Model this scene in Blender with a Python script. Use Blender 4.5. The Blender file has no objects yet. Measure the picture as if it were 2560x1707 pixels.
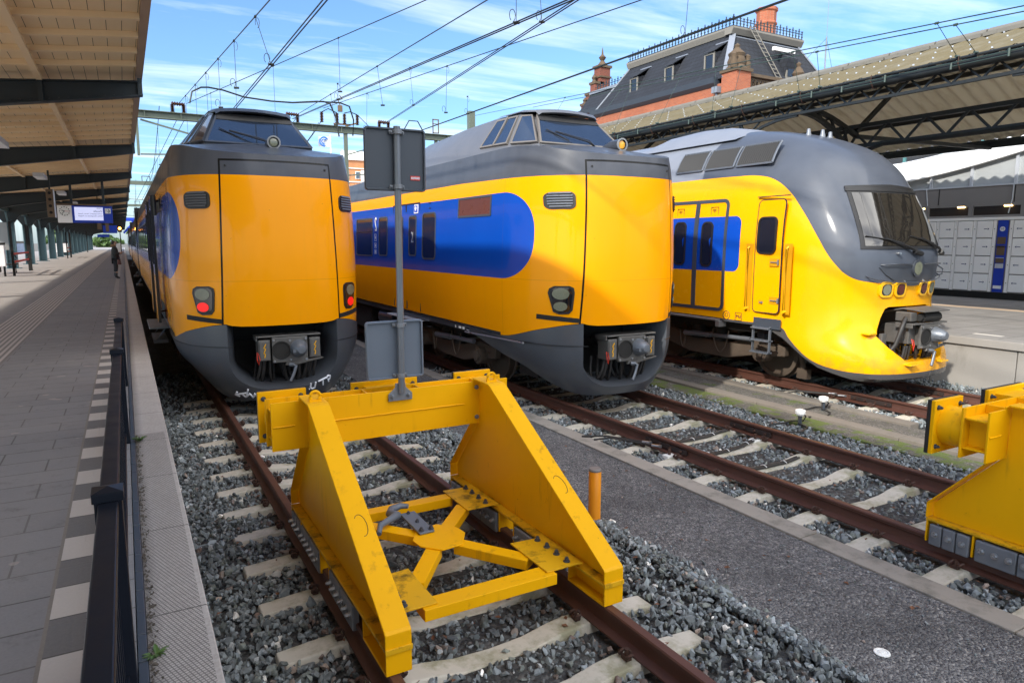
import bpy, bmesh, math, random
import numpy as np
from mathutils import Vector, Matrix, Euler

# ------------------------------------------------------------------ camera, sky, sun, exposure
SC = bpy.context.scene
COL = SC.collection
R = math.radians
EYE = Vector((0.0, 0.0, 2.58))
cam_d = bpy.data.cameras.new("camera")
cam_d.sensor_width = 36.0
cam_d.lens = 24.0
cam_d.clip_start = 0.05
cam_d.clip_end = 3000.0
cam = bpy.data.objects.new("camera", cam_d)
COL.objects.link(cam)
cam.location = EYE
cam.rotation_euler = (R(90 - 8.283), 0.0, R(-29.40))
SC.camera = cam

SUN_AZ, SUN_EL = R(67), R(34)          # direction the light travels (clockwise from +y) and height
travel = Vector((math.sin(SUN_AZ) * math.cos(SUN_EL), math.cos(SUN_AZ) * math.cos(SUN_EL), -math.sin(SUN_EL)))
sun_d = bpy.data.lights.new("sun", 'SUN')
sun_d.energy = 2.0
sun_d.angle = R(1.6)
sun_d.color = (1.0, 0.94, 0.84)
sun = bpy.data.objects.new("sun", sun_d)
COL.objects.link(sun)
sun.rotation_euler = travel.to_track_quat('-Z', 'Y').to_euler()
sun.location = (-20, -8, 30)

world = bpy.data.worlds.new("World")
SC.world = world
world.use_nodes = True
wn, wl = world.node_tree.nodes, world.node_tree.links
wn.clear()
w_out = wn.new("ShaderNodeOutputWorld")
w_bg = wn.new("ShaderNodeBackground")
w_bg.inputs["Strength"].default_value = 0.09
sky = wn.new("ShaderNodeTexSky")
sky.sky_type = 'NISHITA'
sky.sun_disc = False
sky.sun_elevation = SUN_EL
sky.sun_rotation = SUN_AZ + math.pi
sky.air_density = 1.0
sky.dust_density = 1.1
sky.ozone_density = 2.0
# thin high cloud: streaky noise over the sky direction
geo = wn.new("ShaderNodeTexCoord")
sep = wn.new("ShaderNodeSeparateXYZ")
wl.new(geo.outputs["Generated"], sep.inputs[0])
dv = wn.new("ShaderNodeMath"); dv.operation = 'MAXIMUM'; dv.inputs[1].default_value = 0.04
wl.new(sep.outputs["Z"], dv.inputs[0])
px = wn.new("ShaderNodeMath"); px.operation = 'DIVIDE'
py = wn.new("ShaderNodeMath"); py.operation = 'DIVIDE'
wl.new(sep.outputs["X"], px.inputs[0]); wl.new(dv.outputs[0], px.inputs[1])
wl.new(sep.outputs["Y"], py.inputs[0]); wl.new(dv.outputs[0], py.inputs[1])
cmb = wn.new("ShaderNodeCombineXYZ")
wl.new(px.outputs[0], cmb.inputs[0]); wl.new(py.outputs[0], cmb.inputs[1])
mp = wn.new("ShaderNodeMapping")
mp.inputs["Rotation"].default_value = (0, 0, R(20))
mp.inputs["Scale"].default_value = (0.42, 1.25, 1.0)
wl.new(cmb.outputs[0], mp.inputs["Vector"])
nz = wn.new("ShaderNodeTexNoise")
nz.inputs["Scale"].default_value = 1.1
nz.inputs["Detail"].default_value = 9.0
nz.inputs["Roughness"].default_value = 0.62
nz.inputs["Distortion"].default_value = 0.35
wl.new(mp.outputs[0], nz.inputs["Vector"])
cr = wn.new("ShaderNodeMapRange")
cr.inputs["From Min"].default_value = 0.47
cr.inputs["From Max"].default_value = 0.78
cr.inputs["To Max"].default_value = 0.75
wl.new(nz.outputs["Fac"], cr.inputs["Value"])
tint = wn.new("ShaderNodeMix"); tint.data_type = 'RGBA'; tint.blend_type = 'MULTIPLY'
tint.inputs["Factor"].default_value = 1.0
wl.new(sky.outputs[0], tint.inputs["A"])
tint.inputs["B"].default_value = (0.66, 0.86, 1.08, 1)
mx = wn.new("ShaderNodeMix"); mx.data_type = 'RGBA'
wl.new(cr.outputs[0], mx.inputs["Factor"])
wl.new(tint.outputs["Result"], mx.inputs["A"])
# unseen bright broken cloud added overhead and behind the camera as fill light
bank = wn.new("ShaderNodeMapRange")
bank.interpolation_type = 'SMOOTHSTEP'
bank.inputs["From Min"].default_value = 0.10
bank.inputs["From Max"].default_value = -0.45
wl.new(sep.outputs["Y"], bank.inputs["Value"])
nzb = wn.new("ShaderNodeTexNoise")
nzb.inputs["Scale"].default_value = 1.3
nzb.inputs["Detail"].default_value = 7.0
wl.new(cmb.outputs[0], nzb.inputs["Vector"])
lump = wn.new("ShaderNodeMapRange")
lump.inputs["From Min"].default_value = 0.30
lump.inputs["From Max"].default_value = 0.55
wl.new(nzb.outputs["Fac"], lump.inputs["Value"])
hi = wn.new("ShaderNodeMapRange")
hi.interpolation_type = 'SMOOTHSTEP'
hi.inputs["From Min"].default_value = 0.16
hi.inputs["From Max"].default_value = 0.42
wl.new(sep.outputs["Z"], hi.inputs["Value"])
bk0 = wn.new("ShaderNodeMath"); bk0.operation = 'MULTIPLY'
wl.new(bank.outputs[0], bk0.inputs[0]); wl.new(lump.outputs[0], bk0.inputs[1])
bk = wn.new("ShaderNodeMath"); bk.operation = 'MULTIPLY'
wl.new(bk0.outputs[0], bk.inputs[0]); wl.new(hi.outputs[0], bk.inputs[1])
mx.inputs["B"].default_value = (6.2, 6.6, 7.0, 1)
mx2 = wn.new("ShaderNodeMix"); mx2.data_type = 'RGBA'
wl.new(bk.outputs[0], mx2.inputs["Factor"])
wl.new(mx.outputs["Result"], mx2.inputs["A"])
mx2.inputs["B"].default_value = (16.5, 16.3, 16.0, 1)
wl.new(mx2.outputs["Result"], w_bg.inputs["Color"])
wl.new(w_bg.outputs[0], w_out.inputs["Surface"])

SC.view_settings.view_transform = 'Standard'
SC.view_settings.look = 'None'
SC.view_settings.exposure = 1.47
SC.view_settings.gamma = 1.0
SC.render.engine = 'CYCLES'

# ------------------------------------------------------------------ helpers
random.seed(7)
rng = np.random.default_rng(11)


def lerp_tab(tab, x):
    if x <= tab[0][0]:
        return tab[0][1]
    for (a, b), (c, d) in zip(tab, tab[1:]):
        if x <= c:
            t = (x - a) / (c - a)
            return b + (d - b) * t
    return tab[-1][1]


def smooth_tab(tab, x):
    if x <= tab[0][0]:
        return tab[0][1]
    n = len(tab)
    for i in range(n - 1):
        a, b = tab[i]
        c, d = tab[i + 1]
        if x <= c:
            m0 = (d - tab[i - 1][1]) / (c - tab[i - 1][0]) if i > 0 else (d - b) / (c - a)
            m1 = (tab[i + 2][1] - b) / (tab[i + 2][0] - a) if i + 2 < n else (d - b) / (c - a)
            h = c - a
            t = (x - a) / h
            return ((2 * t**3 - 3 * t**2 + 1) * b + (t**3 - 2 * t**2 + t) * h * m0
                    + (-2 * t**3 + 3 * t**2) * d + (t**3 - t**2) * h * m1)
    return tab[-1][1]


def wloc(o):
    v = Vector((0, 0, 0))
    while o is not None:
        v += o.location
        o = o.parent
    return v


class MB:
    def __init__(self):
        self.v, self.f = [], []

    def add(self, vs, fs):
        n = len(self.v)
        self.v.extend([tuple(p) for p in vs])
        self.f.extend([tuple(i + n for i in q) for q in fs])
        return self

    def box(self, x0, x1, y0, y1, z0, z1):
        return self.add([(x0, y0, z0), (x1, y0, z0), (x1, y1, z0), (x0, y1, z0), (x0, y0, z1), (x1, y0, z1), (x1, y1, z1), (x0, y1, z1)],
                        [(0, 3, 2, 1), (4, 5, 6, 7), (0, 1, 5, 4), (1, 2, 6, 5), (2, 3, 7, 6), (3, 0, 4, 7)])

    def bar(self, p0, p1, w, h, up=(0, 0, 1)):
        p0, p1 = Vector(p0), Vector(p1)
        d = (p1 - p0).normalized()
        u = Vector(up)
        s = d.cross(u)
        if s.length < 1e-4:
            s = d.cross(Vector((1, 0, 0)))
        s.normalize()
        u = s.cross(d).normalized()
        vs = []
        for p in (p0, p1):
            for a, b in ((-1, -1), (1, -1), (1, 1), (-1, 1)):
                vs.append(p + s * (a * w / 2) + u * (b * h / 2))
        return self.add(vs, [(0, 3, 2, 1), (4, 5, 6, 7), (0, 1, 5, 4), (1, 2, 6, 5), (2, 3, 7, 6), (3, 0, 4, 7)])

    def loft(self, rings, closed=True, cap=True):
        n = len(rings[0])
        vs = [p for r in rings for p in r]
        fs = []
        m = n if closed else n - 1
        for i in range(len(rings) - 1):
            for j in range(m):
                k = (j + 1) % n
                fs.append((i * n + j, i * n + k, (i + 1) * n + k, (i + 1) * n + j))
        if cap and closed:
            fs.append(tuple(range(n - 1, -1, -1)))
            fs.append(tuple((len(rings) - 1) * n + j for j in range(n)))
        return self.add(vs, fs)

    def tube(self, pts, r, n=8, cap=True):
        pts = [Vector(p) for p in pts]
        rings = []
        up = Vector((0, 0, 1))
        N = len(pts)
        for i, p in enumerate(pts):
            d = (pts[min(i + 1, N - 1)] - pts[max(i - 1, 0)]).normalized()
            s = d.cross(up)
            if s.length < 1e-3:
                s = d.cross(Vector((0, 1, 0)))
            s.normalize()
            u = s.cross(d).normalized()
            rr = r[i] if isinstance(r, (list, tuple)) else r
            rings.append([p + (s * math.cos(2 * math.pi * k / n) + u * math.sin(2 * math.pi * k / n)) * rr for k in range(n)])
        return self.loft(rings, True, cap)

    def cyl(self, p0, p1, r0, r1=None, n=16):
        return self.tube([p0, p1], [r0, r0 if r1 is None else r1], n)

    def prism(self, poly, axis, a, b):
        def P(u, v, t):
            return {'x': (t, u, v), 'y': (u, t, v), 'z': (u, v, t)}[axis]
        return self.loft([[P(u, v, a) for u, v in poly], [P(u, v, b) for u, v in poly]])

    def lathe(self, prof, c, axis='z', n=24):
        c = Vector(c)
        rings = []
        for r, h in prof:
            ring = []
            for k in range(n):
                a = 2 * math.pi * k / n
                ca, sa = r * math.cos(a), r * math.sin(a)
                ring.append(c + Vector({'z': (ca, sa, h), 'y': (ca, h, sa), 'x': (h, ca, sa)}[axis]))
            rings.append(ring)
        return self.loft(rings, True, True)

    def grid(self, rows, close=False):
        return self.loft(rows, close, False)

    def build(self, name, mat, parent=None, smooth=None, bevel=0.0, merge=False, recalc=True, seg=2):
        me = bpy.data.meshes.new(name)
        off = wloc(parent) if parent is not None else Vector((0, 0, 0))
        me.from_pydata([(p[0] - off.x, p[1] - off.y, p[2] - off.z) for p in self.v], [], self.f)
        if merge or recalc:
            bm = bmesh.new(); bm.from_mesh(me)
            if merge:
                bmesh.ops.remove_doubles(bm, verts=bm.verts, dist=1e-4)
            if recalc:
                bmesh.ops.recalc_face_normals(bm, faces=bm.faces)
            bm.to_mesh(me); bm.free()
        for m in (mat if isinstance(mat, (list, tuple)) else [mat]):
            me.materials.append(m)
        if smooth is not None:
            me.polygons.foreach_set("use_smooth", [True] * len(me.polygons))
            me.set_sharp_from_angle(angle=R(smooth))
        o = bpy.data.objects.new(name, me)
        COL.objects.link(o)
        if parent is not None:
            o.parent = parent
        if bevel:
            b = o.modifiers.new("bevel", 'BEVEL')
            b.width = bevel; b.segments = seg; b.limit_method = 'ANGLE'; b.angle_limit = R(40)
            b.harden_normals = False
        return o


def tag(o, label, cat=None, group=None, kind=None):
    if label: o["label"] = label
    if cat: o["category"] = cat
    if group: o["group"] = group
    if kind: o["kind"] = kind
    return o


def thing(name, label, cat, loc=(0, 0, 0), group=None):
    o = bpy.data.objects.new(name, None)
    COL.objects.link(o)
    o.location = loc
    o.empty_display_size = 0.2
    return tag(o, label, cat, group)


def copy_tree(o, parent=None):
    c = o.copy()
    COL.objects.link(c)
    c.parent = parent
    for ch in list(o.children):
        copy_tree(ch, c)
    return c


def cut(obj, cutter_mb):
    """carve a shape out of obj once and keep the resulting mesh"""
    c = cutter_mb.build("cutter", obj.data.materials[0])
    c.location = -wloc(obj.parent) if obj.parent is not None else (0, 0, 0)
    c.parent = obj.parent
    bpy.context.view_layer.update()
    m = obj.modifiers.new("cut", 'BOOLEAN')
    m.operation = 'DIFFERENCE'; m.solver = 'EXACT'; m.object = c
    dg = bpy.context.evaluated_depsgraph_get()
    new = bpy.data.meshes.new_from_object(obj.evaluated_get(dg))
    obj.modifiers.remove(m)
    obj.data = new
    bpy.data.objects.remove(c)
    new.set_sharp_from_angle(angle=R(38))
    return obj


def rrect(u0, u1, v0, v1, r, n=5):
    pts = []
    for cx, cy, a0 in ((u1 - r, v0 + r, -90), (u1 - r, v1 - r, 0), (u0 + r, v1 - r, 90), (u0 + r, v0 + r, 180)):
        for k in range(n + 1):
            a = R(a0 + 90 * k / n)
            pts.append((cx + r * math.cos(a), cy + r * math.sin(a)))
    return pts


def patch(mb, outline, surf, off, th=0.02, rings=4):
    """a thin raised plate that follows surf(u, v, offset)"""
    # densify
    dense = []
    for (a, b), (c, d) in zip(outline, outline[1:] + outline[:1]):
        k = max(1, int(math.hypot(c - a, d - b) / 0.08))
        dense += [(a + (c - a) * i / k, b + (d - b) * i / k) for i in range(k)]
    cu = sum(p[0] for p in dense) / len(dense)
    cv = sum(p[1] for p in dense) / len(dense)
    rows = [[surf(u, v, off - th) for u, v in dense]]
    for k in range(rings):
        s = 1 - k / rings
        rows.append([surf(cu + (u - cu) * s, cv + (v - cv) * s, off) for u, v in dense])
    n = len(dense)
    base = len(mb.v)
    mb.loft(rows, True, False)
    mb.v.append(tuple(surf(cu, cv, off)))
    last = base + rings * n
    for j in range(n):
        mb.f.append((last + j, last + (j + 1) % n, base + (rings + 1) * n))
    return mb


def text(name, body, size, mat, loc, rot, parent=None, mirror=False, ext=0.002, align='CENTER', label=None, sx=1.0):
    cu = bpy.data.curves.new(name, 'FONT')
    cu.body = body; cu.size = size; cu.extrude = ext
    cu.align_x = align; cu.align_y = 'CENTER'
    cu.materials.append(mat)
    o = bpy.data.objects.new(name, cu)
    COL.objects.link(o)
    o.rotation_euler = rot
    o.scale = ((-1 if mirror else 1) * sx, 1, 1)
    p = Vector(loc)
    if parent is not None:
        o.parent = parent
        p = p - wloc(parent)
    o.location = p
    bpy.context.view_layer.update()
    me = bpy.data.meshes.new_from_object(o.evaluated_get(bpy.context.evaluated_depsgraph_get()))
    n = bpy.data.objects.new(name, me)
    COL.objects.link(n)
    n.parent = parent; n.location = p; n.rotation_euler = rot; n.scale = o.scale
    bpy.data.objects.remove(o); bpy.data.curves.remove(cu)
    n.name = name
    return n


# ------------------------------------------------------------------ materials
def new_mat(name):
    m = bpy.data.materials.new(name)
    m.use_nodes = True
    nt = m.node_tree
    b = nt.nodes["Principled BSDF"]
    return m, nt, nt.nodes, nt.links, b


def NM(nt, op, a, b=None, c=None, clamp=False):
    n = nt.nodes.new("ShaderNodeMath")
    n.operation = op
    n.use_clamp = clamp
    for i, s in enumerate((a, b, c)):
        if s is None: continue
        if isinstance(s, (int, float)): n.inputs[i].default_value = s
        else: nt.links.new(s, n.inputs[i])
    return n.outputs[0]


def MIX(nt, f, a, b):
    n = nt.nodes.new("ShaderNodeMix")
    n.data_type = 'RGBA'
    for key, s in (("Factor", f), ("A", a), ("B", b)):
        if isinstance(s, (int, float)): n.inputs[key].default_value = s
        elif isinstance(s, tuple): n.inputs[key].default_value = (*s[:3], 1)
        else: nt.links.new(s, n.inputs[key])
    return n.outputs["Result"]


def NOISE(nt, scale, detail=4, rough=0.55, vec=None, stretch=None, dist=0.0):
    n = nt.nodes.new("ShaderNodeTexNoise")
    n.inputs["Scale"].default_value = scale
    n.inputs["Detail"].default_value = detail
    n.inputs["Roughness"].default_value = rough
    n.inputs["Distortion"].default_value = dist
    if vec is None:
        vec = COORD(nt)
    if stretch:
        mpn = nt.nodes.new("ShaderNodeMapping")
        mpn.inputs["Scale"].default_value = stretch
        nt.links.new(vec, mpn.inputs["Vector"])
        vec = mpn.outputs[0]
    nt.links.new(vec, n.inputs["Vector"])
    return n.outputs["Fac"]


def COORD(nt, which="Object"):
    return nt.nodes.new("ShaderNodeTexCoord").outputs[which]


def WPOS(nt):
    return nt.nodes.new("ShaderNodeNewGeometry").outputs["Position"]


def XYZ(nt, vec):
    s = nt.nodes.new("ShaderNodeSeparateXYZ")
    nt.links.new(vec, s.inputs[0])
    return s.outputs[0], s.outputs[1], s.outputs[2]


def RANGE(nt, v, a, b, c=0.0, d=1.0):
    n = nt.nodes.new("ShaderNodeMapRange")
    nt.links.new(v, n.inputs["Value"])
    for k, x in zip(("From Min", "From Max", "To Min", "To Max"), (a, b, c, d)):
        n.inputs[k].default_value = x
    return n.outputs[0]


def BUMP(nt, b, h, strength=0.3, dist=0.02):
    n = nt.nodes.new("ShaderNodeBump")
    n.inputs["Strength"].default_value = strength
    n.inputs["Distance"].default_value = dist
    nt.links.new(h, n.inputs["Height"])
    nt.links.new(n.outputs[0], b.inputs["Normal"])


def simple(name, col, rough=0.5, metal=0.0, var=0.12, scale=6.0, bump=0.0, bscale=60.0, coat=0.0, dirt=None, dirt_amt=0.5, dirt_scale=3.0,
           dirt_lo=0.56, spec=None, stretch=None, chip=None):
    m, nt, N, L, b = new_mat(name)
    f = NOISE(nt, scale, 5, 0.6, stretch=stretch)
    lo = tuple(c * (1 - var) for c in col)
    hi = tuple(min(1, c * (1 + var)) for c in col)
    c = MIX(nt, f, lo, hi)
    if dirt:
        d = RANGE(nt, NOISE(nt, dirt_scale, 8, 0.7, stretch=stretch), dirt_lo, dirt_lo + 0.16, 0, dirt_amt)
        c = MIX(nt, d, c, dirt)
    if chip:
        c = MIX(nt, RANGE(nt, NOISE(nt, chip[1], 3, 0.7), chip[2], chip[2] + 0.012, 0, 0.85), c, chip[0])
        run = NM(nt, 'MULTIPLY', RANGE(nt, NOISE(nt, 14, 4, 0.6, stretch=(1, 1, 0.12)), 0.58, 0.72, 0, 0.4), RANGE(nt, NOISE(nt, 2.2, 3), 0.45, 0.6))
        c = MIX(nt, run, c, (0.16, 0.085, 0.02))
    L.new(c, b.inputs["Base Color"])
    b.inputs["Metallic"].default_value = metal
    L.new(RANGE(nt, f, 0.3, 0.7, max(0.02, rough - 0.06), min(1, rough + 0.06)), b.inputs["Roughness"])
    if coat: b.inputs["Coat Weight"].default_value = coat
    if spec is not None: b.inputs["Specular IOR Level"].default_value = spec
    if bump: BUMP(nt, b, NOISE(nt, bscale, 4, 0.6), bump, 0.01)
    return m


def emit(name, col, strength, base=(0.1, 0.1, 0.1)):
    m, nt, N, L, b = new_mat(name)
    b.inputs["Base Color"].default_value = (*base, 1)
    b.inputs["Emission Color"].default_value = (*col, 1)
    b.inputs["Emission Strength"].default_value = strength
    return m


def glass(name, col, ior):
    m, nt, N, L, b = new_mat(name)
    L.new(MIX(nt, NOISE(nt, 2.0, 4), tuple(c * 0.6 for c in col), tuple(c * 1.5 for c in col)), b.inputs["Base Color"])
    b.inputs["Roughness"].default_value = 0.05
    b.inputs["IOR"].default_value = ior
    return m


M = {}
M['yellow'] = simple('buffer_yellow_paint', (0.80, 0.40, 0.002), 0.42, var=0.07, scale=2.5, bump=0.04, bscale=25, spec=0.14,
                     dirt=(0.05, 0.035, 0.012), dirt_amt=0.5, dirt_scale=9, dirt_lo=0.63, chip=((0.045, 0.03, 0.02), 38, 0.735))
M['yellow_dirty'] = simple('buffer_grimy_yellow', (0.66, 0.36, 0.006), 0.5, var=0.1, scale=3, bump=0.06, bscale=25, spec=0.3,
                           dirt=(0.035, 0.032, 0.008), dirt_amt=0.8, dirt_scale=6.5, dirt_lo=0.50)
M['orange'] = simple('orange_plastic', (0.72, 0.26, 0.01), 0.4, var=0.05)
M['train_yellow'] = simple('train_yellow_paint', (0.80, 0.42, 0.003), 0.25, var=0.03, coat=0.5)
M['charcoal'] = simple('charcoal_paint', (0.045, 0.052, 0.066), 0.34, var=0.12, scale=3, coat=0.25, bump=0.02, bscale=30)
M['skirt'] = simple('skirt_grey_paint', (0.060, 0.067, 0.080), 0.36, var=0.2, scale=2.2, coat=0.25, dirt=(0.085, 0.075, 0.06), dirt_amt=0.45, dirt_scale=2.5)
M['roof_grey'] = simple('train_roof_grey', (0.20, 0.215, 0.25), 0.42, var=0.1, scale=2, dirt=(0.11, 0.105, 0.10), dirt_amt=0.4)
M['black'] = simple('black_rubber', (0.012, 0.012, 0.013), 0.5, var=0.2)
M['black_gloss'] = simple('black_gloss_paint', (0.008, 0.010, 0.016), 0.34, var=0.1, spec=0.16, bump=0.015, bscale=40)
M['void'] = simple('underframe_black', (0.012, 0.011, 0.010), 0.8)
M['coupler'] = simple('coupler_steel', (0.115, 0.110, 0.104), 0.5, metal=0.3, var=0.3, scale=9, bump=0.2, bscale=60, dirt=(0.05, 0.035, 0.022), dirt_amt=0.6)
M['steel'] = simple('bare_steel', (0.42, 0.43, 0.45), 0.3, metal=0.85, var=0.15)
M['galv'] = simple('galvanised_grey', (0.185, 0.20, 0.225), 0.42, metal=0.2, var=0.14, scale=4, dirt=(0.08, 0.08, 0.08), dirt_amt=0.35)
M['pole'] = simple('galvanised_pole', (0.15, 0.165, 0.19), 0.38, metal=0.35, var=0.2, scale=10, stretch=(4, 4, 0.6))
M['sign_back'] = simple('sign_back_grey', (0.045, 0.055, 0.072), 0.42, var=0.1, scale=3)
M['sign_back_light'] = simple('sign_back_pale_grey', (0.115, 0.14, 0.18), 0.42, var=0.08, scale=3)
M['bogie'] = simple('bogie_dust', (0.075, 0.055, 0.040), 0.8, var=0.3, scale=6, bump=0.2, bscale=30)
M['hose'] = simple('hose_rubber', (0.022, 0.020, 0.019), 0.55, var=0.3)
M['white'] = simple('white_enamel', (0.78, 0.78, 0.76), 0.4, var=0.04)
M['white_paint'] = simple('white_spray_paint', (0.75, 0.78, 0.85), 0.5, var=0.03)
M['blue'] = simple('sign_blue', (0.010, 0.045, 0.42), 0.35, var=0.05)
M['ink'] = simple('black_print', (0.012, 0.012, 0.02), 0.6, var=0.02)
M['navy_ink'] = simple('navy_print', (0.012, 0.02, 0.12), 0.6, var=0.02)
M['red'] = simple('red_paint', (0.60, 0.035, 0.012), 0.45, var=0.06)
M['teal'] = simple('teal_column_paint', (0.060, 0.115, 0.135), 0.48, var=0.15, scale=3, bump=0.03)
M['beam'] = simple('dark_beam_paint', (0.020, 0.030, 0.036), 0.5, var=0.2, scale=4)
M['truss'] = simple('canopy_iron_paint', (0.014, 0.016, 0.016), 0.5, var=0.25, scale=5)
M['concrete'] = simple('cast_concrete', (0.28, 0.265, 0.245), 0.85, var=0.12, scale=2.2, bump=0.15, bscale=35, dirt=(0.17, 0.16, 0.14), dirt_amt=0.55, dirt_scale=1.6, stretch=(1, 1, 0.35))
M['mast'] = simple('mast_green_paint', (0.105, 0.125, 0.095), 0.55, var=0.15)
M['porcelain'] = simple('brown_insulator', (0.055, 0.022, 0.014), 0.25, var=0.15)
M['wire'] = simple('copper_wire', (0.028, 0.034, 0.032), 0.5, metal=0.4, var=0.2)
M['wire_green'] = simple('green_wire', (0.035, 0.058, 0.048), 0.5, var=0.2)
M['brown_print'] = simple('destination_brown', (0.095, 0.032, 0.024), 0.3, var=0.05)
M['steel_grey'] = simple('panel_grey', (0.155, 0.150, 0.148), 0.5, var=0.06)
M['frost'] = simple('frosted_glazing', (0.36, 0.38, 0.39), 0.22, var=0.16, scale=1.2, stretch=(1, 0.5, 2.2))
M['alu'] = simple('aluminium_trim', (0.62, 0.65, 0.70), 0.35, metal=0.4, var=0.05)
M['locker'] = simple('locker_white', (0.92, 0.90, 0.885), 0.45, var=0.03)
M['locker_trim'] = simple('locker_grey', (0.26, 0.24, 0.23), 0.5, var=0.06)
M['wood'] = simple('brown_board', (0.13, 0.085, 0.05), 0.6, var=0.2)
M['slate'] = None
M['glass_dark'] = glass('dark_window_glass', (0.012, 0.012, 0.014), 1.75)
M['glass_front'] = glass('windscreen_glass', (0.016, 0.014, 0.012), 1.9)
M['glass_cab'] = glass('cab_window_glass', (0.02, 0.028, 0.045), 2.6)
M['lens_red'] = emit('lit_red_lamp', (1.0, 0.012, 0.008), 0.30, (0.35, 0.01, 0.01))
M['lens_clear'] = simple('headlamp_glass', (0.16, 0.17, 0.12), 0.12, var=0.35, scale=60, spec=0.8)
M['lens_darkred'] = simple('unlit_red_lens', (0.085, 0.02, 0.018), 0.15, var=0.25, scale=40)
M['amber'] = simple('amber_lens', (0.75, 0.36, 0.04), 0.2, var=0.2, scale=20)
M['leaf'] = simple('weed_leaf', (0.07, 0.13, 0.03), 0.6, var=0.3)
M['skin'] = simple('skin', (0.45, 0.27, 0.19), 0.5, var=0.05)
M['coat'] = simple('charcoal_coat', (0.035, 0.036, 0.034), 0.8, var=0.2, scale=20)
M['jeans'] = simple('black_trousers', (0.016, 0.016, 0.02), 0.8, var=0.2)
M['hair'] = simple('dark_hair', (0.025, 0.013, 0.008), 0.55, var=0.3)
M['fur'] = simple('brown_fur_trim', (0.20, 0.115, 0.055), 0.9, var=0.4, scale=60)


def mat_brick(name, c1, c2, mortar, sx, sz, axis='x'):
    m, nt, N, L, b = new_mat(name)
    x, y, z = XYZ(nt, COORD(nt))
    cb = N.new("ShaderNodeCombineXYZ")
    h = NM(nt, 'ADD', x, y)
    L.new(h, cb.inputs[0]); L.new(z, cb.inputs[1])
    br = N.new("ShaderNodeTexBrick")
    L.new(cb.outputs[0], br.inputs["Vector"])
    br.inputs["Color1"].default_value = (*c1, 1); br.inputs["Color2"].default_value = (*c2, 1); br.inputs["Mortar"].default_value = (*mortar, 1)
    br.inputs["Scale"].default_value = 1.0
    br.inputs["Brick Width"].default_value = sx
    br.inputs["Row Height"].default_value = sz
    br.inputs["Mortar Size"].default_value = sz * 0.09
    c = MIX(nt, RANGE(nt, NOISE(nt, 0.8, 6), 0.4, 0.75, 0, 0.35), br.outputs["Color"], tuple(v * 0.5 for v in c1))
    L.new(c, b.inputs["Base Color"])
    b.inputs["Roughness"].default_value = 0.85
    BUMP(nt, b, br.outputs["Fac"], -0.3, 0.02)
    return m


M['brick'] = mat_brick('orange_red_brick', (0.40, 0.105, 0.042), (0.31, 0.075, 0.034), (0.28, 0.20, 0.14), 0.26, 0.085)
M['brick_dark'] = mat_brick('dark_red_brick', (0.22, 0.055, 0.03), (0.155, 0.042, 0.026), (0.14, 0.10, 0.075), 0.26, 0.085)
M['brick_far'] = mat_brick('far_orange_brick', (0.56, 0.23, 0.09), (0.50, 0.20, 0.08), (0.5, 0.33, 0.2), 0.6, 0.2)
M['slate'] = mat_brick('slate_tiles', (0.021, 0.025, 0.035), (0.014, 0.017, 0.025), (0.007, 0.008, 0.011), 0.42, 0.30)
M['sandstone'] = simple('weathered_sandstone', (0.095, 0.064, 0.038), 0.85, var=0.35, scale=3, bump=0.3, bscale=12)
M['lead'] = simple('lead_flashing', (0.19, 0.21, 0.25), 0.5, var=0.15)
M['cornice'] = simple('cornice_stone', (0.20, 0.185, 0.16), 0.7, var=0.15)
M['rail'] = simple('rusty_rail', (0.085, 0.034, 0.023), 0.55, var=0.25, scale=5, bump=0.15, bscale=60, dirt=(0.13, 0.05, 0.025), dirt_amt=0.4, dirt_scale=9)
M['rail_top'] = M['rail']
M['clip'] = simple('rusty_clip', (0.060, 0.027, 0.018), 0.65, var=0.3)
M['fish'] = simple('fishplate_steel', (0.040, 0.028, 0.025), 0.55, var=0.3, metal=0.2)
M['sleeper'] = simple('concrete_sleeper', (0.50, 0.465, 0.40), 0.85, var=0.14, scale=3, bump=0.12, bscale=60, dirt=(0.155, 0.155, 0.065), dirt_amt=0.7, dirt_scale=2.8, dirt_lo=0.48)
M['kerb'] = simple('kerb_concrete', (0.27, 0.245, 0.215), 0.9, var=0.2, scale=1.6, bump=0.2, bscale=50, dirt=(0.12, 0.115, 0.095), dirt_amt=0.7, dirt_scale=4, dirt_lo=0.5)


def mat_gravel(name, c1, c2, c3, scale, rough=0.9, bump=0.8, moss=None):
    m, nt, N, L, b = new_mat(name)
    pos = WPOS(nt)
    vo = N.new("ShaderNodeTexVoronoi")
    vo.inputs["Scale"].default_value = scale
    L.new(pos, vo.inputs["Vector"])
    sc = N.new("ShaderNodeSeparateColor")
    L.new(vo.outputs["Color"], sc.inputs[0])
    c = MIX(nt, sc.outputs[0], c1, c2)
    c = MIX(nt, RANGE(nt, sc.outputs[1], 0.90, 0.94, 0, 0.7), c, c3)
    big = NOISE(nt, 1.1, 6, 0.65, vec=pos)
    c = MIX(nt, RANGE(nt, big, 0.42, 0.66, 0, 0.6), c, tuple(v * 0.6 for v in c1))
    c = MIX(nt, RANGE(nt, NOISE(nt, scale * 0.28, 5, 0.75, vec=pos), 0.42, 0.62, 0, 0.55), c, tuple(v * 0.55 for v in c1))
    if moss:
        ms = NOISE(nt, 2.3, 7, 0.7, vec=pos)
        c = MIX(nt, RANGE(nt, ms, moss[1], moss[1] + 0.07, 0, 0.85), c, moss[0])
    L.new(c, b.inputs["Base Color"])
    b.inputs["Roughness"].default_value = rough
    BUMP(nt, b, NM(nt, 'MULTIPLY', vo.outputs["Distance"], -1.0), bump, 0.02)
    return m


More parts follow.
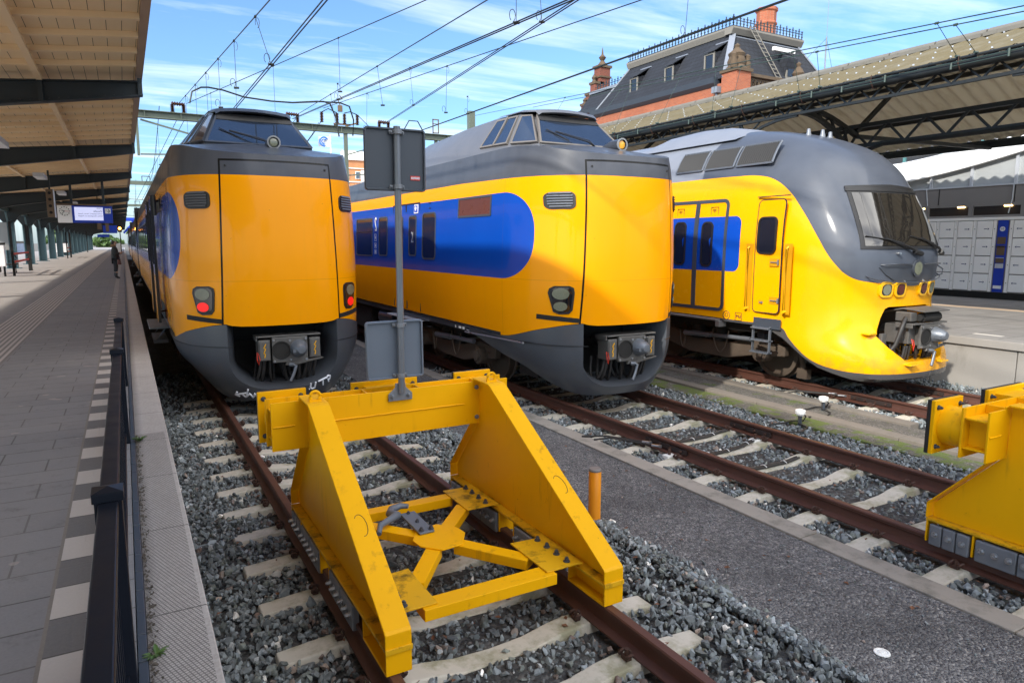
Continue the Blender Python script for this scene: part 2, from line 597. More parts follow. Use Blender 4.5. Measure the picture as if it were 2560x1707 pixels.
M['asphalt'] = mat_gravel('coarse_asphalt', (0.075, 0.075, 0.082), (0.26, 0.255, 0.255), (0.42, 0.40, 0.38), 60, bump=1.0)
M['kerb_old'] = simple('old_kerb_concrete', (0.165, 0.145, 0.122), 0.9, var=0.25, scale=1.6, bump=0.2, bscale=50, dirt=(0.085, 0.085, 0.055), dirt_amt=0.6, dirt_scale=3)
M['path_gravel'] = mat_gravel('path_gravel', (0.10, 0.092, 0.08), (0.20, 0.185, 0.16), (0.33, 0.31, 0.28), 60, moss=((0.095, 0.13, 0.018), 0.55))
M['moss_gravel'] = mat_gravel('mossy_gravel', (0.10, 0.092, 0.08), (0.20, 0.185, 0.16), (0.33, 0.31, 0.28), 55, moss=((0.095, 0.135, 0.018), 0.44))
M['bed'] = mat_gravel('ballast_bed', (0.030, 0.030, 0.030), (0.095, 0.095, 0.095), (0.16, 0.15, 0.14), 26, bump=1.0)
M['ground'] = mat_gravel('yard_ground', (0.13, 0.12, 0.105), (0.2, 0.19, 0.165), (0.3, 0.28, 0.25), 12)


def mat_stone():
    m, nt, N, L, b = new_mat('ballast_stone')
    at = N.new("ShaderNodeAttribute"); at.attribute_name = "tone"
    n = NOISE(nt, 45, 4, 0.6)
    c = MIX(nt, RANGE(nt, n, 0.3, 0.75, 0, 0.40), at.outputs["Color"], (0.30, 0.335, 0.36))
    c = MIX(nt, RANGE(nt, NOISE(nt, 17, 3), 0.58, 0.7, 0, 0.4), c, (0.05, 0.055, 0.05))
    L.new(c, b.inputs["Base Color"])
    b.inputs["Roughness"].default_value = 0.66
    return m


M['stone'] = mat_stone()
# ------------------------------------------------------------------ ground, beds, kerbs
def sheet(name, x0, x1, y0, y1, z0, z1, mat):
    return tag(MB().box(x0, x1, y0, y1, z0, z1).build(name, mat), None, kind='structure')


sheet('ground', -500, 900, -300, 1400, -0.5, -0.10, M['ground'])
sheet('ballast_bed', 0.1, 3.76, -12, 160, -0.4, -0.055, M['bed'])
sheet('ballast_bed', 5.22, 8.36, -12, 160, -0.4, -0.055, M['bed'])
sheet('ballast_bed', 9.70, 12.85, -12, 160, -0.4, -0.055, M['bed'])
sheet('asphalt_path', 3.64, 4.98, -12, 160, -0.39, 0.0, M['asphalt'])
sheet('mossy_strip', 8.30, 8.72, -12, 160, -0.39, -0.015, M['moss_gravel'])
sheet('gravel_path', 8.94, 9.52, -12, 160, -0.39, -0.01, M['path_gravel'])


def kerb_run(x0, x1, ys, ztop, jitter=0.008):
    for a, b in zip(ys, ys[1:]):
        d = random.uniform(-jitter, jitter)
        MBk = MB().box(x0 + d, x1 + d, a + 0.004, b - 0.004, -0.3, ztop + random.uniform(-0.006, 0.006))
        old = x0 > 8
        tag(MBk.build('kerb_slab', M['kerb_old' if old else 'kerb'], bevel=0.008), 'old brownish kerb slab along the mossy path by the right track' if old else 'pale kerb slab in the row between dark asphalt and middle track', 'kerb slab', 'old kerb slabs along the mossy path' if old else 'kerb slabs edging the asphalt')


kerb_run(4.98, 5.22, [0.2, 2.03, 3.7, 5.35, 7.5, 8.7, 9.8, 10.9, 12.0, 14.0, 17, 20], 0.022)
kerb_run(8.73, 8.95, [1.8, 2.9, 3.95, 5.1, 6.3, 7.45, 8.55, 9.6, 10.7, 11.8], 0.028)
kerb_run(9.50, 9.72, [5.4, 6.55, 7.75, 8.9, 10.1, 11.3, 12.5], 0.03)

# ------------------------------------------------------------------ rails, sleepers and clips
RAIL_Z = 0.17
TRK = [1.91, 6.45, 10.92]
GA = 0.752
RPROF = [(-0.070, 0), (0.070, 0), (0.070, 0.012), (0.016, 0.034), (0.0095, 0.055), (0.0095, 0.115), (0.034, 0.128), (0.036, 0.150), (0.028, 0.159), (-0.028, 0.159), (-0.036, 0.150), (-0.034, 0.128), (-0.0095, 0.115), (-0.0095, 0.055), (-0.016, 0.034), (-0.070, 0.012)]
RLAB = {(0, -1): 'rusty left rail running under the front yellow buffer stop', (0, 1): 'rusty right rail running under the front yellow buffer stop',
        (1, -1): 'rusty rail of the middle track nearest the kerb', (1, 1): 'rusty rail of the middle track farther from the kerb',
        (2, -1): 'rusty near rail under the right train with sloping nose', (2, 1): 'rusty far rail beside the concrete platform wall'}
rails = {}
for ti, cx in enumerate(TRK):
    y0, y1 = (-4.0, 150) if ti else (-4.0, 150)
    for s in (-1, 1):
        x = cx + s * GA
        m = MB().prism([(x + u, 0.011 + v) for u, v in RPROF], 'y', y0, y1)
        rl = tag(m.build('rail', M['rail'], smooth=35), RLAB[(ti, s)], 'rail')
        rails[(ti, s)] = rl


def fishplate(rl, x, y0, y1):
    m = MB()
    for sd in (-1, 1):
        m.box(x + sd * 0.013, x + sd * 0.036, y0, y1, 0.055, 0.118)
    m.build('fishplate', M['fish'], rl, bevel=0.004)
    b = MB()
    for sd in (-1, 1):
        for k in range(4):
            yy = y0 + (y1 - y0) * (0.12 + 0.253 * k)
            b.cyl((x + sd * 0.036, yy, 0.086), (x + sd * 0.058, yy, 0.086), 0.017, n=6)
    b.build('bolt', M['clip'], rl)


fishplate(rails[(1, -1)], TRK[1] - GA, 5.82, 6.56)
fishplate(rails[(1, 1)], TRK[1] + GA, 5.86, 6.55)
fishplate(rails[(2, -1)], TRK[2] - GA, 6.08, 6.76)
fishplate(rails[(2, 1)], TRK[2] + GA, 6.12, 6.74)

# sleeper: concrete beam with two raised rail seats and a waist, four coil clips
def sleeper_proto():
    root = thing('railway_sleeper', None, None, (0, 0, 0))
    prof = [(-1.26, -0.06, .09, .15), (-1.25, -0.020, .085, .15), (-1.08, -0.008, .085, .15), (-0.92, 0.004, .085, .15), (-0.58, 0.004, .085, .15), (-0.46, -0.008, .085, .145),
            (-0.25, -0.048, .085, .13), (0, -0.056, .08, .125)]
    prof = prof + [(-a, b, c, d) for a, b, c, d in prof[-2::-1]]
    rings = []
    for x, zt, wt, wb in prof:
        rings.append([(x, -wb, -0.25), (x, wb, -0.25), (x, wt, zt), (x, -wt, zt)])
    o = MB().loft(rings).build('beam', M['sleeper'], root, bevel=0.010)
    for s in (-1, 1):
        for q in (-1, 1):
            x = s * GA + q * 0.085
            c = MB()
            pts = []
            for k in range(22):
                a = k / 21 * 2 * math.pi * 1.6
                pts.append((x + q * (0.028 + 0.030 * math.sin(a)), -0.062 + 0.124 * k / 21, 0.043 + 0.024 * math.cos(a)))
            c.tube(pts, 0.0095, 6)
            c.box(x - 0.02 + q * 0.03, x + 0.02 + q * 0.03, -0.028, 0.028, 0.006, 0.034)
            c.cyl((x + q * 0.03, 0, 0.03), (x + q * 0.03, 0, 0.075), 0.013, n=6)
            c.build('rail_clip', M['clip'], root)
    return root


SL1 = [1.28, 1.86, 2.46, 3.07, 3.60, 4.17, 4.84, 5.51, 6.17, 6.78, 7.41, 8.01, 8.66, 9.38, 10.05, 10.72, 11.36, 12.0]
SL2 = [1.5, 2.10, 2.73, 3.39, 4.0, 4.63, 5.25, 5.89, 6.50, 7.11, 7.75, 8.4, 9.05, 9.7, 10.35, 11.0, 11.6, 12.2]
SL3 = [3.6, 4.3, 5.06, 5.76, 6.36, 7.05, 7.75, 8.38, 9.0, 9.65, 10.3, 10.95, 11.6]
sleeper = None
SLAB = ['pale concrete sleeper of the left track under the yellow buffer stop', 'pale concrete sleeper of the middle track before the blue and yellow train',
        'concrete sleeper of the right track beside the platform wall']
for ti, ys in enumerate((SL1, SL2, SL3)):
    for y in ys:
        if sleeper is None:
            sleeper = o = sleeper_proto()
        else:
            o = copy_tree(sleeper)
        o.location = (TRK[ti] + random.uniform(-0.015, 0.015), y, 0.006)
        tag(o, SLAB[ti], 'sleeper', ['sleepers of the left track', 'sleepers of the middle track', 'sleepers of the right track'][ti])

# ------------------------------------------------------------------ ballast stones (real stones, one object per bed)
def stone_kinds(n=14):
    ks = []
    for i in range(n):
        bm = bmesh.new()
        s = np.array([1.08, random.uniform(0.6, 0.95), random.uniform(0.42, 0.72)])
        for k in range(12):
            p = rng.normal(size=3)
            p = p / np.linalg.norm(p) * random.uniform(0.8, 1.0) * s
            bm.verts.new(p)
        bmesh.ops.convex_hull(bm, input=bm.verts)
        loose = [v for v in bm.verts if not v.link_faces]
        bmesh.ops.delete(bm, geom=loose, context='VERTS')
        bmesh.ops.triangulate(bm, faces=bm.faces)
        bm.verts.ensure_lookup_table()
        for j, v in enumerate(bm.verts): v.index = j
        ks.append((np.array([v.co[:] for v in bm.verts]), np.array([[v.index for v in f.verts] for f in bm.faces])))
        bm.free()
    return ks


KINDS = stone_kinds()


def stones(name, label, pts, size, lo=0.62):
    """pts: (n,3) centres; every stone gets its own turn, size and grey tone"""
    V, F, C = [], [], []
    base = 0
    n = len(pts)
    tones = np.array([(0.050, 0.056, 0.057), (0.075, 0.085, 0.088), (0.11, 0.125, 0.135), (0.060, 0.066, 0.056), (0.034, 0.037, 0.037), (0.17, 0.175, 0.175), (0.15, 0.11, 0.085), (0.40, 0.38, 0.35)])
    pr = np.array([.24, .26, .17, .14, .12, .045, .017, .008]); pr = pr / pr.sum()
    tid = rng.choice(len(tones), size=n, p=pr)
    rd = np.min(np.abs(pts[:, :1] - np.array([[c + s * GA for c in TRK for s in (-1, 1)]])), axis=1)
    rust = np.clip(0.42 - rd * 1.4, 0.015, 1)
    for i in range(n):
        kv, kf = KINDS[i % len(KINDS)]
        e = Euler(rng.uniform(0, 6.283, 3)).to_matrix()
        sc = size * rng.lognormal(0, 0.28)
        v = kv @ np.array(e).T * sc + pts[i]
        V.append(v); F.append(kf + base); base += len(v)
        C.append(np.tile(np.append((tones[tid[i]] * rng.uniform(1.0, 3.0) if rng.uniform() > rust[i] else np.array((0.105, 0.06, 0.04)) * rng.uniform(0.6, 1.5)), 1.0), (len(v), 1)))
    V = np.concatenate(V); F = np.concatenate(F); C = np.concatenate(C)
    me = bpy.data.meshes.new(name)
    me.vertices.add(len(V)); me.vertices.foreach_set("co", V.astype(np.float32).ravel())
    me.loops.add(F.size); me.loops.foreach_set("vertex_index", F.astype(np.int32).ravel())
    me.polygons.add(len(F))
    me.polygons.foreach_set("loop_start", np.arange(0, F.size, 3, dtype=np.int32))
    me.update(calc_edges=True)
    me.polygons.foreach_set("use_smooth", np.zeros(len(F), bool))
    a = me.color_attributes.new("tone", 'FLOAT_COLOR', 'POINT')
    a.data.foreach_set("color", C.astype(np.float32).ravel())
    me.materials.append(M['stone'])
    me.validate()
    o = bpy.data.objects.new(name, me)
    COL.objects.link(o)
    return tag(o, label, None, None, 'stuff')


def bed_points(x0, x1, bands, cx, sl, ztab):
    out = []
    for y0, y1, dens in bands:
        n = int((x1 - x0) * (y1 - y0) * dens)
        P = np.column_stack([rng.uniform(x0, x1, n), rng.uniform(y0, y1, n), np.zeros(n)])
        keep = np.ones(n, bool)
        for s in (-1, 1):
            keep &= np.abs(P[:, 0] - (cx + s * GA)) > 0.095
        for y in sl:
            keep &= ~((np.abs(P[:, 1] - y) < 0.128) & (np.abs(P[:, 0] - cx) < 1.285) & (rng.uniform(size=n) > np.where((np.abs(np.abs(P[:, 0] - cx) - 0.76) < 0.17), 0.6 if cx < 3 else 0.35, 0.02 + 0.9 * (np.abs(P[:, 1] - y) > 0.085))))
        P = P[keep]
        P[:, 2] = np.interp(P[:, 0] - cx, [a for a, b in ztab], [b for a, b in ztab]) + rng.uniform(-0.038, 0.016, len(P))
        out.append(P)
    return np.concatenate(out)


ZT1 = [(-1.7, -0.03), (-1.3, -0.018), (-0.7, -0.022), (0, -0.062), (0.7, -0.03), (1.3, -0.005), (1.9, -0.015)]
P1 = bed_points(0.27, 3.78, ((1.4, 6.5, 880), (6.5, 11.2, 760), (11.2, 15, 260)), TRK[0], SL1, ZT1)
edge = 3.76 + 0.06 * np.sin(P1[:, 1] * 2.3) + 0.035 * np.sin(P1[:, 1] * 7.1)
P1 = P1[P1[:, 0] < edge]
stones('ballast', 'crushed grey stone ballast around the left track', P1, 0.0295)
# heap spilling on to the asphalt beside the bollard
n = 700
n = 3000
hy = rng.uniform(1.5, 11, n); hx = 3.60 + np.abs(rng.normal(0, 0.075, n)) * (0.75 + 0.35 * np.sin(hy * 1.9) + 0.2 * np.sin(hy * 5.3))
stones('ballast', 'crushed stone spilling over the edge of the asphalt path', np.column_stack([hx, hy, np.interp(hx, [3.60, 3.70, 3.9], [0.012, 0.022, 0.010])]), 0.031)
ZT2 = [(-1.3, -0.012), (-0.7, -0.03), (0, -0.07), (0.7, -0.035), (1.3, -0.015), (1.9, -0.035)]
P2 = bed_points(5.24, 8.40, ((1.4, 9.0, 800), (9.0, 13.0, 340)), TRK[1], SL2, ZT2)
stones('ballast', 'crushed grey stone ballast around the middle track', P2[P2[:, 0] < 8.32 + 0.1 * np.sin(P2[:, 1] * 1.7)], 0.0295)
ZT3 = [(-1.3, -0.01), (-0.7, -0.03), (0, -0.07), (0.7, -0.03), (1.2, 0.03), (1.8, 0.07)]
P3 = bed_points(9.72, 12.76, ((3.0, 9.5, 560), (9.5, 13.5, 240)), TRK[2], SL3, ZT3)
stones('ballast', 'crushed grey stone ballast around the right track', P3, 0.031)

ax, ay = rng.uniform(3.85, 4.95, 420), rng.uniform(1.5, 9.5, 420)
stones('grit', 'loose grit and small stones scattered over the asphalt path', np.column_stack([ax, ay, np.full(420, 0.006)]), 0.011)
# ------------------------------------------------------------------ left platform
PZ = 0.97


def mat_platform():
    m, nt, N, L, b = new_mat('platform_pavers')
    pos = WPOS(nt)
    x, y, z = XYZ(nt, pos)
    br = N.new("ShaderNodeTexBrick")
    L.new(pos, br.inputs["Vector"])
    br.inputs["Scale"].default_value = 1.0
    br.inputs["Brick Width"].default_value = 0.60
    br.inputs["Row Height"].default_value = 0.30
    br.inputs["Mortar Size"].default_value = 0.006
    br.inputs["Mortar Smooth"].default_value = 0.2
    br.inputs["Color1"].default_value = (0.172, 0.170, 0.178, 1); br.inputs["Color2"].default_value = (0.205, 0.201, 0.208, 1)
    br.inputs["Mortar"].default_value = (0.045, 0.042, 0.040, 1)
    grain = NOISE(nt, 90, 3, 0.6, vec=pos)
    blot = NOISE(nt, 0.9, 7, 0.65, vec=pos)
    c = MIX(nt, RANGE(nt, blot, 0.38, 0.7, 0, 0.55), br.outputs["Color"], (0.27, 0.25, 0.24))
    c = MIX(nt, RANGE(nt, NOISE(nt, 5, 6, 0.7, vec=pos), 0.56, 0.7, 0, 0.5), c, (0.055, 0.05, 0.048))
    # warning row of pale and grey setts, and the ribbed guide strip
    inrow = NM(nt, 'MULTIPLY', NM(nt, 'GREATER_THAN', x, -0.392), NM(nt, 'LESS_THAN', x, -0.255))
    ph = NM(nt, 'FRACT', NM(nt, 'DIVIDE', NM(nt, 'SUBTRACT', y, 3.36), 0.632))
    pale = NM(nt, 'LESS_THAN', ph, 0.49)
    sett = MIX(nt, pale, (0.125, 0.12, 0.12), (0.52, 0.47, 0.43))
    edgej = NM(nt, 'LESS_THAN', NM(nt, 'ABSOLUTE', NM(nt, 'SUBTRACT', NM(nt, 'FRACT', NM(nt, 'MULTIPLY', ph, 2.0)), 0.5)), 0.485)
    sett = MIX(nt, edgej, (0.05, 0.045, 0.04), sett)
    c = MIX(nt, inrow, c, sett)
    j1 = NM(nt, 'LESS_THAN', NM(nt, 'ABSOLUTE', NM(nt, 'ADD', x, 0.40)), 0.008)
    c = MIX(nt, j1, c, (0.19, 0.165, 0.14))
    intac = NM(nt, 'MULTIPLY', NM(nt, 'GREATER_THAN', x, -2.22), NM(nt, 'LESS_THAN', x, -1.53))
    rp = NM(nt, 'FRACT', NM(nt, 'DIVIDE', NM(nt, 'ADD', x, 2.22), 0.0767))
    rib = NM(nt, 'MULTIPLY', intac, NM(nt, 'LESS_THAN', rp, 0.5))
    c = MIX(nt, intac, c, (0.16, 0.14, 0.132))
    c = MIX(nt, rib, c, (0.50, 0.44, 0.405))
    # paler middle of the platform: its sunlit strip is put into the colour
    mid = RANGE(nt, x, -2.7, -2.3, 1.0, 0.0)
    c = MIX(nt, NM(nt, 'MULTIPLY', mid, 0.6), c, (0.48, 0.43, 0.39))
    # chewing gum and scuffs
    gum = RANGE(nt, NOISE(nt, 6.5, 1, 0.2, vec=pos), 0.755, 0.77, 0, 0.7)
    c = MIX(nt, gum, c, (0.36, 0.31, 0.28))
    c = MIX(nt, 0.18, c, MIX(nt, grain, (0.03, 0.03, 0.03), (0.4, 0.37, 0.35)))
    L.new(c, b.inputs["Base Color"])
    b.inputs["Roughness"].default_value = 0.62
    h = NM(nt, 'SUBTRACT', NM(nt, 'MULTIPLY', rib, 0.8), NM(nt, 'MULTIPLY', br.outputs["Fac"], 0.6))
    BUMP(nt, b, NM(nt, 'ADD', h, NM(nt, 'MULTIPLY', grain, 0.12)), 0.5, 0.006)
    return m


def mat_coping():
    m, nt, N, L, b = new_mat('platform_coping_concrete')
    pos = WPOS(nt)
    x, y, z = XYZ(nt, pos)
    g = None
    for sgn in (1, -1):
        u = NM(nt, 'ADD', NM(nt, 'MULTIPLY', x, 0.94), NM(nt, 'MULTIPLY', y, 0.34 * sgn))
        u = u if sgn > 0 else NM(nt, 'ADD', NM(nt, 'MULTIPLY', x, 0.34), NM(nt, 'MULTIPLY', y, -0.94))
        f = NM(nt, 'ABSOLUTE', NM(nt, 'SUBTRACT', NM(nt, 'FRACT', NM(nt, 'MULTIPLY', u, 62.0)), 0.5))
        li = NM(nt, 'LESS_THAN', f, 0.13)
        g = li if g is None else NM(nt, 'MAXIMUM', g, li)
    near = RANGE(nt, y, 6.4, 6.45, 1, 0)
    inner = NM(nt, 'LESS_THAN', x, 0.190)
    top = NM(nt, 'GREATER_THAN', z, PZ - 0.01)
    g = NM(nt, 'MULTIPLY', NM(nt, 'MULTIPLY', g, near), NM(nt, 'MULTIPLY', inner, top))
    n1 = NOISE(nt, 2.6, 7, 0.65, vec=pos)
    n2 = NOISE(nt, 55, 4, 0.6, vec=pos)
    c = MIX(nt, n1, (0.34, 0.31, 0.29), (0.52, 0.485, 0.46))
    c = MIX(nt, RANGE(nt, n2, 0.35, 0.75, 0, 0.5), c, (0.20, 0.185, 0.17))
    c = MIX(nt, RANGE(nt, x, -0.02, 0.035, 0.62, 0.0), c, (0.10, 0.085, 0.075))
    j = NM(nt, 'LESS_THAN', NM(nt, 'ABSOLUTE', NM(nt, 'SUBTRACT', NM(nt, 'FRACT', NM(nt, 'DIVIDE', NM(nt, 'SUBTRACT', y, 3.17), 0.99)), 0.5)), 0.0)
    ph = NM(nt, 'FRACT', NM(nt, 'DIVIDE', NM(nt, 'SUBTRACT', y, 3.17), 1.01))
    j = NM(nt, 'LESS_THAN', ph, 0.008)
    c = MIX(nt, NM(nt, 'MAXIMUM', NM(nt, 'MULTIPLY', g, 0.75), j), c, (0.075, 0.07, 0.066))
    L.new(c, b.inputs["Base Color"])
    b.inputs["Roughness"].default_value = 0.8
    BUMP(nt, b, NM(nt, 'SUBTRACT', NM(nt, 'MULTIPLY', n2, 0.3), NM(nt, 'ADD', g, j)), 0.6, 0.005)
    return m


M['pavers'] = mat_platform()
M['coping'] = mat_coping()
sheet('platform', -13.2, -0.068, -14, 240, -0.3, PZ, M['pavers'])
# row of small dark setts between the paving and the coping
sm = MB()
yy = -2.0
while yy < 6.4:
    sm.box(-0.064, -0.030, yy + 0.003, yy + 0.207, 0.4, PZ + 0.004 + random.uniform(-0.002, 0.002))
    yy += 0.21
sm.box(-0.064, -0.030, 6.41, 240, 0.4, PZ)
tag(sm.build('sett_row', M['sign_back'], bevel=0.004), None, kind='structure')
cp = MB()
cp.prism([(-0.028, 0.62), (0.17, 0.62), (0.215, 0.70), (0.215, PZ - 0.006), (0.209, PZ), (-0.028, PZ)], 'y', -14, 240)
cp.box(-0.028, 0.13, -14, 240, -0.3, 0.62)
tag(cp.build('platform_edge', M['coping']), None, kind='structure')
# dirt and weeds in the joint
dirt_pts = []
for k in range(420):
    y = rng.uniform(1.6, 6.4)
    dirt_pts.append((-0.024 + abs(rng.normal(0, 0.014)), y, PZ + 0.003))
dm = stones('joint_dirt', 'loose dark dirt along the joint of the platform edge', np.array(dirt_pts), 0.008)
dm.data.materials[0] = simple('joint_dirt', (0.075, 0.062, 0.05), 0.95, var=0.3)


def weed(x, y, r, n, label, spread=1.0):
    root = thing('weed', label, 'weed', (x, y, PZ))
    m = MB()
    for k in range(n):
        a = random.uniform(0, 6.28)
        l = r * random.uniform(0.5, 1.0)
        rise = random.uniform(0.25, 0.9) / spread
        w = l * random.uniform(0.10, 0.2)
        d = Vector((math.cos(a), math.sin(a), 0)); s = Vector((-d.y, d.x, 0))
        prev = []
        rows = []
        for i in range(5):
            t = i / 4
            c = Vector((x, y, PZ)) + d * l * t + Vector((0, 0, l * rise * (t - 0.6 * t * t) + 0.003))
            ww = w * math.sin(math.pi * min(0.97, 0.18 + 0.8 * t))
            rows.append([c - s * ww, c + Vector((0, 0, -0.003)), c + s * ww])
        m.grid(rows)
    m.build('leaf', M['leaf'], root, recalc=False)
    return root


weed(0.0, 2.86, 0.055, 26, 'small leafy dandelion growing in the platform edge joint near the black railing', 1.2)
weed(0.005, 6.2, 0.075, 22, 'grassy weed tuft growing in the platform edge joint beyond the railing post', 0.5)

# ------------------------------------------------------------------ black railing along the platform edge
fr = thing('platform_railing', 'glossy black steel railing with square capped posts along the platform edge', 'railing', (-0.108, 2.65, PZ))
FZ = 1.76
posts = [-1.0, 2.65, 6.21, 8.75]
for y in posts:
    MB().box(-0.150, -0.066, y - 0.042, y + 0.042, PZ, FZ - 0.02).build('post', M['black_gloss'], fr, bevel=0.004)
    c = MB()
    c.box(-0.156, -0.060, y - 0.048, y + 0.048, FZ - 0.055, FZ - 0.022)
    c.add([(-0.158, y - 0.05, FZ - 0.022), (-0.058, y - 0.05, FZ - 0.022), (-0.058, y + 0.05, FZ - 0.022), (-0.158, y + 0.05, FZ - 0.022), (-0.108, y, FZ - 0.010)],
          [(0, 1, 4), (1, 2, 4), (2, 3, 4), (3, 0, 4), (3, 2, 1, 0)])
    c.build('post_cap', M['black_gloss'], fr, bevel=0.003)
for a, b in zip(posts, posts[1:]):
    MB().box(-0.138, -0.078, a + 0.043, b - 0.043, FZ - 0.095, FZ - 0.055).build('top_rail', M['black_gloss'], fr, bevel=0.005)
    MB().box(-0.128, -0.088, a + 0.043, b - 0.043, PZ + 0.06, PZ + 0.09).build('bottom_rail', M['black_gloss'], fr, bevel=0.004)
    nb = int((b - a) / 0.12)
    for k in range(1, nb):
        y = a + (b - a) * k / nb
        MB().box(-0.118, -0.098, y - 0.010, y + 0.010, PZ + 0.085, FZ - 0.090).build('baluster', M['black_gloss'], fr)
# ------------------------------------------------------------------ buffer stops
def hexbolt(m, p, axis='z', r=0.016, h=0.022, washer=True):
    p = Vector(p)
    d = {'z': Vector((0, 0, 1)), 'y': Vector((0, -1, 0)), 'x': Vector((-1, 0, 0))}[axis]
    if washer:
        m.cyl(p, p + d * 0.005, r * 1.45, n=12)
    m.cyl(p + d * 0.004, p + d * h, r, n=6)
    m.cyl(p + d * h, p + d * (h + 0.010), r * 0.6, n=8)


def bolts(mat, parent, specs):
    for p, axis, r, h in specs:
        m = MB()
        hexbolt(m, p, axis, r, h)
        m.build('bolt', mat, parent)


def strip(m, pts, xc, w, th):
    """flange strip of width w along a (y, z) path, th thick on the outside"""
    n = len(pts)
    ring_out, ring_in = [], []
    for i in range(n):
        a = Vector(pts[max(i - 1, 0)]); b = Vector(pts[i]); c = Vector(pts[min(i + 1, n - 1)])
        d1 = (b - a).normalized() if i > 0 else (c - b).normalized()
        d2 = (c - b).normalized() if i < n - 1 else d1
        nn = Vector((-(d1 + d2).y, (d1 + d2).x)).normalized()
        k = th / max(0.4, nn.dot(Vector((-d1.y, d1.x))))
        ring_out.append(b); ring_in.append(b - nn * k)
    rings = []
    for o, i_ in zip(ring_out, ring_in):
        rings.append([(xc - w / 2, o.x, o.y), (xc + w / 2, o.x, o.y), (xc + w / 2, i_.x, i_.y), (xc - w / 2, i_.x, i_.y)])
    m.loft(rings)


def buffer_stop(cx, dy, label):
    t = thing('buffer_stop', label, 'buffer stop', (cx, 4.6 + dy, RAIL_Z))
    Y = M['yellow']
    D = lambda y: y + dy
    for s in (-1, 1):
        xc = cx + s * 0.755
        fr = MB()
        # web plate
        web = [(3.42, .335), (5.855, .335), (5.855, .45), (5.372, .985), (5.36, 1.375), (5.05, 1.372), (3.42, .415)]
        fr.prism([(D(a), b) for a, b in web], 'x', xc - 0.007, xc + 0.007)
        m = fr.build('side_web', Y, t, bevel=0.002)
        f1 = MB()
        strip(f1, [(D(5.36), 1.388), (D(5.07), 1.385), (D(5.03), 1.372), (D(3.412), .436), (D(3.396), .42), (D(3.396), .332)][::-1], xc, 0.157, 0.015)
        f1.build('sloping_flange', Y, t, bevel=0.005)
        f2 = MB()
        strip(f2, [(D(5.868), .332), (D(5.868), .455), (D(5.386), .99), (D(5.372), 1.37)][::-1], xc, 0.15, -0.012)
        f2.build('rear_flange', Y, t, bevel=0.004)
        bp = MB()
        bp.box(xc - 0.079, xc + 0.079, D(3.392), D(5.872), .312, .331)
        bp.box(xc - 0.081, xc + 0.081, D(3.386), D(3.398), .305, .338)
        bp.build('base_flange', M['yellow_dirty'], t, bevel=0.003)
        # shoe boxes under the base, standing on the rail
        sh = MB()
        for y0, y1 in ((3.395, 3.83),):
            sh.box(xc - 0.077, xc + 0.077, D(y0), D(y0) + 0.014, .175, .304)
            sh.box(xc - 0.077, xc + 0.077, D(y0) + 0.014, D(y1), .172, .190)
            sh.box(xc - 0.007, xc + 0.007, D(y0) + 0.014, D(y1), .190, .311)
            sh.box(xc - 0.077, xc + 0.077, D(y1) - 0.012, D(y1), .191, .311)
            sh.box(xc - 0.060, xc + 0.060, D(y0) + 0.02, D(y0) + 0.05, .20, .215)
        sh.build('rail_shoe', Y, t, bevel=0.003)
        for y0 in (4.62, 4.87, 5.50, 5.855):
            MB().box(xc - 0.077, xc + 0.077, D(y0), D(y0) + 0.014, .135, .311).build('stiffener', Y, t, bevel=0.003)
        # rail clamps both sides of the rail
        for q in (-1, 1):
            xr = cx + s * GA + q * 0.036
            for grp in ((5.525, 5.84, 3), (4.90, 5.49, 6), (4.02, 4.60, 6)):
                y0, y1, nb = grp
                nblk = nb if nb == 3 else 2
                L = (y1 - y0) / nblk
                for k in range(nblk):
                    cb = MB()
                    a = D(y0 + L * k) + 0.004
                    b_ = D(y0 + L * (k + 1)) - 0.004
                    lo, hi = sorted((xr + q * 0.004, xr + q * 0.052))
                    cb.box(lo, hi, a, b_, .118, .292)
                    o = cb.build('rail_clamp', M['galv'], t, bevel=0.010)
                    nn = 1 if nb == 3 else 3
                    for j in range(nn):
                        bb = MB()
                        yy = a + (b_ - a) * (j + 0.5) / nn
                        x0 = xr + q * 0.052
                        bb.cyl((x0, yy, .215), (x0 + q * 0.006, yy, .215), 0.026, n=14)
                        bb.cyl((x0 + q * 0.006, yy, .215), (x0 + q * 0.028, yy, .215), 0.017, n=6)
                        bb.cyl((x0 + q * 0.028, yy, .215), (x0 + q * 0.036, yy, .215), 0.010, n=8)
                        bb.build('bolt', M['steel'], o)
        # bolts joining frame and beam
        bolts(M['galv'], t, [((xc - s * 0.04, D(5.358), z), 'y', 0.014, 0.02) for z in (1.30, 1.03)])
        # lifting eye
        e = MB()
        ex = xc
        # ring made of a lug body and a torus rim
        e.tube([(ex + 0.036 * math.cos(R(a)), D(5.15), 1.424 + 0.036 * math.sin(R(a))) for a in range(-40, 221, 13)], 0.012, 8)
        e.prism([(ex - 0.047, 1.383), (ex + 0.047, 1.383), (ex + 0.044, 1.408), (ex + 0.020, 1.398), (ex - 0.020, 1.398), (ex - 0.044, 1.408)], 'y', D(5.14), D(5.16))
        e.build('lifting_eye', Y, t, smooth=40)
    # cross beam: two flange plates joined by two webs and stiffeners
    b = MB()
    x0, x1 = cx - 1.045, cx + 1.035
    b.box(x0, x1, D(5.374), D(5.390), .965, 1.350)
    b.box(x0 - 0.01, x1 + 0.02, D(5.550), D(5.566), .965, 1.350)
    b.box(x0 + 0.01, x1 - 0.01, D(5.390), D(5.550), 1.262, 1.276)
    b.box(x0 + 0.01, x1 - 0.01, D(5.390), D(5.550), 1.035, 1.049)
    for xs in (-0.74, -0.27, 0.19, 0.745):
        b.box(cx + xs - 0.007, cx + xs + 0.007, D(5.390), D(5.550), 1.276, 1.345)
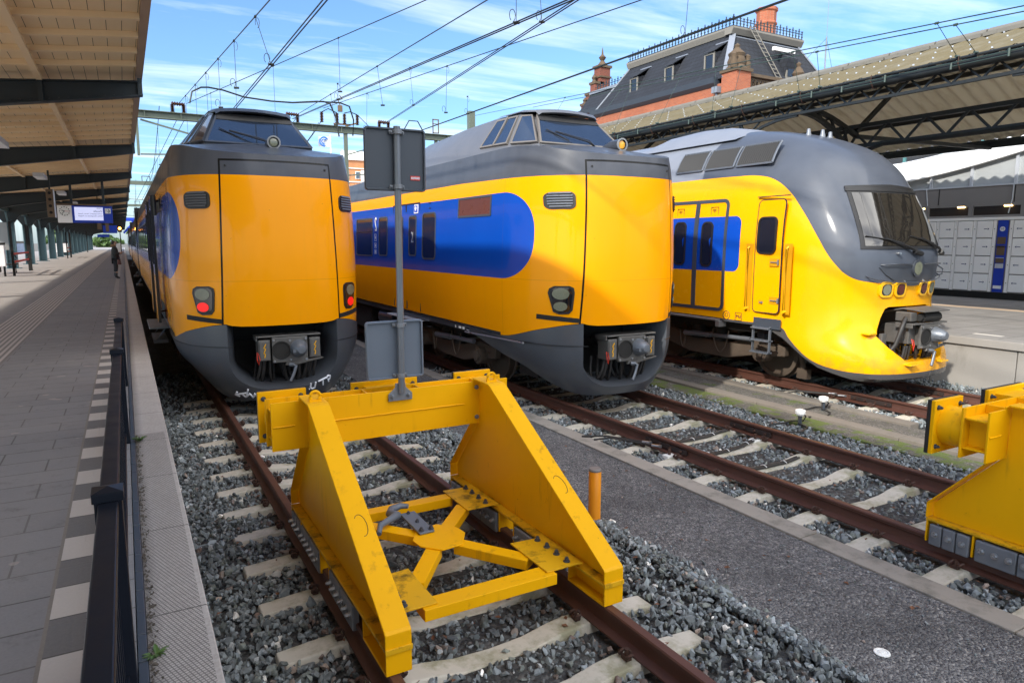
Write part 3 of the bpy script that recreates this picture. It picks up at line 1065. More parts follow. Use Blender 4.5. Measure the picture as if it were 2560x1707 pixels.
    for xs in (-0.95, 0.95):
        b.box(cx + xs - 0.006, cx + xs + 0.006, D(5.390), D(5.550), 1.049, 1.262)
    b.build('cross_beam', Y, t, bevel=0.003)
    wl_ = MB()
    for a, bb_ in ((-1.03, -0.87), (-0.66, 0.60)):
        pts = [(cx + a + (bb_ - a) * k / 30, D(5.372) - 0.001, 1.157 + random.uniform(-.002, .002)) for k in range(31)]
        wl_.tube(pts, [0.006 + random.uniform(-0.001, 0.0012) for _ in pts], 6)
    wl_.build('weld_bead', Y, t, smooth=60)
    # three buffer heads
    for xa, w in ((-0.885, 0.39), (0.0, 0.61), (0.865, 0.38)):
        h = MB()
        h.box(cx + xa - w / 2, cx + xa + w / 2, D(5.745), D(5.775), .945, 1.368)
        pl = h.build('buffer_plate', Y, t, bevel=0.004)
        MB().box(cx + xa - w / 2, cx + xa + w / 2, D(5.776), D(5.806), .945, 1.368).build('rubber_pad', M['black'], pl, bevel=0.004)
        c = MB()
        if w < 0.5:
            c.cyl((cx + xa, D(5.566), 1.157), (cx + xa, D(5.745), 1.157), 0.155, n=32)
        else:
            c.box(cx + xa - 0.2, cx + xa + 0.2, D(5.566), D(5.745), 1.0, 1.33)
        c.build('buffer_body', Y, pl, smooth=40)
        bolts(M['sign_back'], pl, [((cx + xa + u * (w / 2 - 0.045), D(5.745), 1.157 + v * 0.155), 'y', 0.014, 0.024) for u in (-1, 1) for v in (-1, 1)])
    # floor bracing
    for y0, y1, xa, xb in ((3.635, 3.78, -0.50, 0.46), (5.25, 5.37, -0.46, 0.42)):
        MB().box(cx + xa, cx + xb, D(y0), D(y1), .285, .362).build('cross_bar', Y, t, bevel=0.004)
    ctr = Vector((cx - 0.01, D(4.55), .325))
    for ex, ey in ((-.42, 3.99), (.42, 3.93), (.43, 5.06), (-.43, 5.08)):
        end = Vector((cx + ex, D(ey), .325))
        d = (end - ctr).normalized()
        MB().bar(ctr + d * 0.16, end, 0.115, 0.074).build('diagonal_arm', Y, t, bevel=0.004)
    oc = [(ctr.x + 0.205 * math.cos(R(a + 8)), ctr.y + 0.235 * math.sin(R(a + 8))) for a in (15, 62, 112, 165, 195, 242, 292, 345)]
    MB().prism(oc, 'z', .362, .374).build('centre_plate', Y, t, bevel=0.003)
    for s in (-1, 1):
        xin, xo = cx + s * 0.40, cx + s * 0.688
        for y0, y1 in ((3.67, 4.18), (4.91, 5.42)):
            poly = [(xin, D(y0)), (xo - s * 0.06, D(y0)), (xo, D(y0) - 0.01), (xo, D(y1) + 0.03), (xo - s * 0.05, D(y1) - 0.02), (xin, D(y1))]
            gp = MB().prism(poly, 'z', .363, .375).build('gusset_plate', M['yellow_dirty'], t, bevel=0.003)
            bolts(M['sign_back'], gp, [((cx + s * 0.60, D(y0) + 0.06 + (y1 - y0 - 0.12) * k / 3, .375), 'z', 0.017, 0.024) for k in range(4)])
    # coupling hook lever bolted to the centre plate
    hk = MB()
    hk.bar((cx - 0.075, D(4.63), .386), (cx - 0.085, D(5.03), .40), 0.125, 0.018)
    hk = hk.build('hook_plate', M['sign_back_light'], t, bevel=0.005)
    bolts(M['sign_back'], hk, [((cx + p[0], D(p[1]), .396), 'z', 0.016, 0.022) for p in ((-0.11, 4.66), (-0.03, 4.66), (-0.08, 4.82), (-0.085, 5.0))])
    hp = MB()
    hp.tube([(cx - 0.06, D(5.07), .44), (cx - 0.11, D(5.11), .44), (cx - 0.19, D(5.10), .43), (cx - 0.225, D(5.05), .42), (cx - 0.19, D(4.98), .42), (cx - 0.25, D(4.94), .42), (cx - 0.36, D(4.88), .41), (cx - 0.40, D(4.80), .38)],
            [.018, .026, .033, .034, .036, .03, .024, .02], 10)
    hp.build('draw_hook', M['sign_back_light'], t, smooth=50)
    return t


buffer_stop(1.94, 0.0, 'yellow steel buffer stop in the foreground carrying a pole with two grey sign backs')
buffer_stop(6.45, -2.87, 'yellow buffer stop cut off by the right photo edge on the middle track')
# black marker-pen scrawl on the sloping flanges, small maker plate
fs = bpy.data.objects['buffer_stop']
for s, yc in ((-1, 4.05), (1, 4.05)):
    xc = 1.94 + s * 0.755
    m = MB()
    sl = (1.372 - .436) / (5.03 - 3.412)
    pts = []
    for k in range(12):
        a = R(-95 + 230 * k / 11)
        u, v = 0.038 * math.cos(a), 0.075 * math.sin(a)
        y = yc + v
        pts.append((xc + u, y, .436 + (y - 3.412) * sl + 0.002))
    m.tube(pts, 0.0018, 5)
    m.build('scrawl', M['ink'], fs)

# ------------------------------------------------------------------ sign post on the buffer stop (seen from behind)
sp = thing('sign_post', 'grey pole with two rectangular sign backs bolted to the yellow buffer beam', 'sign post', (1.94, 5.33, 1.2))
PY = 5.335
tilt = -0.022                                    # the pole leans slightly
PX = lambda z: 1.945 + (z - 1.3) * 0.008
MB().tube([(PX(1.33), PY, 1.33), (PX(3.49), PY + 0.02, 3.49)], 0.0275, 18).build('pole', M['pole'], sp, smooth=40)
ft = MB()
ft.prism([(1.835, 1.262), (2.045, 1.262), (2.045, 1.32), (1.99, 1.372), (1.985, 1.41), (1.90, 1.41), (1.895, 1.372), (1.835, 1.32)], 'y', 5.352, 5.366)
ft.build('foot_plate', M['galv'], sp, bevel=0.003)
bolts(M['galv'], sp, [((x, 5.352, 1.305), 'y', 0.015, 0.024) for x in (1.868, 2.012)])


def sign_panel(z0, z1, xa, xb, yaw, mat, roll):
    cxp = (xa + xb) / 2; czp = (z0 + z1) / 2
    w, h = (xb - xa), z1 - z0
    rot = Matrix.Rotation(R(yaw), 3, 'Z') @ Matrix.Rotation(R(roll), 3, 'Y')
    T_ = lambda u, v, d: Vector((cxp, PY + 0.045, czp)) + rot @ Vector((u, d, v))
    o = rrect(-w / 2, w / 2, -h / 2, h / 2, 0.025)
    i = rrect(-w / 2 + 0.018, w / 2 - 0.018, -h / 2 + 0.018, h / 2 - 0.018, 0.012)
    m = MB()
    m.loft([[T_(u, v, 0.030) for u, v in o], [T_(u, v, -0.006) for u, v in o], [T_(u, v, -0.012) for u, v in rrect(-w / 2 + .004, w / 2 - .004, -h / 2 + .004, h / 2 - .004, .022)],
            [T_(u, v, -0.012) for u, v in rrect(-w / 2 + .014, w / 2 - .014, -h / 2 + .014, h / 2 - .014, .014)], [T_(u, v, 0.010) for u, v in i]])
    o_ = m.build('sign_panel', mat, sp, smooth=30)
    for zz in (z1 - 0.035, z0 + 0.03):
        c = MB()
        c.bar((PX(zz) - 0.062, PY + 0.035, zz), (PX(zz) + 0.062, PY + 0.035, zz), 0.012, 0.03, (0, 0, 1))
        ring = [(PX(zz) + 0.034 * math.cos(R(a)), PY + 0.034 * math.sin(R(a)) + 0.004) for a in range(180, 361, 15)]
        c.prism(ring + [(PX(zz) + 0.034, PY + 0.03), (PX(zz) - 0.034, PY + 0.03)], 'z', zz - 0.017, zz + 0.017)
        k = c.build('pole_clamp', M['galv'], sp, bevel=0.002)
        bolts(M['galv'], k, [((PX(zz) + q * 0.05, PY + 0.03, zz), 'y', 0.008, 0.012) for q in (-1, 1)])
    return T_


T1 = sign_panel(2.988, 3.480, 1.705, 2.205, -4.0, M['sign_back'], 0.3)
sign_panel(1.448, 1.935, 1.668, 2.158, -1.0, M['sign_back_light'], -0.5)
st = MB()
st.add([T1(.125, -.155, .005), T1(.205, -.155, .005), T1(.205, -.121, .005), T1(.125, -.121, .005), T1(.125, -.155, .0105), T1(.205, -.155, .0105), T1(.205, -.121, .0105), T1(.125, -.121, .0105)],
       [(0, 1, 2, 3), (0, 4, 5, 1), (1, 5, 6, 2), (2, 6, 7, 3), (3, 7, 4, 0)])
st.build('sticker', M['red'], sp)
s2 = MB()
for k in range(9):
    u = .129 + k * .0082
    s2.add([T1(u, -.148 + random.uniform(0, .005), .0035), T1(u + .0055, -.148, .0035), T1(u + .0055, -.128, .0035), T1(u, -.128 - random.uniform(0, .006), .0035)], [(0, 1, 2, 3)])
s2.build('sticker_print', M['alu'], sp)

# ------------------------------------------------------------------ small things in the yard
bo = thing('bollard', 'short orange plastic bollard with grey cap at the edge of the asphalt', 'bollard', (3.655, 4.92, 0.0))
MB().lathe([(0.058, -0.05), (0.058, 0.485), (0.055, 0.49)], (3.655, 4.92, 0)).build('post', M['orange'], bo, smooth=40)
MB().lathe([(0.060, 0.488), (0.060, 0.503), (0.052, 0.512)], (3.655, 4.92, 0), n=28).build('cap', M['steel_grey'], bo, smooth=40)

lid = thing('lid', 'white plastic lid lying on the dark asphalt path', 'lid', (4.01, 2.335, 0.0))
MB().lathe([(0.044, 0.001), (0.050, 0.004), (0.048, 0.009), (0.036, 0.011), (0.034, 0.007), (0.020, 0.008), (0.018, 0.013), (0.004, 0.014)], (4.01, 2.335, 0.0), n=28).build('disc', M['white'], lid, smooth=50)


def marker(x, y, label):
    t = thing('cable_box', label, 'cable box', (x, y, 0))
    MB().lathe([(0.028, -0.05), (0.028, 0.13)], (x, y, 0), n=14).build('post', M['sign_back'], t, smooth=40)
    MB().lathe([(0.045, 0.125), (0.056, 0.133), (0.058, 0.15), (0.070, 0.155), (0.071, 0.182), (0.066, 0.186), (0.072, 0.19), (0.067, 0.205), (0.035, 0.216), (0.003, 0.218)], (x, y, 0), n=26).build('cap', M['white'], t, smooth=50)
    m = MB()
    m.tube([(x + 0.05, y, 0.15), (x + 0.10, y - 0.02, 0.10), (x + 0.13, y + 0.04, 0.02), (x + 0.02, y + 0.15, 0.01), (x - 0.20, y + 0.12, 0.012), (x - 0.45, y + 0.16, 0.01)], 0.011, 6)
    m.tube([(x - 0.02, y, 0.14), (x - 0.08, y - 0.04, 0.03), (x - 0.1, y - 0.2, 0.012), (x - 0.35, y - 0.32, 0.01), (x - 0.6, y - 0.2, 0.01)], 0.010, 6)
    m.build('cable', M['hose'], t, smooth=60)


marker(8.27, 6.27, 'white capped cable box beside the middle track ballast')
marker(9.30, 6.65, 'white capped cable box on the mossy path nearer the right train')


def cable_on_sleeper(y, x0, x1, label, loose=0.0):
    t = thing('track_cable', label, 'cable', ((x0 + x1) / 2, y, 0))
    m = MB()
    for off in (-0.02, 0.016):
        pts = []
        for k in range(15):
            u = k / 14
            x = x0 + (x1 - x0) * u
            z = np.interp(abs(x - TRK[1]), [0, .25, .46, .58, 1.3], [-.05, -.042, -.002, 0.01, 0.0]) + 0.022
            pts.append((x, y + off + 0.05 * math.sin(u * 3.0) + loose * u * u, z))
        m.tube(pts, 0.013, 7)
    o = m.build('cable_pair', M['hose'], t, smooth=60)
    c = MB()
    for u in (0.2, 0.5, 0.8):
        x = x0 + (x1 - x0) * u
        z = np.interp(abs(x - TRK[1]), [0, .25, .46, .58, 1.3], [-.05, -.042, -.002, 0.01, 0.0])
        c.tube([(x, y - 0.045 + 0.05 * math.sin(u * 3) + loose * u * u + 0.09 * k / 8, z + 0.024 + 0.018 * math.sin(math.pi * k / 8)) for k in range(9)], 0.005, 5)
    c.build('cable_tie', M['white'], t)


cable_on_sleeper(6.47, 5.86, 7.02, 'pair of black cables tied to a sleeper nearest the charcoal train skirt')
cable_on_sleeper(5.86, 5.84, 7.08, 'pair of black cables tied to the second pale sleeper before the rail joint', 0.1)
cable_on_sleeper(5.22, 5.82, 6.9, 'thin black cables tied to the sleeper at the bolted rail joint')
for (x, y, lab) in ((5.40, 6.75, 'black cables with metal lugs ending at the near middle rail'), (9.95, 7.4, 'black cable with metal lug ending at the right track near rail')):
    t = thing('rail_cable', lab, 'cable', (x, y, 0))
    m = MB()
    for k in (0, 1):
        m.tube([(x - 0.28 + 0.05 * k, y + 0.45 - 0.2 * k, 0.03), (x - 0.05, y + 0.22 - 0.1 * k, 0.06), (x + 0.1, y - 0.05 - 0.12 * k, 0.06), (x + 0.17, y - 0.26 - 0.18 * k, 0.075)], 0.013, 7)
    m.build('cable', M['hose'], t, smooth=60)
    m = MB()
    for k in (0, 1):
        m.cyl((x + 0.165, y - 0.25 - 0.18 * k, 0.075), (x + 0.20, y - 0.36 - 0.18 * k, 0.085), 0.017, n=8)
        m.cyl((x + 0.20, y - 0.36 - 0.18 * k, 0.07), (x + 0.20, y - 0.36 - 0.18 * k, 0.10), 0.022, n=6)
    m.build('lug', M['steel'], t)
for x, y, lab in ((5.58, 6.02, 'white insulating block at the near middle rail joint'), (7.02, 5.98, 'white insulating block inside the far middle rail joint')):
    t = thing('rail_block', lab, 'block', (x, y, 0))
    MB().box(x - 0.07, x + 0.07, y - 0.05, y + 0.05, -0.02, 0.035).build('block', M['white'], t, bevel=0.006)
    MB().cyl((x, y, 0.03), (x, y, 0.10), 0.018, n=8).build('bolt', M['clip'], t)

# fallen leaves and litter on the ballast
lf = MB()
for k in range(320):
    a = rng.uniform(0, 6.28)
    if k > 280: x, y = rng.uniform(3.8, 4.95), rng.uniform(2.2, 9)
    elif k % 3 == 0: x, y = rng.uniform(0.35, 3.6), rng.uniform(2.4, 9)
    elif k % 3 == 1: x, y = rng.choice([1.91 - .75, 1.91 + .75]) + rng.normal(0, .12), rng.uniform(2.4, 9)
    else: x, y = rng.uniform(5.3, 8.3), rng.uniform(2.2, 8)
    s = rng.uniform(0.014, 0.03)
    d = Vector((math.cos(a), math.sin(a), rng.uniform(-.3, .3))) * s
    e = Vector((-math.sin(a), math.cos(a), rng.uniform(-.3, .3))) * s * 0.6
    c = Vector((x, y, rng.uniform(0.0, 0.012)))
    lf.add([c - d, c - e + Vector((0, 0, .006)), c + d, c + e + Vector((0, 0, .004))], [(0, 1, 2), (0, 2, 3)])
tag(lf.build('leaf_litter', simple('dead_leaf', (0.16, 0.07, 0.035), 0.8, var=0.5, scale=2.0), recalc=False), 'scattered brown dead leaves on the ballast', kind='stuff')
# ------------------------------------------------------------------ trains with the bulging cab on the roof
ICM_PLAN = [(0, 0), (.3, .012), (.55, .05), (.75, .115), (.92, .225), (1.06, .37), (1.18, .55), (1.28, .78), (1.345, 1.04), (1.385, 1.31), (1.40, 1.5)]
ICM_W = [(.2, .93), (1.15, .985), (2.04, 1.0), (2.9, .985), (3.5, .955), (4.0, .905)]
ICM_DY = [(1.15, .05), (2.04, 0), (2.9, .015), (3.5, .055), (3.8, .10), (4.0, .16)]
ICM_ZB = [(0, 1.39), (.09, 1.40), (.14, 1.43), (.6, 1.33), (1.45, 1.15), (3.0, 1.17), (30, 1.17)]
ICM_ZS = [(0, 3.79), (.3, 3.85), (.7, 3.93), (1.3, 3.985), (3, 3.99), (30, 3.99)]


def icm_plan_y(lat):
    return smooth_tab(ICM_PLAN, min(abs(lat), 1.4))


def icm_at(lat0, y, z):
    w = smooth_tab(ICM_W, z)
    k = max(0.0, 1 - y / 1.6)
    return lat0 * w, y + smooth_tab(ICM_DY, z) * k


def icm_front(u, v, off=0.0):
    """point on the nose, u = lateral metres, v = height"""
    w = smooth_tab(ICM_W, v)
    lat0 = max(-1.399, min(1.399, u / w))
    y = icm_plan_y(lat0)
    x, yy = icm_at(lat0, y, v)
    e = 0.01
    dyl = (icm_plan_y(abs(lat0) + e) - icm_plan_y(abs(lat0) - e if abs(lat0) > e else 0)) / (2 * e) * (1 if lat0 >= 0 else -1)
    n = Vector((dyl, -1.0, 0)).normalized()
    return Vector((x + n.x * off, yy + n.y * off, v))


def mat_icm(name, lit):
    m, nt, N, L, b = new_mat(name)
    co = COORD(nt)
    x, y, z = XYZ(nt, co)
    ax = NM(nt, 'ABSOLUTE', x)
    nz_ = NOISE(nt, 1.3, 5, 0.6)
    yel = MIX(nt, nz_, (0.86, 0.315, 0.0004), (0.92, 0.345, 0.0008))
    # faint weather streaks and fly specks
    stk = RANGE(nt, NOISE(nt, 7, 5, 0.6, stretch=(1.5, 1.5, 0.10)), 0.55, 0.8, 0, 0.16)
    yel = MIX(nt, stk, yel, (0.62, 0.30, 0.02))
    spk = NM(nt, 'GREATER_THAN', NOISE(nt, 26, 1, 0.3), 0.825)
    yel = MIX(nt, NM(nt, 'MULTIPLY', spk, 0.5), yel, (0.12, 0.06, 0.01))
    # blue band with an elliptical end
    ey = NM(nt, 'DIVIDE', NM(nt, 'SUBTRACT', 1.50, y), 0.75)
    ey = NM(nt, 'MAXIMUM', ey, 0.0)
    ez = NM(nt, 'DIVIDE', NM(nt, 'SUBTRACT', z, 2.675), 0.645)
    ez = NM(nt, 'ABSOLUTE', ez)
    ins = NM(nt, 'LESS_THAN', NM(nt, 'ADD', NM(nt, 'POWER', ey, 2.0), NM(nt, 'POWER', ez, 2.6)), 1.0)
    straight = NM(nt, 'MULTIPLY', NM(nt, 'GREATER_THAN', y, 1.50), NM(nt, 'LESS_THAN', ez, 1.0))
    blue = NM(nt, 'MAXIMUM', ins, straight)
    blue = NM(nt, 'MULTIPLY', blue, NM(nt, 'GREATER_THAN', y, 0.55))
    bl = MIX(nt, nz_, (0.003, 0.050, 0.32), (0.004, 0.062, 0.38))
    c = MIX(nt, blue, yel, bl)
    gt = NM(nt, 'GREATER_THAN', z, NM(nt, 'ADD', 3.495, NM(nt, 'MULTIPLY', NM(nt, 'MINIMUM', y, 3.0), 0.02)))
    gcol = MIX(nt, NOISE(nt, 3, 6, 0.65, stretch=(1, 1, .4)), (0.050, 0.056, 0.070), (0.090, 0.097, 0.115))
    c = MIX(nt, gt, c, gcol)
    gb = NM(nt, 'MULTIPLY', NM(nt, 'GREATER_THAN', y, 1.55), NM(nt, 'LESS_THAN', z, 1.19))
    c = MIX(nt, gb, c, (0.03, 0.033, 0.04))
    # gaps round the nose door, joint lines
    dl = NM(nt, 'ABSOLUTE', NM(nt, 'SUBTRACT', ax, NM(nt, 'SUBTRACT', 0.83, NM(nt, 'MULTIPLY', NM(nt, 'SUBTRACT', z, 1.39), 0.0345))))
    dm = NM(nt, 'MULTIPLY', NM(nt, 'LESS_THAN', dl, 0.012), NM(nt, 'MULTIPLY', NM(nt, 'LESS_THAN', y, 0.6), NM(nt, 'LESS_THAN', z, 3.70)))
    dt = NM(nt, 'MULTIPLY', NM(nt, 'LESS_THAN', NM(nt, 'ABSOLUTE', NM(nt, 'SUBTRACT', z, 3.70)), 0.014), NM(nt, 'MULTIPLY', NM(nt, 'LESS_THAN', ax, 0.76), NM(nt, 'LESS_THAN', y, 0.6)))
    gap = NM(nt, 'MAXIMUM', dm, dt)
    jl = NM(nt, 'MULTIPLY', NM(nt, 'LESS_THAN', NM(nt, 'ABSOLUTE', NM(nt, 'SUBTRACT', y, 1.47)), 0.003), NM(nt, 'LESS_THAN', z, 3.5))
    jl2 = NM(nt, 'MULTIPLY', NM(nt, 'LESS_THAN', NM(nt, 'ABSOLUTE', NM(nt, 'SUBTRACT', z, 2.035)), 0.003), NM(nt, 'LESS_THAN', y, 1.45))
    c = MIX(nt, NM(nt, 'MULTIPLY', NM(nt, 'MAXIMUM', jl, jl2), 0.35), c, (0.10, 0.05, 0.01))
    c = MIX(nt, gap, c, (0.006, 0.006, 0.006))
    L.new(c, b.inputs["Base Color"])
    L.new(NM(nt, 'ADD', NM(nt, 'MULTIPLY', gt, 0.16), RANGE(nt, NOISE(nt, 5, 5, 0.6), 0.3, 0.7, 0.17, 0.27)), b.inputs["Roughness"])
    b.inputs["Coat Weight"].default_value = 0.3
    b.inputs["Coat Roughness"].default_value = 0.03
    b.inputs["Coat IOR"].default_value = 1.35
    b.inputs["Specular IOR Level"].default_value = 0.15
    h = NM(nt, 'ADD', NM(nt, 'MULTIPLY', NOISE(nt, 1.8, 2, 0.4), 1.0), NM(nt, 'MULTIPLY', gap, -0.5))
    BUMP(nt, b, h, 0.05, 0.05)
    return m


def coupler(t, cx, yf, z, w=1.0, boxes=True):
    """automatic coupler head: face plate with cup and cone, electric boxes, cover, hoses, handle"""
    P = lambda u, d, v: (cx + u, yf + d, z + v)
    a = MB()
    a.box(cx - .255, cx + .255, yf, yf + .05, z - .19, z + .185)
    a.box(cx - .20, cx + .20, yf + .05, yf + .35, z - .15, z + .15)
    a.cyl(P(0, .3, 0), P(0, .9, .02), .11, n=14)
    o = a.build('coupler_head', M['coupler'], t, bevel=0.012)
    c = MB()
    c.lathe([(0.135, 0.0), (0.135, -.012), (0.115, -.012), (0.105, .02), (0.05, .045), (0.001, .045)], P(-.125, -.001, -.005), 'y', 26)
    c.build('coupler_cup', M['void'], o, smooth=40)
    k = MB()
    k.lathe([(0.130, .0), (0.125, -.03), (0.105, -.10), (0.075, -.16), (0.055, -.185), (0.001, -.19)], P(.125, 0.001, .01), 'y', 26)
    k.box(cx + .01, cx + .20, yf - .15, yf - .02, z - .035, z + .012)
    k.build('coupler_cone', M['pole'], o, smooth=40)
    h = MB()
    for u, v in ((0, .13), (0, -.15), (-.23, .15), (.23, .15), (-.23, -.16), (.23, -.16)):
        h.cyl(P(u, -.002, v), P(u, -.014, v), .018, n=10)
    h.build('bolt', M['steel'], o)
    if boxes:
        for s in (-1, 1):
            e = MB()
            e.box(cx + s * .36 - .082, cx + s * .36 + .082, yf + .01, yf + .26, z - .15, z + .155)
            e.box(cx + s * .36 - .07, cx + s * .36 + .07, yf - .005, yf + .01, z - .14, z + .14)
            eb = e.build('electric_box', M['coupler'], t, bevel=0.008)
            zz = [(.02, .10), (-.012, .045), (.012, .03), (-.014, -.035), (.006, -.045), (-.004, -.10)]
            l = MB()
            for (u0, v0), (u1, v1) in zip(zz, zz[1:]):
                l.bar(P(s * .36 + u0, -.0075, v0), P(s * .36 + u1, -.0075, v1), 0.012, 0.004, (0, 1, 0))
            l.build('warning_flash', M['yellow'], eb)
    cv = MB()
    cv.box(cx - .45, cx + .45, yf + .0, yf + .30, z + .19, z + .215)
    cv.box(cx - .47, cx - .45, yf + .02, yf + .30, z + .14, z + .215)
    cv.build('cover_plate', M['coupler'], t, bevel=0.008)
    lp = MB()
    lp.prism([(-.06, -.19), (.06, -.19), (.47, -.15), (.48, -.17), (.10, -.235), (-.08, -.235)], 'y', yf + .0, yf + .06)
    lp.v = [(cx + p[0], p[1], z + p[2]) for p in lp.v]
    lp.build('guide_lip', M['coupler'], t, bevel=0.006)
    hd = MB()
    hd.tube([P(-.02, .0, -.225), P(.03, -.03, -.23), P(.06, -.045, -.245), P(.03, -.06, -.35), P(-.03, -.07, -.46)], [.028, .030, .028, .022, .022], 12)
    hd.build('release_handle', M['pole'], t, smooth=50)
    hs = MB()
    for u, v, r in ((-.42, .10, .022), (-.33, .12, .026), (-.22, .16, .02), (-.06, .18, .024), (.10, .20, .026), (.22, .16, .026), (.34, .14, .022), (.42, .12, .02)):
        pts = []
        for j in range(11):
            a = math.pi * j / 10
            pts.append(P(u + .05 * math.sin(a * 1.3 + u * 9), .16 + .30 * (1 - math.cos(a)) / 2, -.15 - (.30 + v * .4) * math.sin(a) ** 0.8))
        hs.tube(pts, r, 8)
    hs.build('brake_hose', M['hose'], t, smooth=60)
    rp = MB()
    rp.tube([P(-.46, .02, -.02), P(-.47, -.01, -.12), P(-.45, -.01, -.20), P(-.43, -.01, -.12), P(-.45, .0, -.03)], 0.006, 5)
    rp.build('safety_loop', M['red'], t, smooth=50)
    return o


def wheelset(t, cx, y, r=0.46):
    for s in (-1, 1):
        m = MB()
        xx = cx + s * (GA - 0.02)
        m.lathe([(0.03, -.07), (0.09, -.07), (0.09, -.05), (0.25, -.03), (r - .08, -.045), (r - .075, -.065), (r, -.065), (r, .04), (r + .03, .055), (r + .03, .07), (r - .08, .07), (0.2, .03), (0.03, .05)] if s < 0 else
                [(0.03, .07), (0.09, .07), (0.09, .05), (0.25, .03), (r - .08, .045), (r - .075, .065), (r, .065), (r, -.04), (r + .03, -.055), (r + .03, -.07), (r - .08, -.07), (0.2, -.03), (0.03, -.05)],
                (xx, y, RAIL_Z + r), 'x', 40)
        m.build('wheel', M['bogie'], t, smooth=35)
    MB().cyl((cx - .7, y, RAIL_Z + r), (cx + .7, y, RAIL_Z + r), .08, n=12).build('axle', M['bogie'], t, smooth=40)


def bogie(t, cx, ya, yb, half=1.02):
    """side frame, axle boxes, springs, dampers, hoses on both sides"""
    yc = (ya + yb) / 2
    for s in (-1, 1):
        x = cx + s * half
        m = MB()
        m.prism([(ya - .45, .62), (ya + .25, .55), (yc - .5, .42), (yc + .5, .42), (yb - .25, .55), (yb + .45, .62), (yb + .45, .80), (yb - .3, .86), (yc + .5, .72), (yc - .5, .72), (ya + .3, .86), (ya - .45, .80)], 'x', x - .06, x + .06)
        fr = m.build('bogie_frame', M['bogie'], t, bevel=0.02)
        for y in (ya, yb):
            b = MB()
            b.cyl((x - .05 * s, y, .63), (x + .17 * s, y, .63), .155, n=20)
            b.cyl((x + .17 * s, y, .63), (x + .21 * s, y, .63), .09, n=14)
            for k in range(6):
                a = R(60 * k)
                b.cyl((x + .16 * s, y + .12 * math.cos(a), .63 + .12 * math.sin(a)), (x + .19 * s, y + .12 * math.cos(a), .63 + .12 * math.sin(a)), .016, n=6)
            b.box(x - .08, x + .10, y - .19, y + .19, .60, .70)
            b.build('axle_box', M['bogie'], fr, smooth=40)
            sp_ = MB()
            for dy in (-.27, .27):
                for k in range(5):
                    sp_.lathe([(0.06, 0), (0.075, .012), (0.06, .024)], (x, y + dy, .68 + k * .045), n=14)
            sp_.build('spring', M['bogie'], fr, smooth=50)
        sp2 = MB()
        for dy in (-.28, .28):
            sp2.cyl((x + .02 * s, yc + dy, .72), (x + .02 * s, yc + dy, 1.08), .13, n=18)
        sp2.build('air_spring', M['void'], fr, smooth=40)
        d = MB()
        d.tube([(x + .17 * s, yc - 1.15, .86), (x + .17 * s, yc - .2, .83)], .04, 10)
        d.tube([(x + .17 * s, yc - .2, .83), (x + .17 * s, yc + .5, .80)], .055, 10)
        d.box(x + .05, x + .23, yc - 1.25, yc - 1.1, .78, .95)
        d.build('yaw_damper', M['pole'] if s < 0 else M['bogie'], fr, smooth=40)
        bx = MB()
        bx.box(x - .05, x + .16, yc - .75, yc - .55, .92, 1.12)
        bx.box(x - .02, x + .15, yc + .3, yc + .55, .94, 1.14)
        bx.build('junction_box', M['bogie'], fr, bevel=0.01)
        h = MB()
        for (dy0, dy1, z0, zd) in ((-.65, -.25, .95, .42), (.45, .62, .85, .34)):
            h.tube([(x + .19 * s, yc + dy0 + (dy1 - dy0) * k / 10, z0 - zd * math.sin(math.pi * min(1, k / 10)) ** 0.7) for k in range(11)], .011, 6)
        h.build('hose', M['bogie'], fr, smooth=60)


def window(t, x, y0, y1, z0, z1, r, s, frame=0.025, mat=None, name='window', parent=None):
    """rounded window on a flat side; s is the outward x sign"""
    o = rrect(y0, y1, z0, z1, r)
    i = rrect(y0 + frame, y1 - frame, z0 + frame, z1 - frame, max(.01, r - frame))
    m = MB()
    m.loft([[(x, a, b) for a, b in o], [(x + s * .018, a, b) for a, b in o], [(x + s * .018, a, b) for a, b in i], [(x + s * .004, a, b) for a, b in i]], True, False)
    f = m.build(name, M['black'], parent or t, smooth=40)
    g = MB()
    g.prism(i, 'x', x + s * .002, x + s * .008)
    g.build('pane', mat or M['glass_dark'], f)
    return f


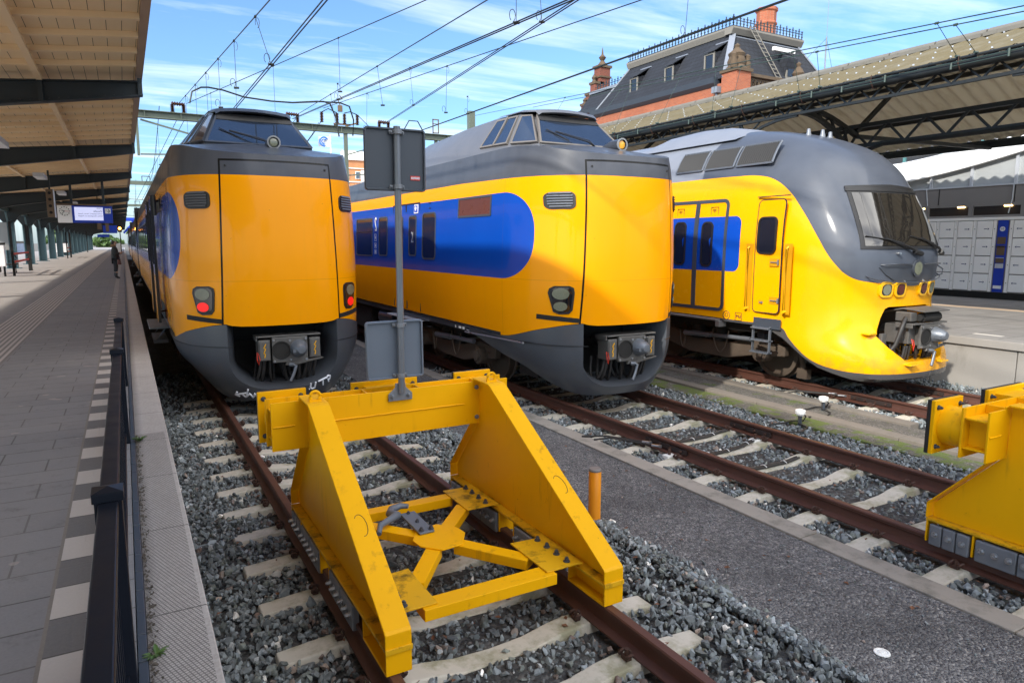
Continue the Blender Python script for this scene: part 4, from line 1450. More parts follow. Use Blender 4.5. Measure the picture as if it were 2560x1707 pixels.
def icm_train(cx, yf, label, length, lit, mat, near_side):
    t = thing('train', label, 'train', (cx, yf, 0))
    W = lambda v: (cx + v[0], yf + v[1], v[2])
    # ---- body shell
    lats = [0, .15, .3, .45, .6, .72, .80, .88, .96, 1.04, 1.11, 1.18, 1.235, 1.28, 1.315, 1.345, 1.37, 1.385]
    per = [(l, icm_plan_y(l)) for l in lats] + [(1.395, 1.45), (1.40, 1.6), (1.40, 1.9), (1.40, 2.4), (1.40, 3.0), (1.40, 4), (1.40, 5.2), (1.40, 8), (1.40, 12), (1.40, length)]
    full = [(-a, b) for a, b in per[:0:-1]] + per

    rows = []
    for q in range(15):
        row = []
        for lat, y in full:
            zb, zs = smooth_tab(ICM_ZB, y), smooth_tab(ICM_ZS, y)
            tz = q / 14
            z = zb + (zs - zb) * tz
            xx, yy = icm_at(lat, y, z)
            row.append(W((xx, yy, z)))
        rows.append(row)
    # ---- roof deck
    def roofz(y):
        return smooth_tab([(0, 3.86), (1.2, 4.06), (2.5, 4.10), (4, 4.12), (9, 4.14), (60, 4.14)], y)
    for q in range(1, 9):
        tq = q / 8
        row = []
        for lat, y in full:
            zs = smooth_tab(ICM_ZS, y)
            xx, yy = icm_at(lat, y, zs)
            y2 = yy + (max(yy, 1.3) - yy) * tq
            row.append(W((xx * (1 - tq), y2, zs + (roofz(y2) - zs) * math.sin(tq * math.pi / 2))))
        rows.append(row)
    b = MB().grid(rows)
    body = b.build('body', mat, t, smooth=32, merge=True)
    MB().box(cx - 1.36, cx + 1.36, yf + 2.4, yf + length, 1.07, 1.165).build('sole_bar', M['charcoal'], t)
    MB().box(cx - 1.2, cx + 1.2, yf + 1.0, yf + length, .98, 1.068).build('underframe', M['void'], t)
    # dark void behind the coupler opening
    MB().box(cx - 1.0, cx + 1.0, yf + 1.05, yf + 1.6, .5, 1.36).build('coupler_bay', M['void'], t)
    # ---- cab on the roof
    cab = []
    sec = [  # Y, base half, base z, mid half, mid z, top half, top z
        (1.34, .83, 3.95, .82, 4.03, .80, 4.04),
        (1.62, .88, 3.95, .81, 4.09, .635, 4.27),
        (1.86, .94, 3.97, .85, 4.12, .57, 4.52),
        (2.3, .99, 3.99, .93, 4.15, .60, 4.66),
        (3.05, 1.09, 4.0, 1.03, 4.16, .67, 4.68),
        (4.2, 1.16, 4.0, 1.10, 4.17, .70, 4.66),
        (6.0, 1.18, 4.0, 1.12, 4.17, .66, 4.60),
        (8.0, 1.16, 4.0, 1.08, 4.14, .55, 4.36),
        (9.8, 1.10, 3.98, 1.0, 4.08, .4, 4.12)]
    for Y, b0, z0, b1, z1, b2, z2 in sec:
        cr_ = 0.0 if Y < 1.9 else 0.06
        ring = [(-b0, z0), (-b1, z1), (-b1 + (b1 - b2) * .97, z1 + (z2 - z1) * .96), (-b2 * .88, z2 + .02 * (Y > 1.9)), (-b2 * .45, z2 + cr_ * .8), (0, z2 + cr_), (b2 * .45, z2 + cr_ * .8), (b2 * .88, z2 + .02 * (Y > 1.9)), (b1 - (b1 - b2) * .97, z1 + (z2 - z1) * .96), (b1, z1), (b0, z0)]
        cab.append([W((u, Y, v)) for u, v in ring])
    cb = MB().loft(cab)
    cabo = cb.build('driver_cab', M['charcoal'] if lit else M['cab_grey'], t, smooth=30)  # same cab paint in two tones; the left train's shade is put in
    def wpane(corners, name, mat, off=0.012, fr=0.03):
        c = [Vector(W(p)) for p in corners]
        n = (c[1] - c[0]).cross(c[2] - c[0]).normalized()
        mid = sum(c, Vector()) / len(c)
        if (mid - Vector(W((0, 2.4, 4.1)))).dot(n) < 0: n = -n
        o = [p + n * off for p in c]
        inn = []
        for i, p in enumerate(c):
            a, b_ = c[i - 1], c[(i + 1) % len(c)]
            d1, d2 = (a - p).normalized(), (b_ - p).normalized()
            inn.append(p + (d1 + d2) * fr * 1.1)
        m = MB().loft([[p - n * .03 for p in c], o, [p + n * off for p in inn], [p + n * (off - .008) for p in inn]], True, False)
        f = m.build(name, M['charcoal'] if lit else M['window_frame'], cabo)
        g = MB()
        k = len(inn)
        g.loft([[p + n * (off - .010) for p in inn], [p + n * (off - .005) for p in inn]])
        g.build('pane', mat, f)
        return f
    ws = wpane([(-.80, 1.352, 4.07), (.80, 1.352, 4.07), (.555, 1.85, 4.585), (-.555, 1.85, 4.585)], 'windscreen', M['glass_cab'])
    bd = MB()
    bd.add([W(p) for p in ((-.585, 1.742, 4.475), (.585, 1.742, 4.475), (.555, 1.815, 4.57), (-.555, 1.815, 4.57), (-.575, 1.73, 4.483), (.575, 1.73, 4.483), (.55, 1.805, 4.578), (-.55, 1.805, 4.578))],
           [(4, 5, 6, 7), (0, 1, 5, 4), (1, 2, 6, 5), (2, 3, 7, 6), (3, 0, 4, 7)])
    bd.build('sun_blind', M['black'], ws)
    for s in (-1, 1):
        wpane([(s * .815, 1.40, 4.09), (s * .925, 2.05, 4.13), (s * .615, 2.22, 4.62), (s * .585, 1.92, 4.585)], 'side_window', M['glass_cab'], 0.010)
        wpane([(s * .945, 2.14, 4.14), (s * 1.035, 2.92, 4.15), (s * .69, 2.92, 4.63), (s * .625, 2.30, 4.63)], 'side_window', M['glass_cab'], 0.010)
        br = MB().bar(W((s * .985, 2.52, 4.155)), W((s * .655, 2.60, 4.65)), 0.03, 0.03)
        br.build('window_bar', M['charcoal'] if lit else M['window_frame'], cabo)
    # visor above the windscreen
    vs = MB()
    vr = []
    for Y, h, z in ((1.80, .56, 4.53), (1.72, .565, 4.545), (1.78, .585, 4.60), (2.2, .62, 4.655), (2.9, .66, 4.66)):
        vr.append([W((u * h, Y + .05 * u * u, z + .05 + .035 * (1 - u * u) - (0.03 if abs(u) > .99 else 0))) for u in (-1, -.9, -.6, -.3, 0, .3, .6, .9, 1)])
    vs.grid(vr)
    vs.build('visor', M['charcoal'] if lit else M['cab_grey'], cabo, smooth=40, recalc=False)
    # wiper
    wp = MB()
    P0 = Vector(W((.18, 1.30, 4.075)))
    P1 = Vector(W((-.42, 1.52, 4.28)))
    wp.tube([P0, P0 + Vector((-.12, .0, .06)), P1], [.014, .012, .008], 8)
    wp.tube([P0 + Vector((0, -.02, 0)), P0 + Vector((-.12, -.02, .08)), P1 + Vector((0, -.02, .01))], .006, 6)
    wp.bar(Vector(W((-.56, 1.56, 4.32))), Vector(W((-.22, 1.42, 4.15))), 0.02, 0.012)
    wp.build('wiper', M['black'], cabo, smooth=50)
    # top lamp
    lampx = .12 if lit else .42
    lx, ly, lz = lampx, .94, 4.07
    lm = MB()
    lm.lathe([(0.04, .42), (0.088, .20), (0.092, .0), (0.098, -.03), (0.098, -.045), (0.076, -.045), (0.072, -.02), (0.001, -.02)], W((lx, ly, lz)), 'y', 28)
    lo_ = lm.build('top_lamp', M['charcoal'], t, smooth=40)
    MB().lathe([(0.098, -.03), (0.100, -.05), (0.077, -.052), (0.077, -.03)], W((lx, ly, lz)), 'y', 28)  .build('lamp_ring', M['ring'], lo_, smooth=40)
    MB().lathe([(0.084, -.022), (0.05, -.034), (0.001, -.037)], W((lx, ly, lz)), 'y', 28).build('lens', M['lens_clear'] if lit else M['amber'], lo_, smooth=60)
    # ---- skirt
    k0 = .268 if lit else .325
    ZK = [(0, k0), (.2, k0 + .01), (.42, k0 + .075), (.75, .54), (1.1, .69), (1.5, .80), (2.1, .94), (2.9, 1.06)]
    sper = [p for p in per if p[1] <= 1.95] + [(1.39, 2.4), (1.37, 2.9)]
    sfull = [(-a, b_) for a, b_ in sper[:0:-1]] + sper
    srows = []
    NS = 12
    for q in range(NS + 1):
        tq = q / NS
        row = []
        for lat, y in sfull:
            zt = smooth_tab(ICM_ZB, y) - .006
            zk = smooth_tab(ZK, y)
            z = zt + (zk - zt) * tq
            s_ = max(0, (tq - .15) / .85)
            f = 1 - .30 * s_ ** 2.4
            front = max(0, 1 - y / 1.8)
            row.append(W((lat * (f * front + (1 - .05 * s_) * (1 - front)), y + (.03 * s_ + .18 * s_ ** 3) * front + 0.035 * (1 - s_) * front, z)))
        srows.append(row)
    n = len(sfull)
    sk = MB()
    sk.loft(srows, False, False)
    N2 = len(srows)
    def cap_strip(base, flip):
        for i in range(n // 2):
            a, b_, c, d = base + i, base + i + 1, base + n - 2 - i, base + n - 1 - i
            if b_ == c:
                sk.f.append((a, b_, d))
            elif b_ < c:
                sk.f.append((a, b_, c, d))
    cap_strip(0, False)
    cap_strip((N2 - 1) * n, True)
    back = [q * n for q in range(N2)]
    for q in range(N2 - 1):
        sk.f.append((q * n, q * n + n - 1, (q + 1) * n + n - 1, (q + 1) * n))
    so = sk.build('skirt', M['skirt'], t, smooth=38, merge=True)
    cu = MB()
    def upoly(hw, zb, zt, r):
        pts = [(-hw, zt), (hw, zt)]
        k = 9
        for j in range(k + 1):
            a = R(0 - 90 * j / k)
            pts.append((hw - r + r * math.cos(a), zb + r * .75 + r * .75 * math.sin(a)))
        for j in range(k + 1):
            a = R(-90 - 90 * j / k)
            pts.append((-hw + r + r * math.cos(a), zb + r * .75 + r * .75 * math.sin(a)))
        return pts
    cr = []
    for Y, hw, zb in ((-.3, 1.0, .26), (.02, .90, .36), (.08, .84, .42), (.18, .77, .47), (.32, .70, .51), (.5, .66, .53), (1.06, .64, .54)):
        cr.append([W((u, Y, v)) for u, v in upoly(hw, zb, 1.60, .52)])
    cu.loft(cr)
    cut(so, cu)
    for p in so.data.polygons: p.use_smooth = True
    so.data.set_sharp_from_angle(angle=R(35))
    # seam along the skirt flank
    sm_ = MB()
    for s in (-1, 1):
        pts = []
        for k in range(24):
            u = k / 23
            y = .10 + 2.6 * u
            lat = next((a for a, b_ in [(l, icm_plan_y(l)) for l in np.linspace(0, 1.4, 200)] if b_ >= min(y, 1.48)), 1.395)
            z = 1.10 - .0 * u + .03 * u
            if u < .25: z = 1.10
            zt = smooth_tab(ICM_ZB, y); zk = smooth_tab(ZK, y)
            s_ = max(0, ((zt - z) / (zt - zk) - .15) / .85)
            f = 1 - .30 * s_ ** 2.4
            front = max(0, 1 - y / 1.8)
            if z > zk + .02:
                pts.append(W((s * (lat * (f * front + (1 - .05 * s_) * (1 - front)) + .002), y + (.03 * s_) * front + .03 * (1 - s_) * front, z)))
        if len(pts) > 2:
            sm_.tube(pts, .006, 5)
    sm_.build('skirt_seam', M['black'], t)
    coupler(t, cx + .06, yf + .10, 1.02)
    # ---- nose fittings
    for s in (-1, 1):
        c0 = s * 1.035
        F = lambda u, v, off: Vector(W(icm_front(u, v, off)))
        v = MB()
        patch(v, rrect(c0 - .145, c0 + .145, 3.035, 3.275, .07), F, .012, .03)
        vo = v.build('vent', M['black'], t, smooth=40)
        lv = MB()
        for k in range(6):
            z = 3.062 + k * .0365
            hw = .115 if 0 < k < 5 else .10
            row = [[F(c0 - hw + 2 * hw * j / 8, z, .014) for j in range(9)], [F(c0 - hw + 2 * hw * j / 8, z + .006, .030) for j in range(9)], [F(c0 - hw + 2 * hw * j / 8, z + .024, .018) for j in range(9)], [F(c0 - hw + 2 * hw * j / 8, z + .012, .010) for j in range(9)]]
            lv.grid(row)
        lv.build('vent_slat', M['pole'], vo, recalc=False)
        h = MB()
        ol = [(c0 - .125, 1.86), (c0 - .115, 1.925), (c0 - .07, 1.96), (c0 + .07, 1.965), (c0 + .12, 1.935), (c0 + .13, 1.87), (c0 + .115, 1.62), (c0 + .08, 1.565), (c0 - .02, 1.555), (c0 - .075, 1.59)] if s < 0 else \
             [(c0 + .125, 1.86), (c0 + .115, 1.925), (c0 + .07, 1.96), (c0 - .07, 1.965), (c0 - .12, 1.935), (c0 - .13, 1.87), (c0 - .115, 1.62), (c0 - .08, 1.565), (c0 + .02, 1.555), (c0 + .075, 1.59)][::-1]
        patch(h, ol, F, .014, .03)
        ho = h.build('headlight', M['black'], t, smooth=40)
        cu_, cv_ = sum(p[0] for p in ol) / 10, sum(p[1] for p in ol) / 10
        g = MB()
        patch(g, [(cu_ + (a - cu_) * .82, cv_ + (b_ - cv_) * .87) for a, b_ in ol], F, .019, .01)
        g.build('glass_cover', M['glass_dark'], ho, smooth=40)
        for nm, dz, rr, mt in (('headlamp_lens', .085, .082, M['lens_clear']), ('tail_lamp_lens', -.095, .066, M['lens_red'] if lit else M['lens_clear'])):
            l = MB()
            cc = (c0 + s * .006, 1.765 + dz)
            patch(l, [(cc[0] + rr * math.cos(R(a)), cc[1] + rr * math.sin(R(a))) for a in range(0, 360, 18)], F, .025, .012, 3)
            l.build(nm, mt, ho, smooth=60)
        d = MB()
        sg = [(c0 - .205, 1.475), (c0 + .205, 1.435), (c0 + .205, 1.50), (c0 - .205, 1.545)] if s < 0 else [(c0 - .205, 1.435), (c0 + .205, 1.475), (c0 + .205, 1.545), (c0 - .205, 1.50)]
        patch(d, sg, F, .006, .02, 3)
        d.build('step_slot', M['void'], t)
    dd = MB()
    for u, v in ((-.68, 3.62), (.68, 3.62)):
        dd.cyl(W(icm_front(u, v, -.01)), W(icm_front(u, v, .012)), .014, n=10)
    dd.build('door_stud', M['black'], t)
    # sides
    for s in (-1, 1):
        x = cx + s * 1.40 * .985
    return t, W


M['ring'] = simple('lamp_ring_grey', (0.20, 0.21, 0.22), .5, var=.1)
M['cab_grey'] = simple('cab_paint_lit_copy', (0.115, 0.12, 0.135), 0.42, var=0.14, scale=3, coat=0.15, dirt=(0.08, 0.075, 0.07), dirt_amt=0.5, dirt_scale=4)  # lit copy of the cab paint; charcoal carries the left train's shade
M['window_frame'] = simple('weathered_window_frame', (0.15, 0.135, 0.12), 0.5, var=0.15)
M['icm_a'] = mat_icm('train_livery', True)


def side_x(cx, s, z):
    return cx + s * 1.40 * smooth_tab(ICM_W, z)


def wquad(mb, cx, s, y0, y1, z0, z1, off):
    """plate on the tapering body side"""
    a, b = side_x(cx, s, z0), side_x(cx, s, z1)
    vs = [(a, y0, z0), (a, y1, z0), (b, y1, z1), (b, y0, z1)]
    mb.add([(p[0] - s * .01, p[1], p[2]) for p in vs] + [(p[0] + s * off, p[1], p[2]) for p in vs],
           [(3, 2, 1, 0), (4, 5, 6, 7), (0, 1, 5, 4), (1, 2, 6, 5), (2, 3, 7, 6), (3, 0, 4, 7)])


def side_window(t, cx, s, y0, y1, z0, z1, r=.07, parent=None, name='window', mat=None, fr=.03):
    o = rrect(y0, y1, z0, z1, r)
    i = rrect(y0 + fr, y1 - fr, z0 + fr, z1 - fr, max(.012, r - fr * .6))
    X = lambda z, off: side_x(cx, s, z) + s * off
    m = MB().loft([[(X(b, -.01), a, b) for a, b in o], [(X(b, .012), a, b) for a, b in o], [(X(b, .012), a, b) for a, b in i], [(X(b, .003), a, b) for a, b in i]], True, False)
    f = m.build(name, M['sign_back'], parent or t, smooth=40)
    g = MB().loft([[(X(b, .001), a, b) for a, b in i], [(X(b, .005), a, b) for a, b in i]])
    g.build('pane', mat or M['glass_dark'], f)
    return f


def roof_run(t, cx, y0, y1, mat):
    """rounded roof over the coaches behind the cab"""
    rows = []
    for y in (y0, y0 + .4, y1):
        k = 0.0 if y == y0 else 1.0
        rows.append([(cx + u * 1.28, y, 3.9 + (.28 + .04 * k) * (1 - abs(u) ** 2.6)) for u in (-1, -.95, -.85, -.7, -.45, -.2, 0, .2, .45, .7, .85, .95, 1)])
    MB().grid(rows).build('roof', mat, t, smooth=50, recalc=False)


# ---- left train (A)
tA, WA = icm_train(1.97, 10.15, 'yellow flat fronted train with charcoal top and lit red tail lamps at the left platform', 108, True, M['icm_a'], -1)
YA = 10.15
roof_run(tA, 1.97, YA + 9.0, YA + 108, M['charcoal'])  # darker than the middle train's roof, its shade put into the paint
wheelset(tA, 1.94, YA + 2.75); wheelset(tA, 1.94, YA + 5.3)
bogie(tA, 1.94, YA + 2.75, YA + 5.3)
for k, (ya, yb) in enumerate(((3.75, 5.15), (22.5, 23.9), (31.0, 32.4), (49.0, 50.4), (58, 59.4), (76, 77.4))):
    d = MB(); wquad(d, 1.97, -1, YA + ya, YA + yb, 1.2, 3.36, .014)
    do = d.build('door', M['void'] if k == 0 else M['train_yellow'], tA)
    if k == 0:     # open plug doors standing proud of the side
        for y0, y1 in ((3.05, 3.72), (5.17, 5.84)):
            m = MB(); m.box(.44, .48, YA + y0, YA + y1, 1.2, 3.34)
            lf_ = m.build('door_leaf', M['icm_a'], tA, bevel=0.012)
            window(tA, .44, YA + y0 + .17, YA + y1 - .17, 2.2, 3.12, .06, -1, parent=lf_)
            m = MB(); m.box(.438, .482, YA + y0 - .02, YA + y0, 1.2, 3.36); m.box(.438, .482, YA + y1, YA + y1 + .02, 1.2, 3.36)
            m.build('door_seal', M['black'], lf_)
        a = MB()
        a.tube([(.58, YA + 3.7, 3.30), (.46, YA + 3.45, 3.30)], .022, 8); a.tube([(.58, YA + 5.2, 3.30), (.46, YA + 5.5, 3.30)], .022, 8)
        a.tube([(.58, YA + 3.7, 1.35), (.46, YA + 3.45, 1.35)], .018, 8)
        a.cyl((.50, YA + 3.0, 3.02), (.50, YA + 3.0, 3.36), .025, n=10)
        a.build('door_arm', M['black'], tA)
        st_ = MB(); st_.box(.30, .62, YA + 3.7, YA + 5.2, 1.02, 1.06); st_.build('door_step', M['steel_grey'], tA, bevel=0.01)
    else:
        for off in (.15, .80):
            side_window(tA, 1.97, -1, YA + ya + off, YA + ya + off + .45, 2.25, 3.1, parent=do)
for y in list(np.arange(7.0, 21.5, 2.05)) + list(np.arange(33.5, 47.5, 2.05)) + list(np.arange(60, 75, 2.05)):
    side_window(tA, 1.97, -1, YA + y, YA + y + 1.55, 2.3, 3.13)
for y in (26.9, 53.6, 80.4):
    MB().box(.55, 3.39, YA + y - .35, YA + y + .35, 1.0, 4.15).build('gangway', M['black'], tA)
for y in (4.45, 23.2, 31.7, 49.7):
    fm = MB()
    fm.box(.36, .60, YA + y - .6, YA + y + .6, .74, .80); fm.bar((.56, YA + y - .55, 1.0), (.40, YA + y - .58, .77), .02, .02); fm.bar((.56, YA + y + .55, 1.0), (.40, YA + y + .58, .77), .02, .02)
    fm.build('footboard', M['galv'], tA)
# white spray paint tag on the left train's skirt
def skirtA(u, z):
    lat = u
    zt, zk = 1.39, .268
    s_ = max(0, ((zt - z) / (zt - zk) - .15) / .85)
    f = 1 - .30 * s_ ** 2.4
    l0 = min(1.39, abs(u) / f)
    y = icm_plan_y(l0)
    front = max(0, 1 - y / 1.8)
    return Vector((1.97 + u, YA + y + (.03 * s_ + .18 * s_ ** 3) * front + .035 * (1 - s_) * front - .010, z))


strokes = [[(-.70, .345), (-.55, .375)], [(-.68, .39), (-.70, .345), (-.64, .315)], [(-.62, .355), (-.575, .31)],
           [(-.545, .43), (-.565, .30), (-.52, .36), (-.47, .29), (-.455, .36), (-.42, .30), (-.40, .37)],
           [(-.36, .36), (-.385, .33), (-.36, .295), (-.32, .31), (-.31, .35), (-.34, .365), (-.36, .36)],
           [(.32, .345), (.33, .35)], [(.345, .44), (.34, .37), (.37, .345), (.41, .36), (.42, .45)], [(.46, .455), (.60, .505)], [(.53, .485), (.54, .38)],
           [(.585, .485), (.61, .525), (.65, .52), (.65, .47), (.615, .455)], [(.63, .43), (.635, .425)]]
g = MB()
for s_ in strokes:
    pts = []
    for (a, b), (c, d) in zip(s_, s_[1:]):
        pts += [skirtA(a + (c - a) * k / 4, b + .035 + (d - b) * k / 4) for k in range(4)]
    pts.append(skirtA(s_[-1][0], s_[-1][1] + .035))
    g.tube(pts, .0135, 6)
g.build('graffiti', M['white_paint'], tA, smooth=60)

# ---- middle train (B)
M['icm_b'] = M['icm_a']
tB, WB = icm_train(6.42, 7.76, 'blue and yellow flat fronted train with grey roof and unlit lamps on the middle track', 80, False, M['icm_a'], -1)
YB, XB = 7.76, 6.42
roof_run(tB, XB, YB + 9.0, YB + 80, M['roof_grey'])
wheelset(tB, XB, YB + 2.75); wheelset(tB, XB, YB + 5.3)
bogie(tB, XB, YB + 2.75, YB + 5.3)
S = -1
dsp = side_window(tB, XB, S, 9.62, 10.84, 2.985, 3.315, .02, name='destination_display', mat=M['brown_print'], fr=.032)
side_window(tB, XB, S, 11.80, 12.46, 2.25, 3.13, .10)
dg = MB(); wquad(dg, XB, S, 12.62, 14.12, 1.22, 3.33, .004)
door = dg.build('door', M['icm_a'], tB)
for y in (12.62, 13.36, 14.12):
    m = MB(); wquad(m, XB, S, y - (.012 if y != 13.36 else .03), y + (.012 if y != 13.36 else .03), 1.22, 3.33, .009)
    m.build('door_seal', M['black'], door)
m = MB(); wquad(m, XB, S, 12.62, 14.12, 3.318, 3.342, .009); m.build('door_seal', M['black'], door)
side_window(tB, XB, S, 12.76, 13.18, 2.30, 3.10, .08, parent=door)
side_window(tB, XB, S, 13.50, 13.95, 2.30, 3.10, .08, parent=door)
side_window(tB, XB, S, 14.46, 15.05, 2.27, 3.13, .09)
for y in np.arange(15.50, 40, 2.1):
    f = side_window(tB, XB, S, y, y + 1.55 if y > 16 else y + 1.25, 2.25, 3.13, .06)
    m = MB(); wquad(m, XB, S, y + .03, y + 1.2, 2.80, 2.82, .010); m.build('bar', M['black'], f)
rz = (R(90), 0, R(-90))
sx_ = side_x(XB, -1, 2.9) - .006
text('class_number', '2', .44, M['white'], (sx_ - .003, 15.24, 2.96), rz, tB, mirror=True, sx=.75)
text('door_number', '2', .30, M['alu'], (side_x(XB, -1, 2.7) - .014, 12.97, 2.66), rz, tB, sx=.8)
for zc, w_, hh in ((2.68, .10, .16), (2.50, .10, .12), (2.36, .10, .10)):
    ic = MB()
    X_ = side_x(XB, -1, zc) - .006
    for a, b, c, d in ((-.06, -.05, -.1, .1), (.05, .06, -.1, .1), (-.06, .06, -.1, -.09), (-.06, .06, .09, .1)):
        ic.box(X_ - .003, X_, 15.27 + a, 15.27 + b, zc + c * hh * 5, zc + d * hh * 5)
    ic.box(X_ - .003, X_, 15.255, 15.285, zc - .03, zc + .03)
    ic.build('pictogram', M['white'], tB)
for yc in (12.80, 13.72):     # small wifi squares above the doors
    ic = MB(); wquad(ic, XB, S, yc - .10, yc + .10, 3.135, 3.305, .010); io = ic.build('pictogram', M['white'], door)
    ic = MB(); wquad(ic, XB, S, yc - .08, yc + .08, 3.155, 3.285, .013); ic.build('pictogram_field', M['blue'], io)
    ic = MB(); X_ = side_x(XB, -1, 3.22) - .015
    ic.prism([(yc, 3.17)] + [(yc + .055 * math.cos(R(a)), 3.215 + .05 * math.sin(R(a))) for a in range(20, 161, 20)], 'x', X_ - .003, X_)
    ic.build('pictogram_mark', M['white'], io)
hs_ = MB(); hs_.box(side_x(XB, -1, 3.2) - .008, side_x(XB, -1, 3.2), 12.06, 12.16, 3.20, 3.215); hs_.box(side_x(XB, -1, 3.2) - .008, side_x(XB, -1, 3.2), 12.06, 12.16, 3.30, 3.312)
hs_.build('grab_slot', M['ink'], tB)
kb = MB()
kb.box(XB - 1.50, XB - 1.2, 12.6, 14.3, 1.02, 1.05)
kb.build('door_step', M['alu'], tB, bevel=0.006)
tk = MB(); tk.cyl((XB - 1.12, 14.6, .86), (XB - 1.12, 15.5, .86), .19, n=20); tk.build('air_tank', M['charcoal'], tB, smooth=40)
ub = MB()
for y0, y1, z0 in ((16.2, 18.5, .45), (19, 22, .4), (22.6, 25, .5)):
    ub.box(XB - 1.25, XB + 1.25, y0, y1, z0, 1.0)
ub.build('equipment_case', M['void'], tB, bevel=0.02)
nm_ = MB()
for k, (y, wd) in enumerate(((11.0, .02), (10.82, .05), (10.7, .02), (10.66, .02), (10.5, .05))):
    X_ = XB - 1.37
    nm_.box(X_ - .004, X_, y - wd, y + wd, 1.08, 1.12 if k < 4 else 1.09)
nm_.build('small_number', M['white'], tB)
trim = MB()
pts = [(XB - 1.425 + .012 * u, 8.55 + 1.95 * (1 - u), 1.06 + .055 * u) for u in np.linspace(0, 1, 9)]
trim.tube(pts, .014, 7)
trim.build('skirt_strip', M['steel'], tB, smooth=50)

# ------------------------------------------------------------------ right train (C) with the sloping nose
XC, YC = 10.92, 6.05
V_F = [(.40, .16), (.47, .0), (.60, -.01), (.8, .03), (1.0, .14), (1.2, .26), (1.6, .34), (1.85, .33), (2.1, .30), (2.45, .30), (2.7, .40), (3.0, .555), (3.5, .84), (3.8, 1.04), (4.1, 1.38), (4.35, 1.90), (4.5, 2.4), (4.62, 3.0), (4.70, 3.8)]
V_P = [(0, 0), (.25, .008), (.5, .035), (.75, .10), (.95, .20), (1.12, .34), (1.26, .56), (1.38, .92), (1.46, 1.4), (1.51, 2.1)]
V_W = [(.4, .97), (.8, 1.0), (1.1, 1.0), (2.6, 1.0), (3.1, .975), (3.7, .915), (4.1, .80), (4.35, .665), (4.5, .52), (4.62, .36), (4.70, .2)]
V_ZB = [(0, .41), (.3, .43), (.7, .52), (1.0, .62), (1.25, .80), (1.45, 1.0), (1.6, 1.15), (2.0, 1.16), (40, 1.16)]


def virm_pt(lat, y0, z, off=0.0):
    return lat * smooth_tab(V_W, z), y0 + smooth_tab(V_F, z) * max(0.0, 1 - y0 / 6.0)


def virm_front(u, v, off=0.0):
    w = smooth_tab(V_W, v)
    lat = max(-1.5, min(1.5, u / w))
    y = smooth_tab(V_P, abs(lat))
    e = .01
    dy = (smooth_tab(V_P, abs(lat) + e) - smooth_tab(V_P, max(0, abs(lat) - e))) / (2 * e) * (1 if lat >= 0 else -1)
    fz = (smooth_tab(V_F, v + .01) - smooth_tab(V_F, v - .01)) / .02
    n = Vector((dy, -1.0, fz)).normalized()
    xx, yy = virm_pt(lat, y, v)
    return Vector((XC + xx, YC + yy, v)) + n * off


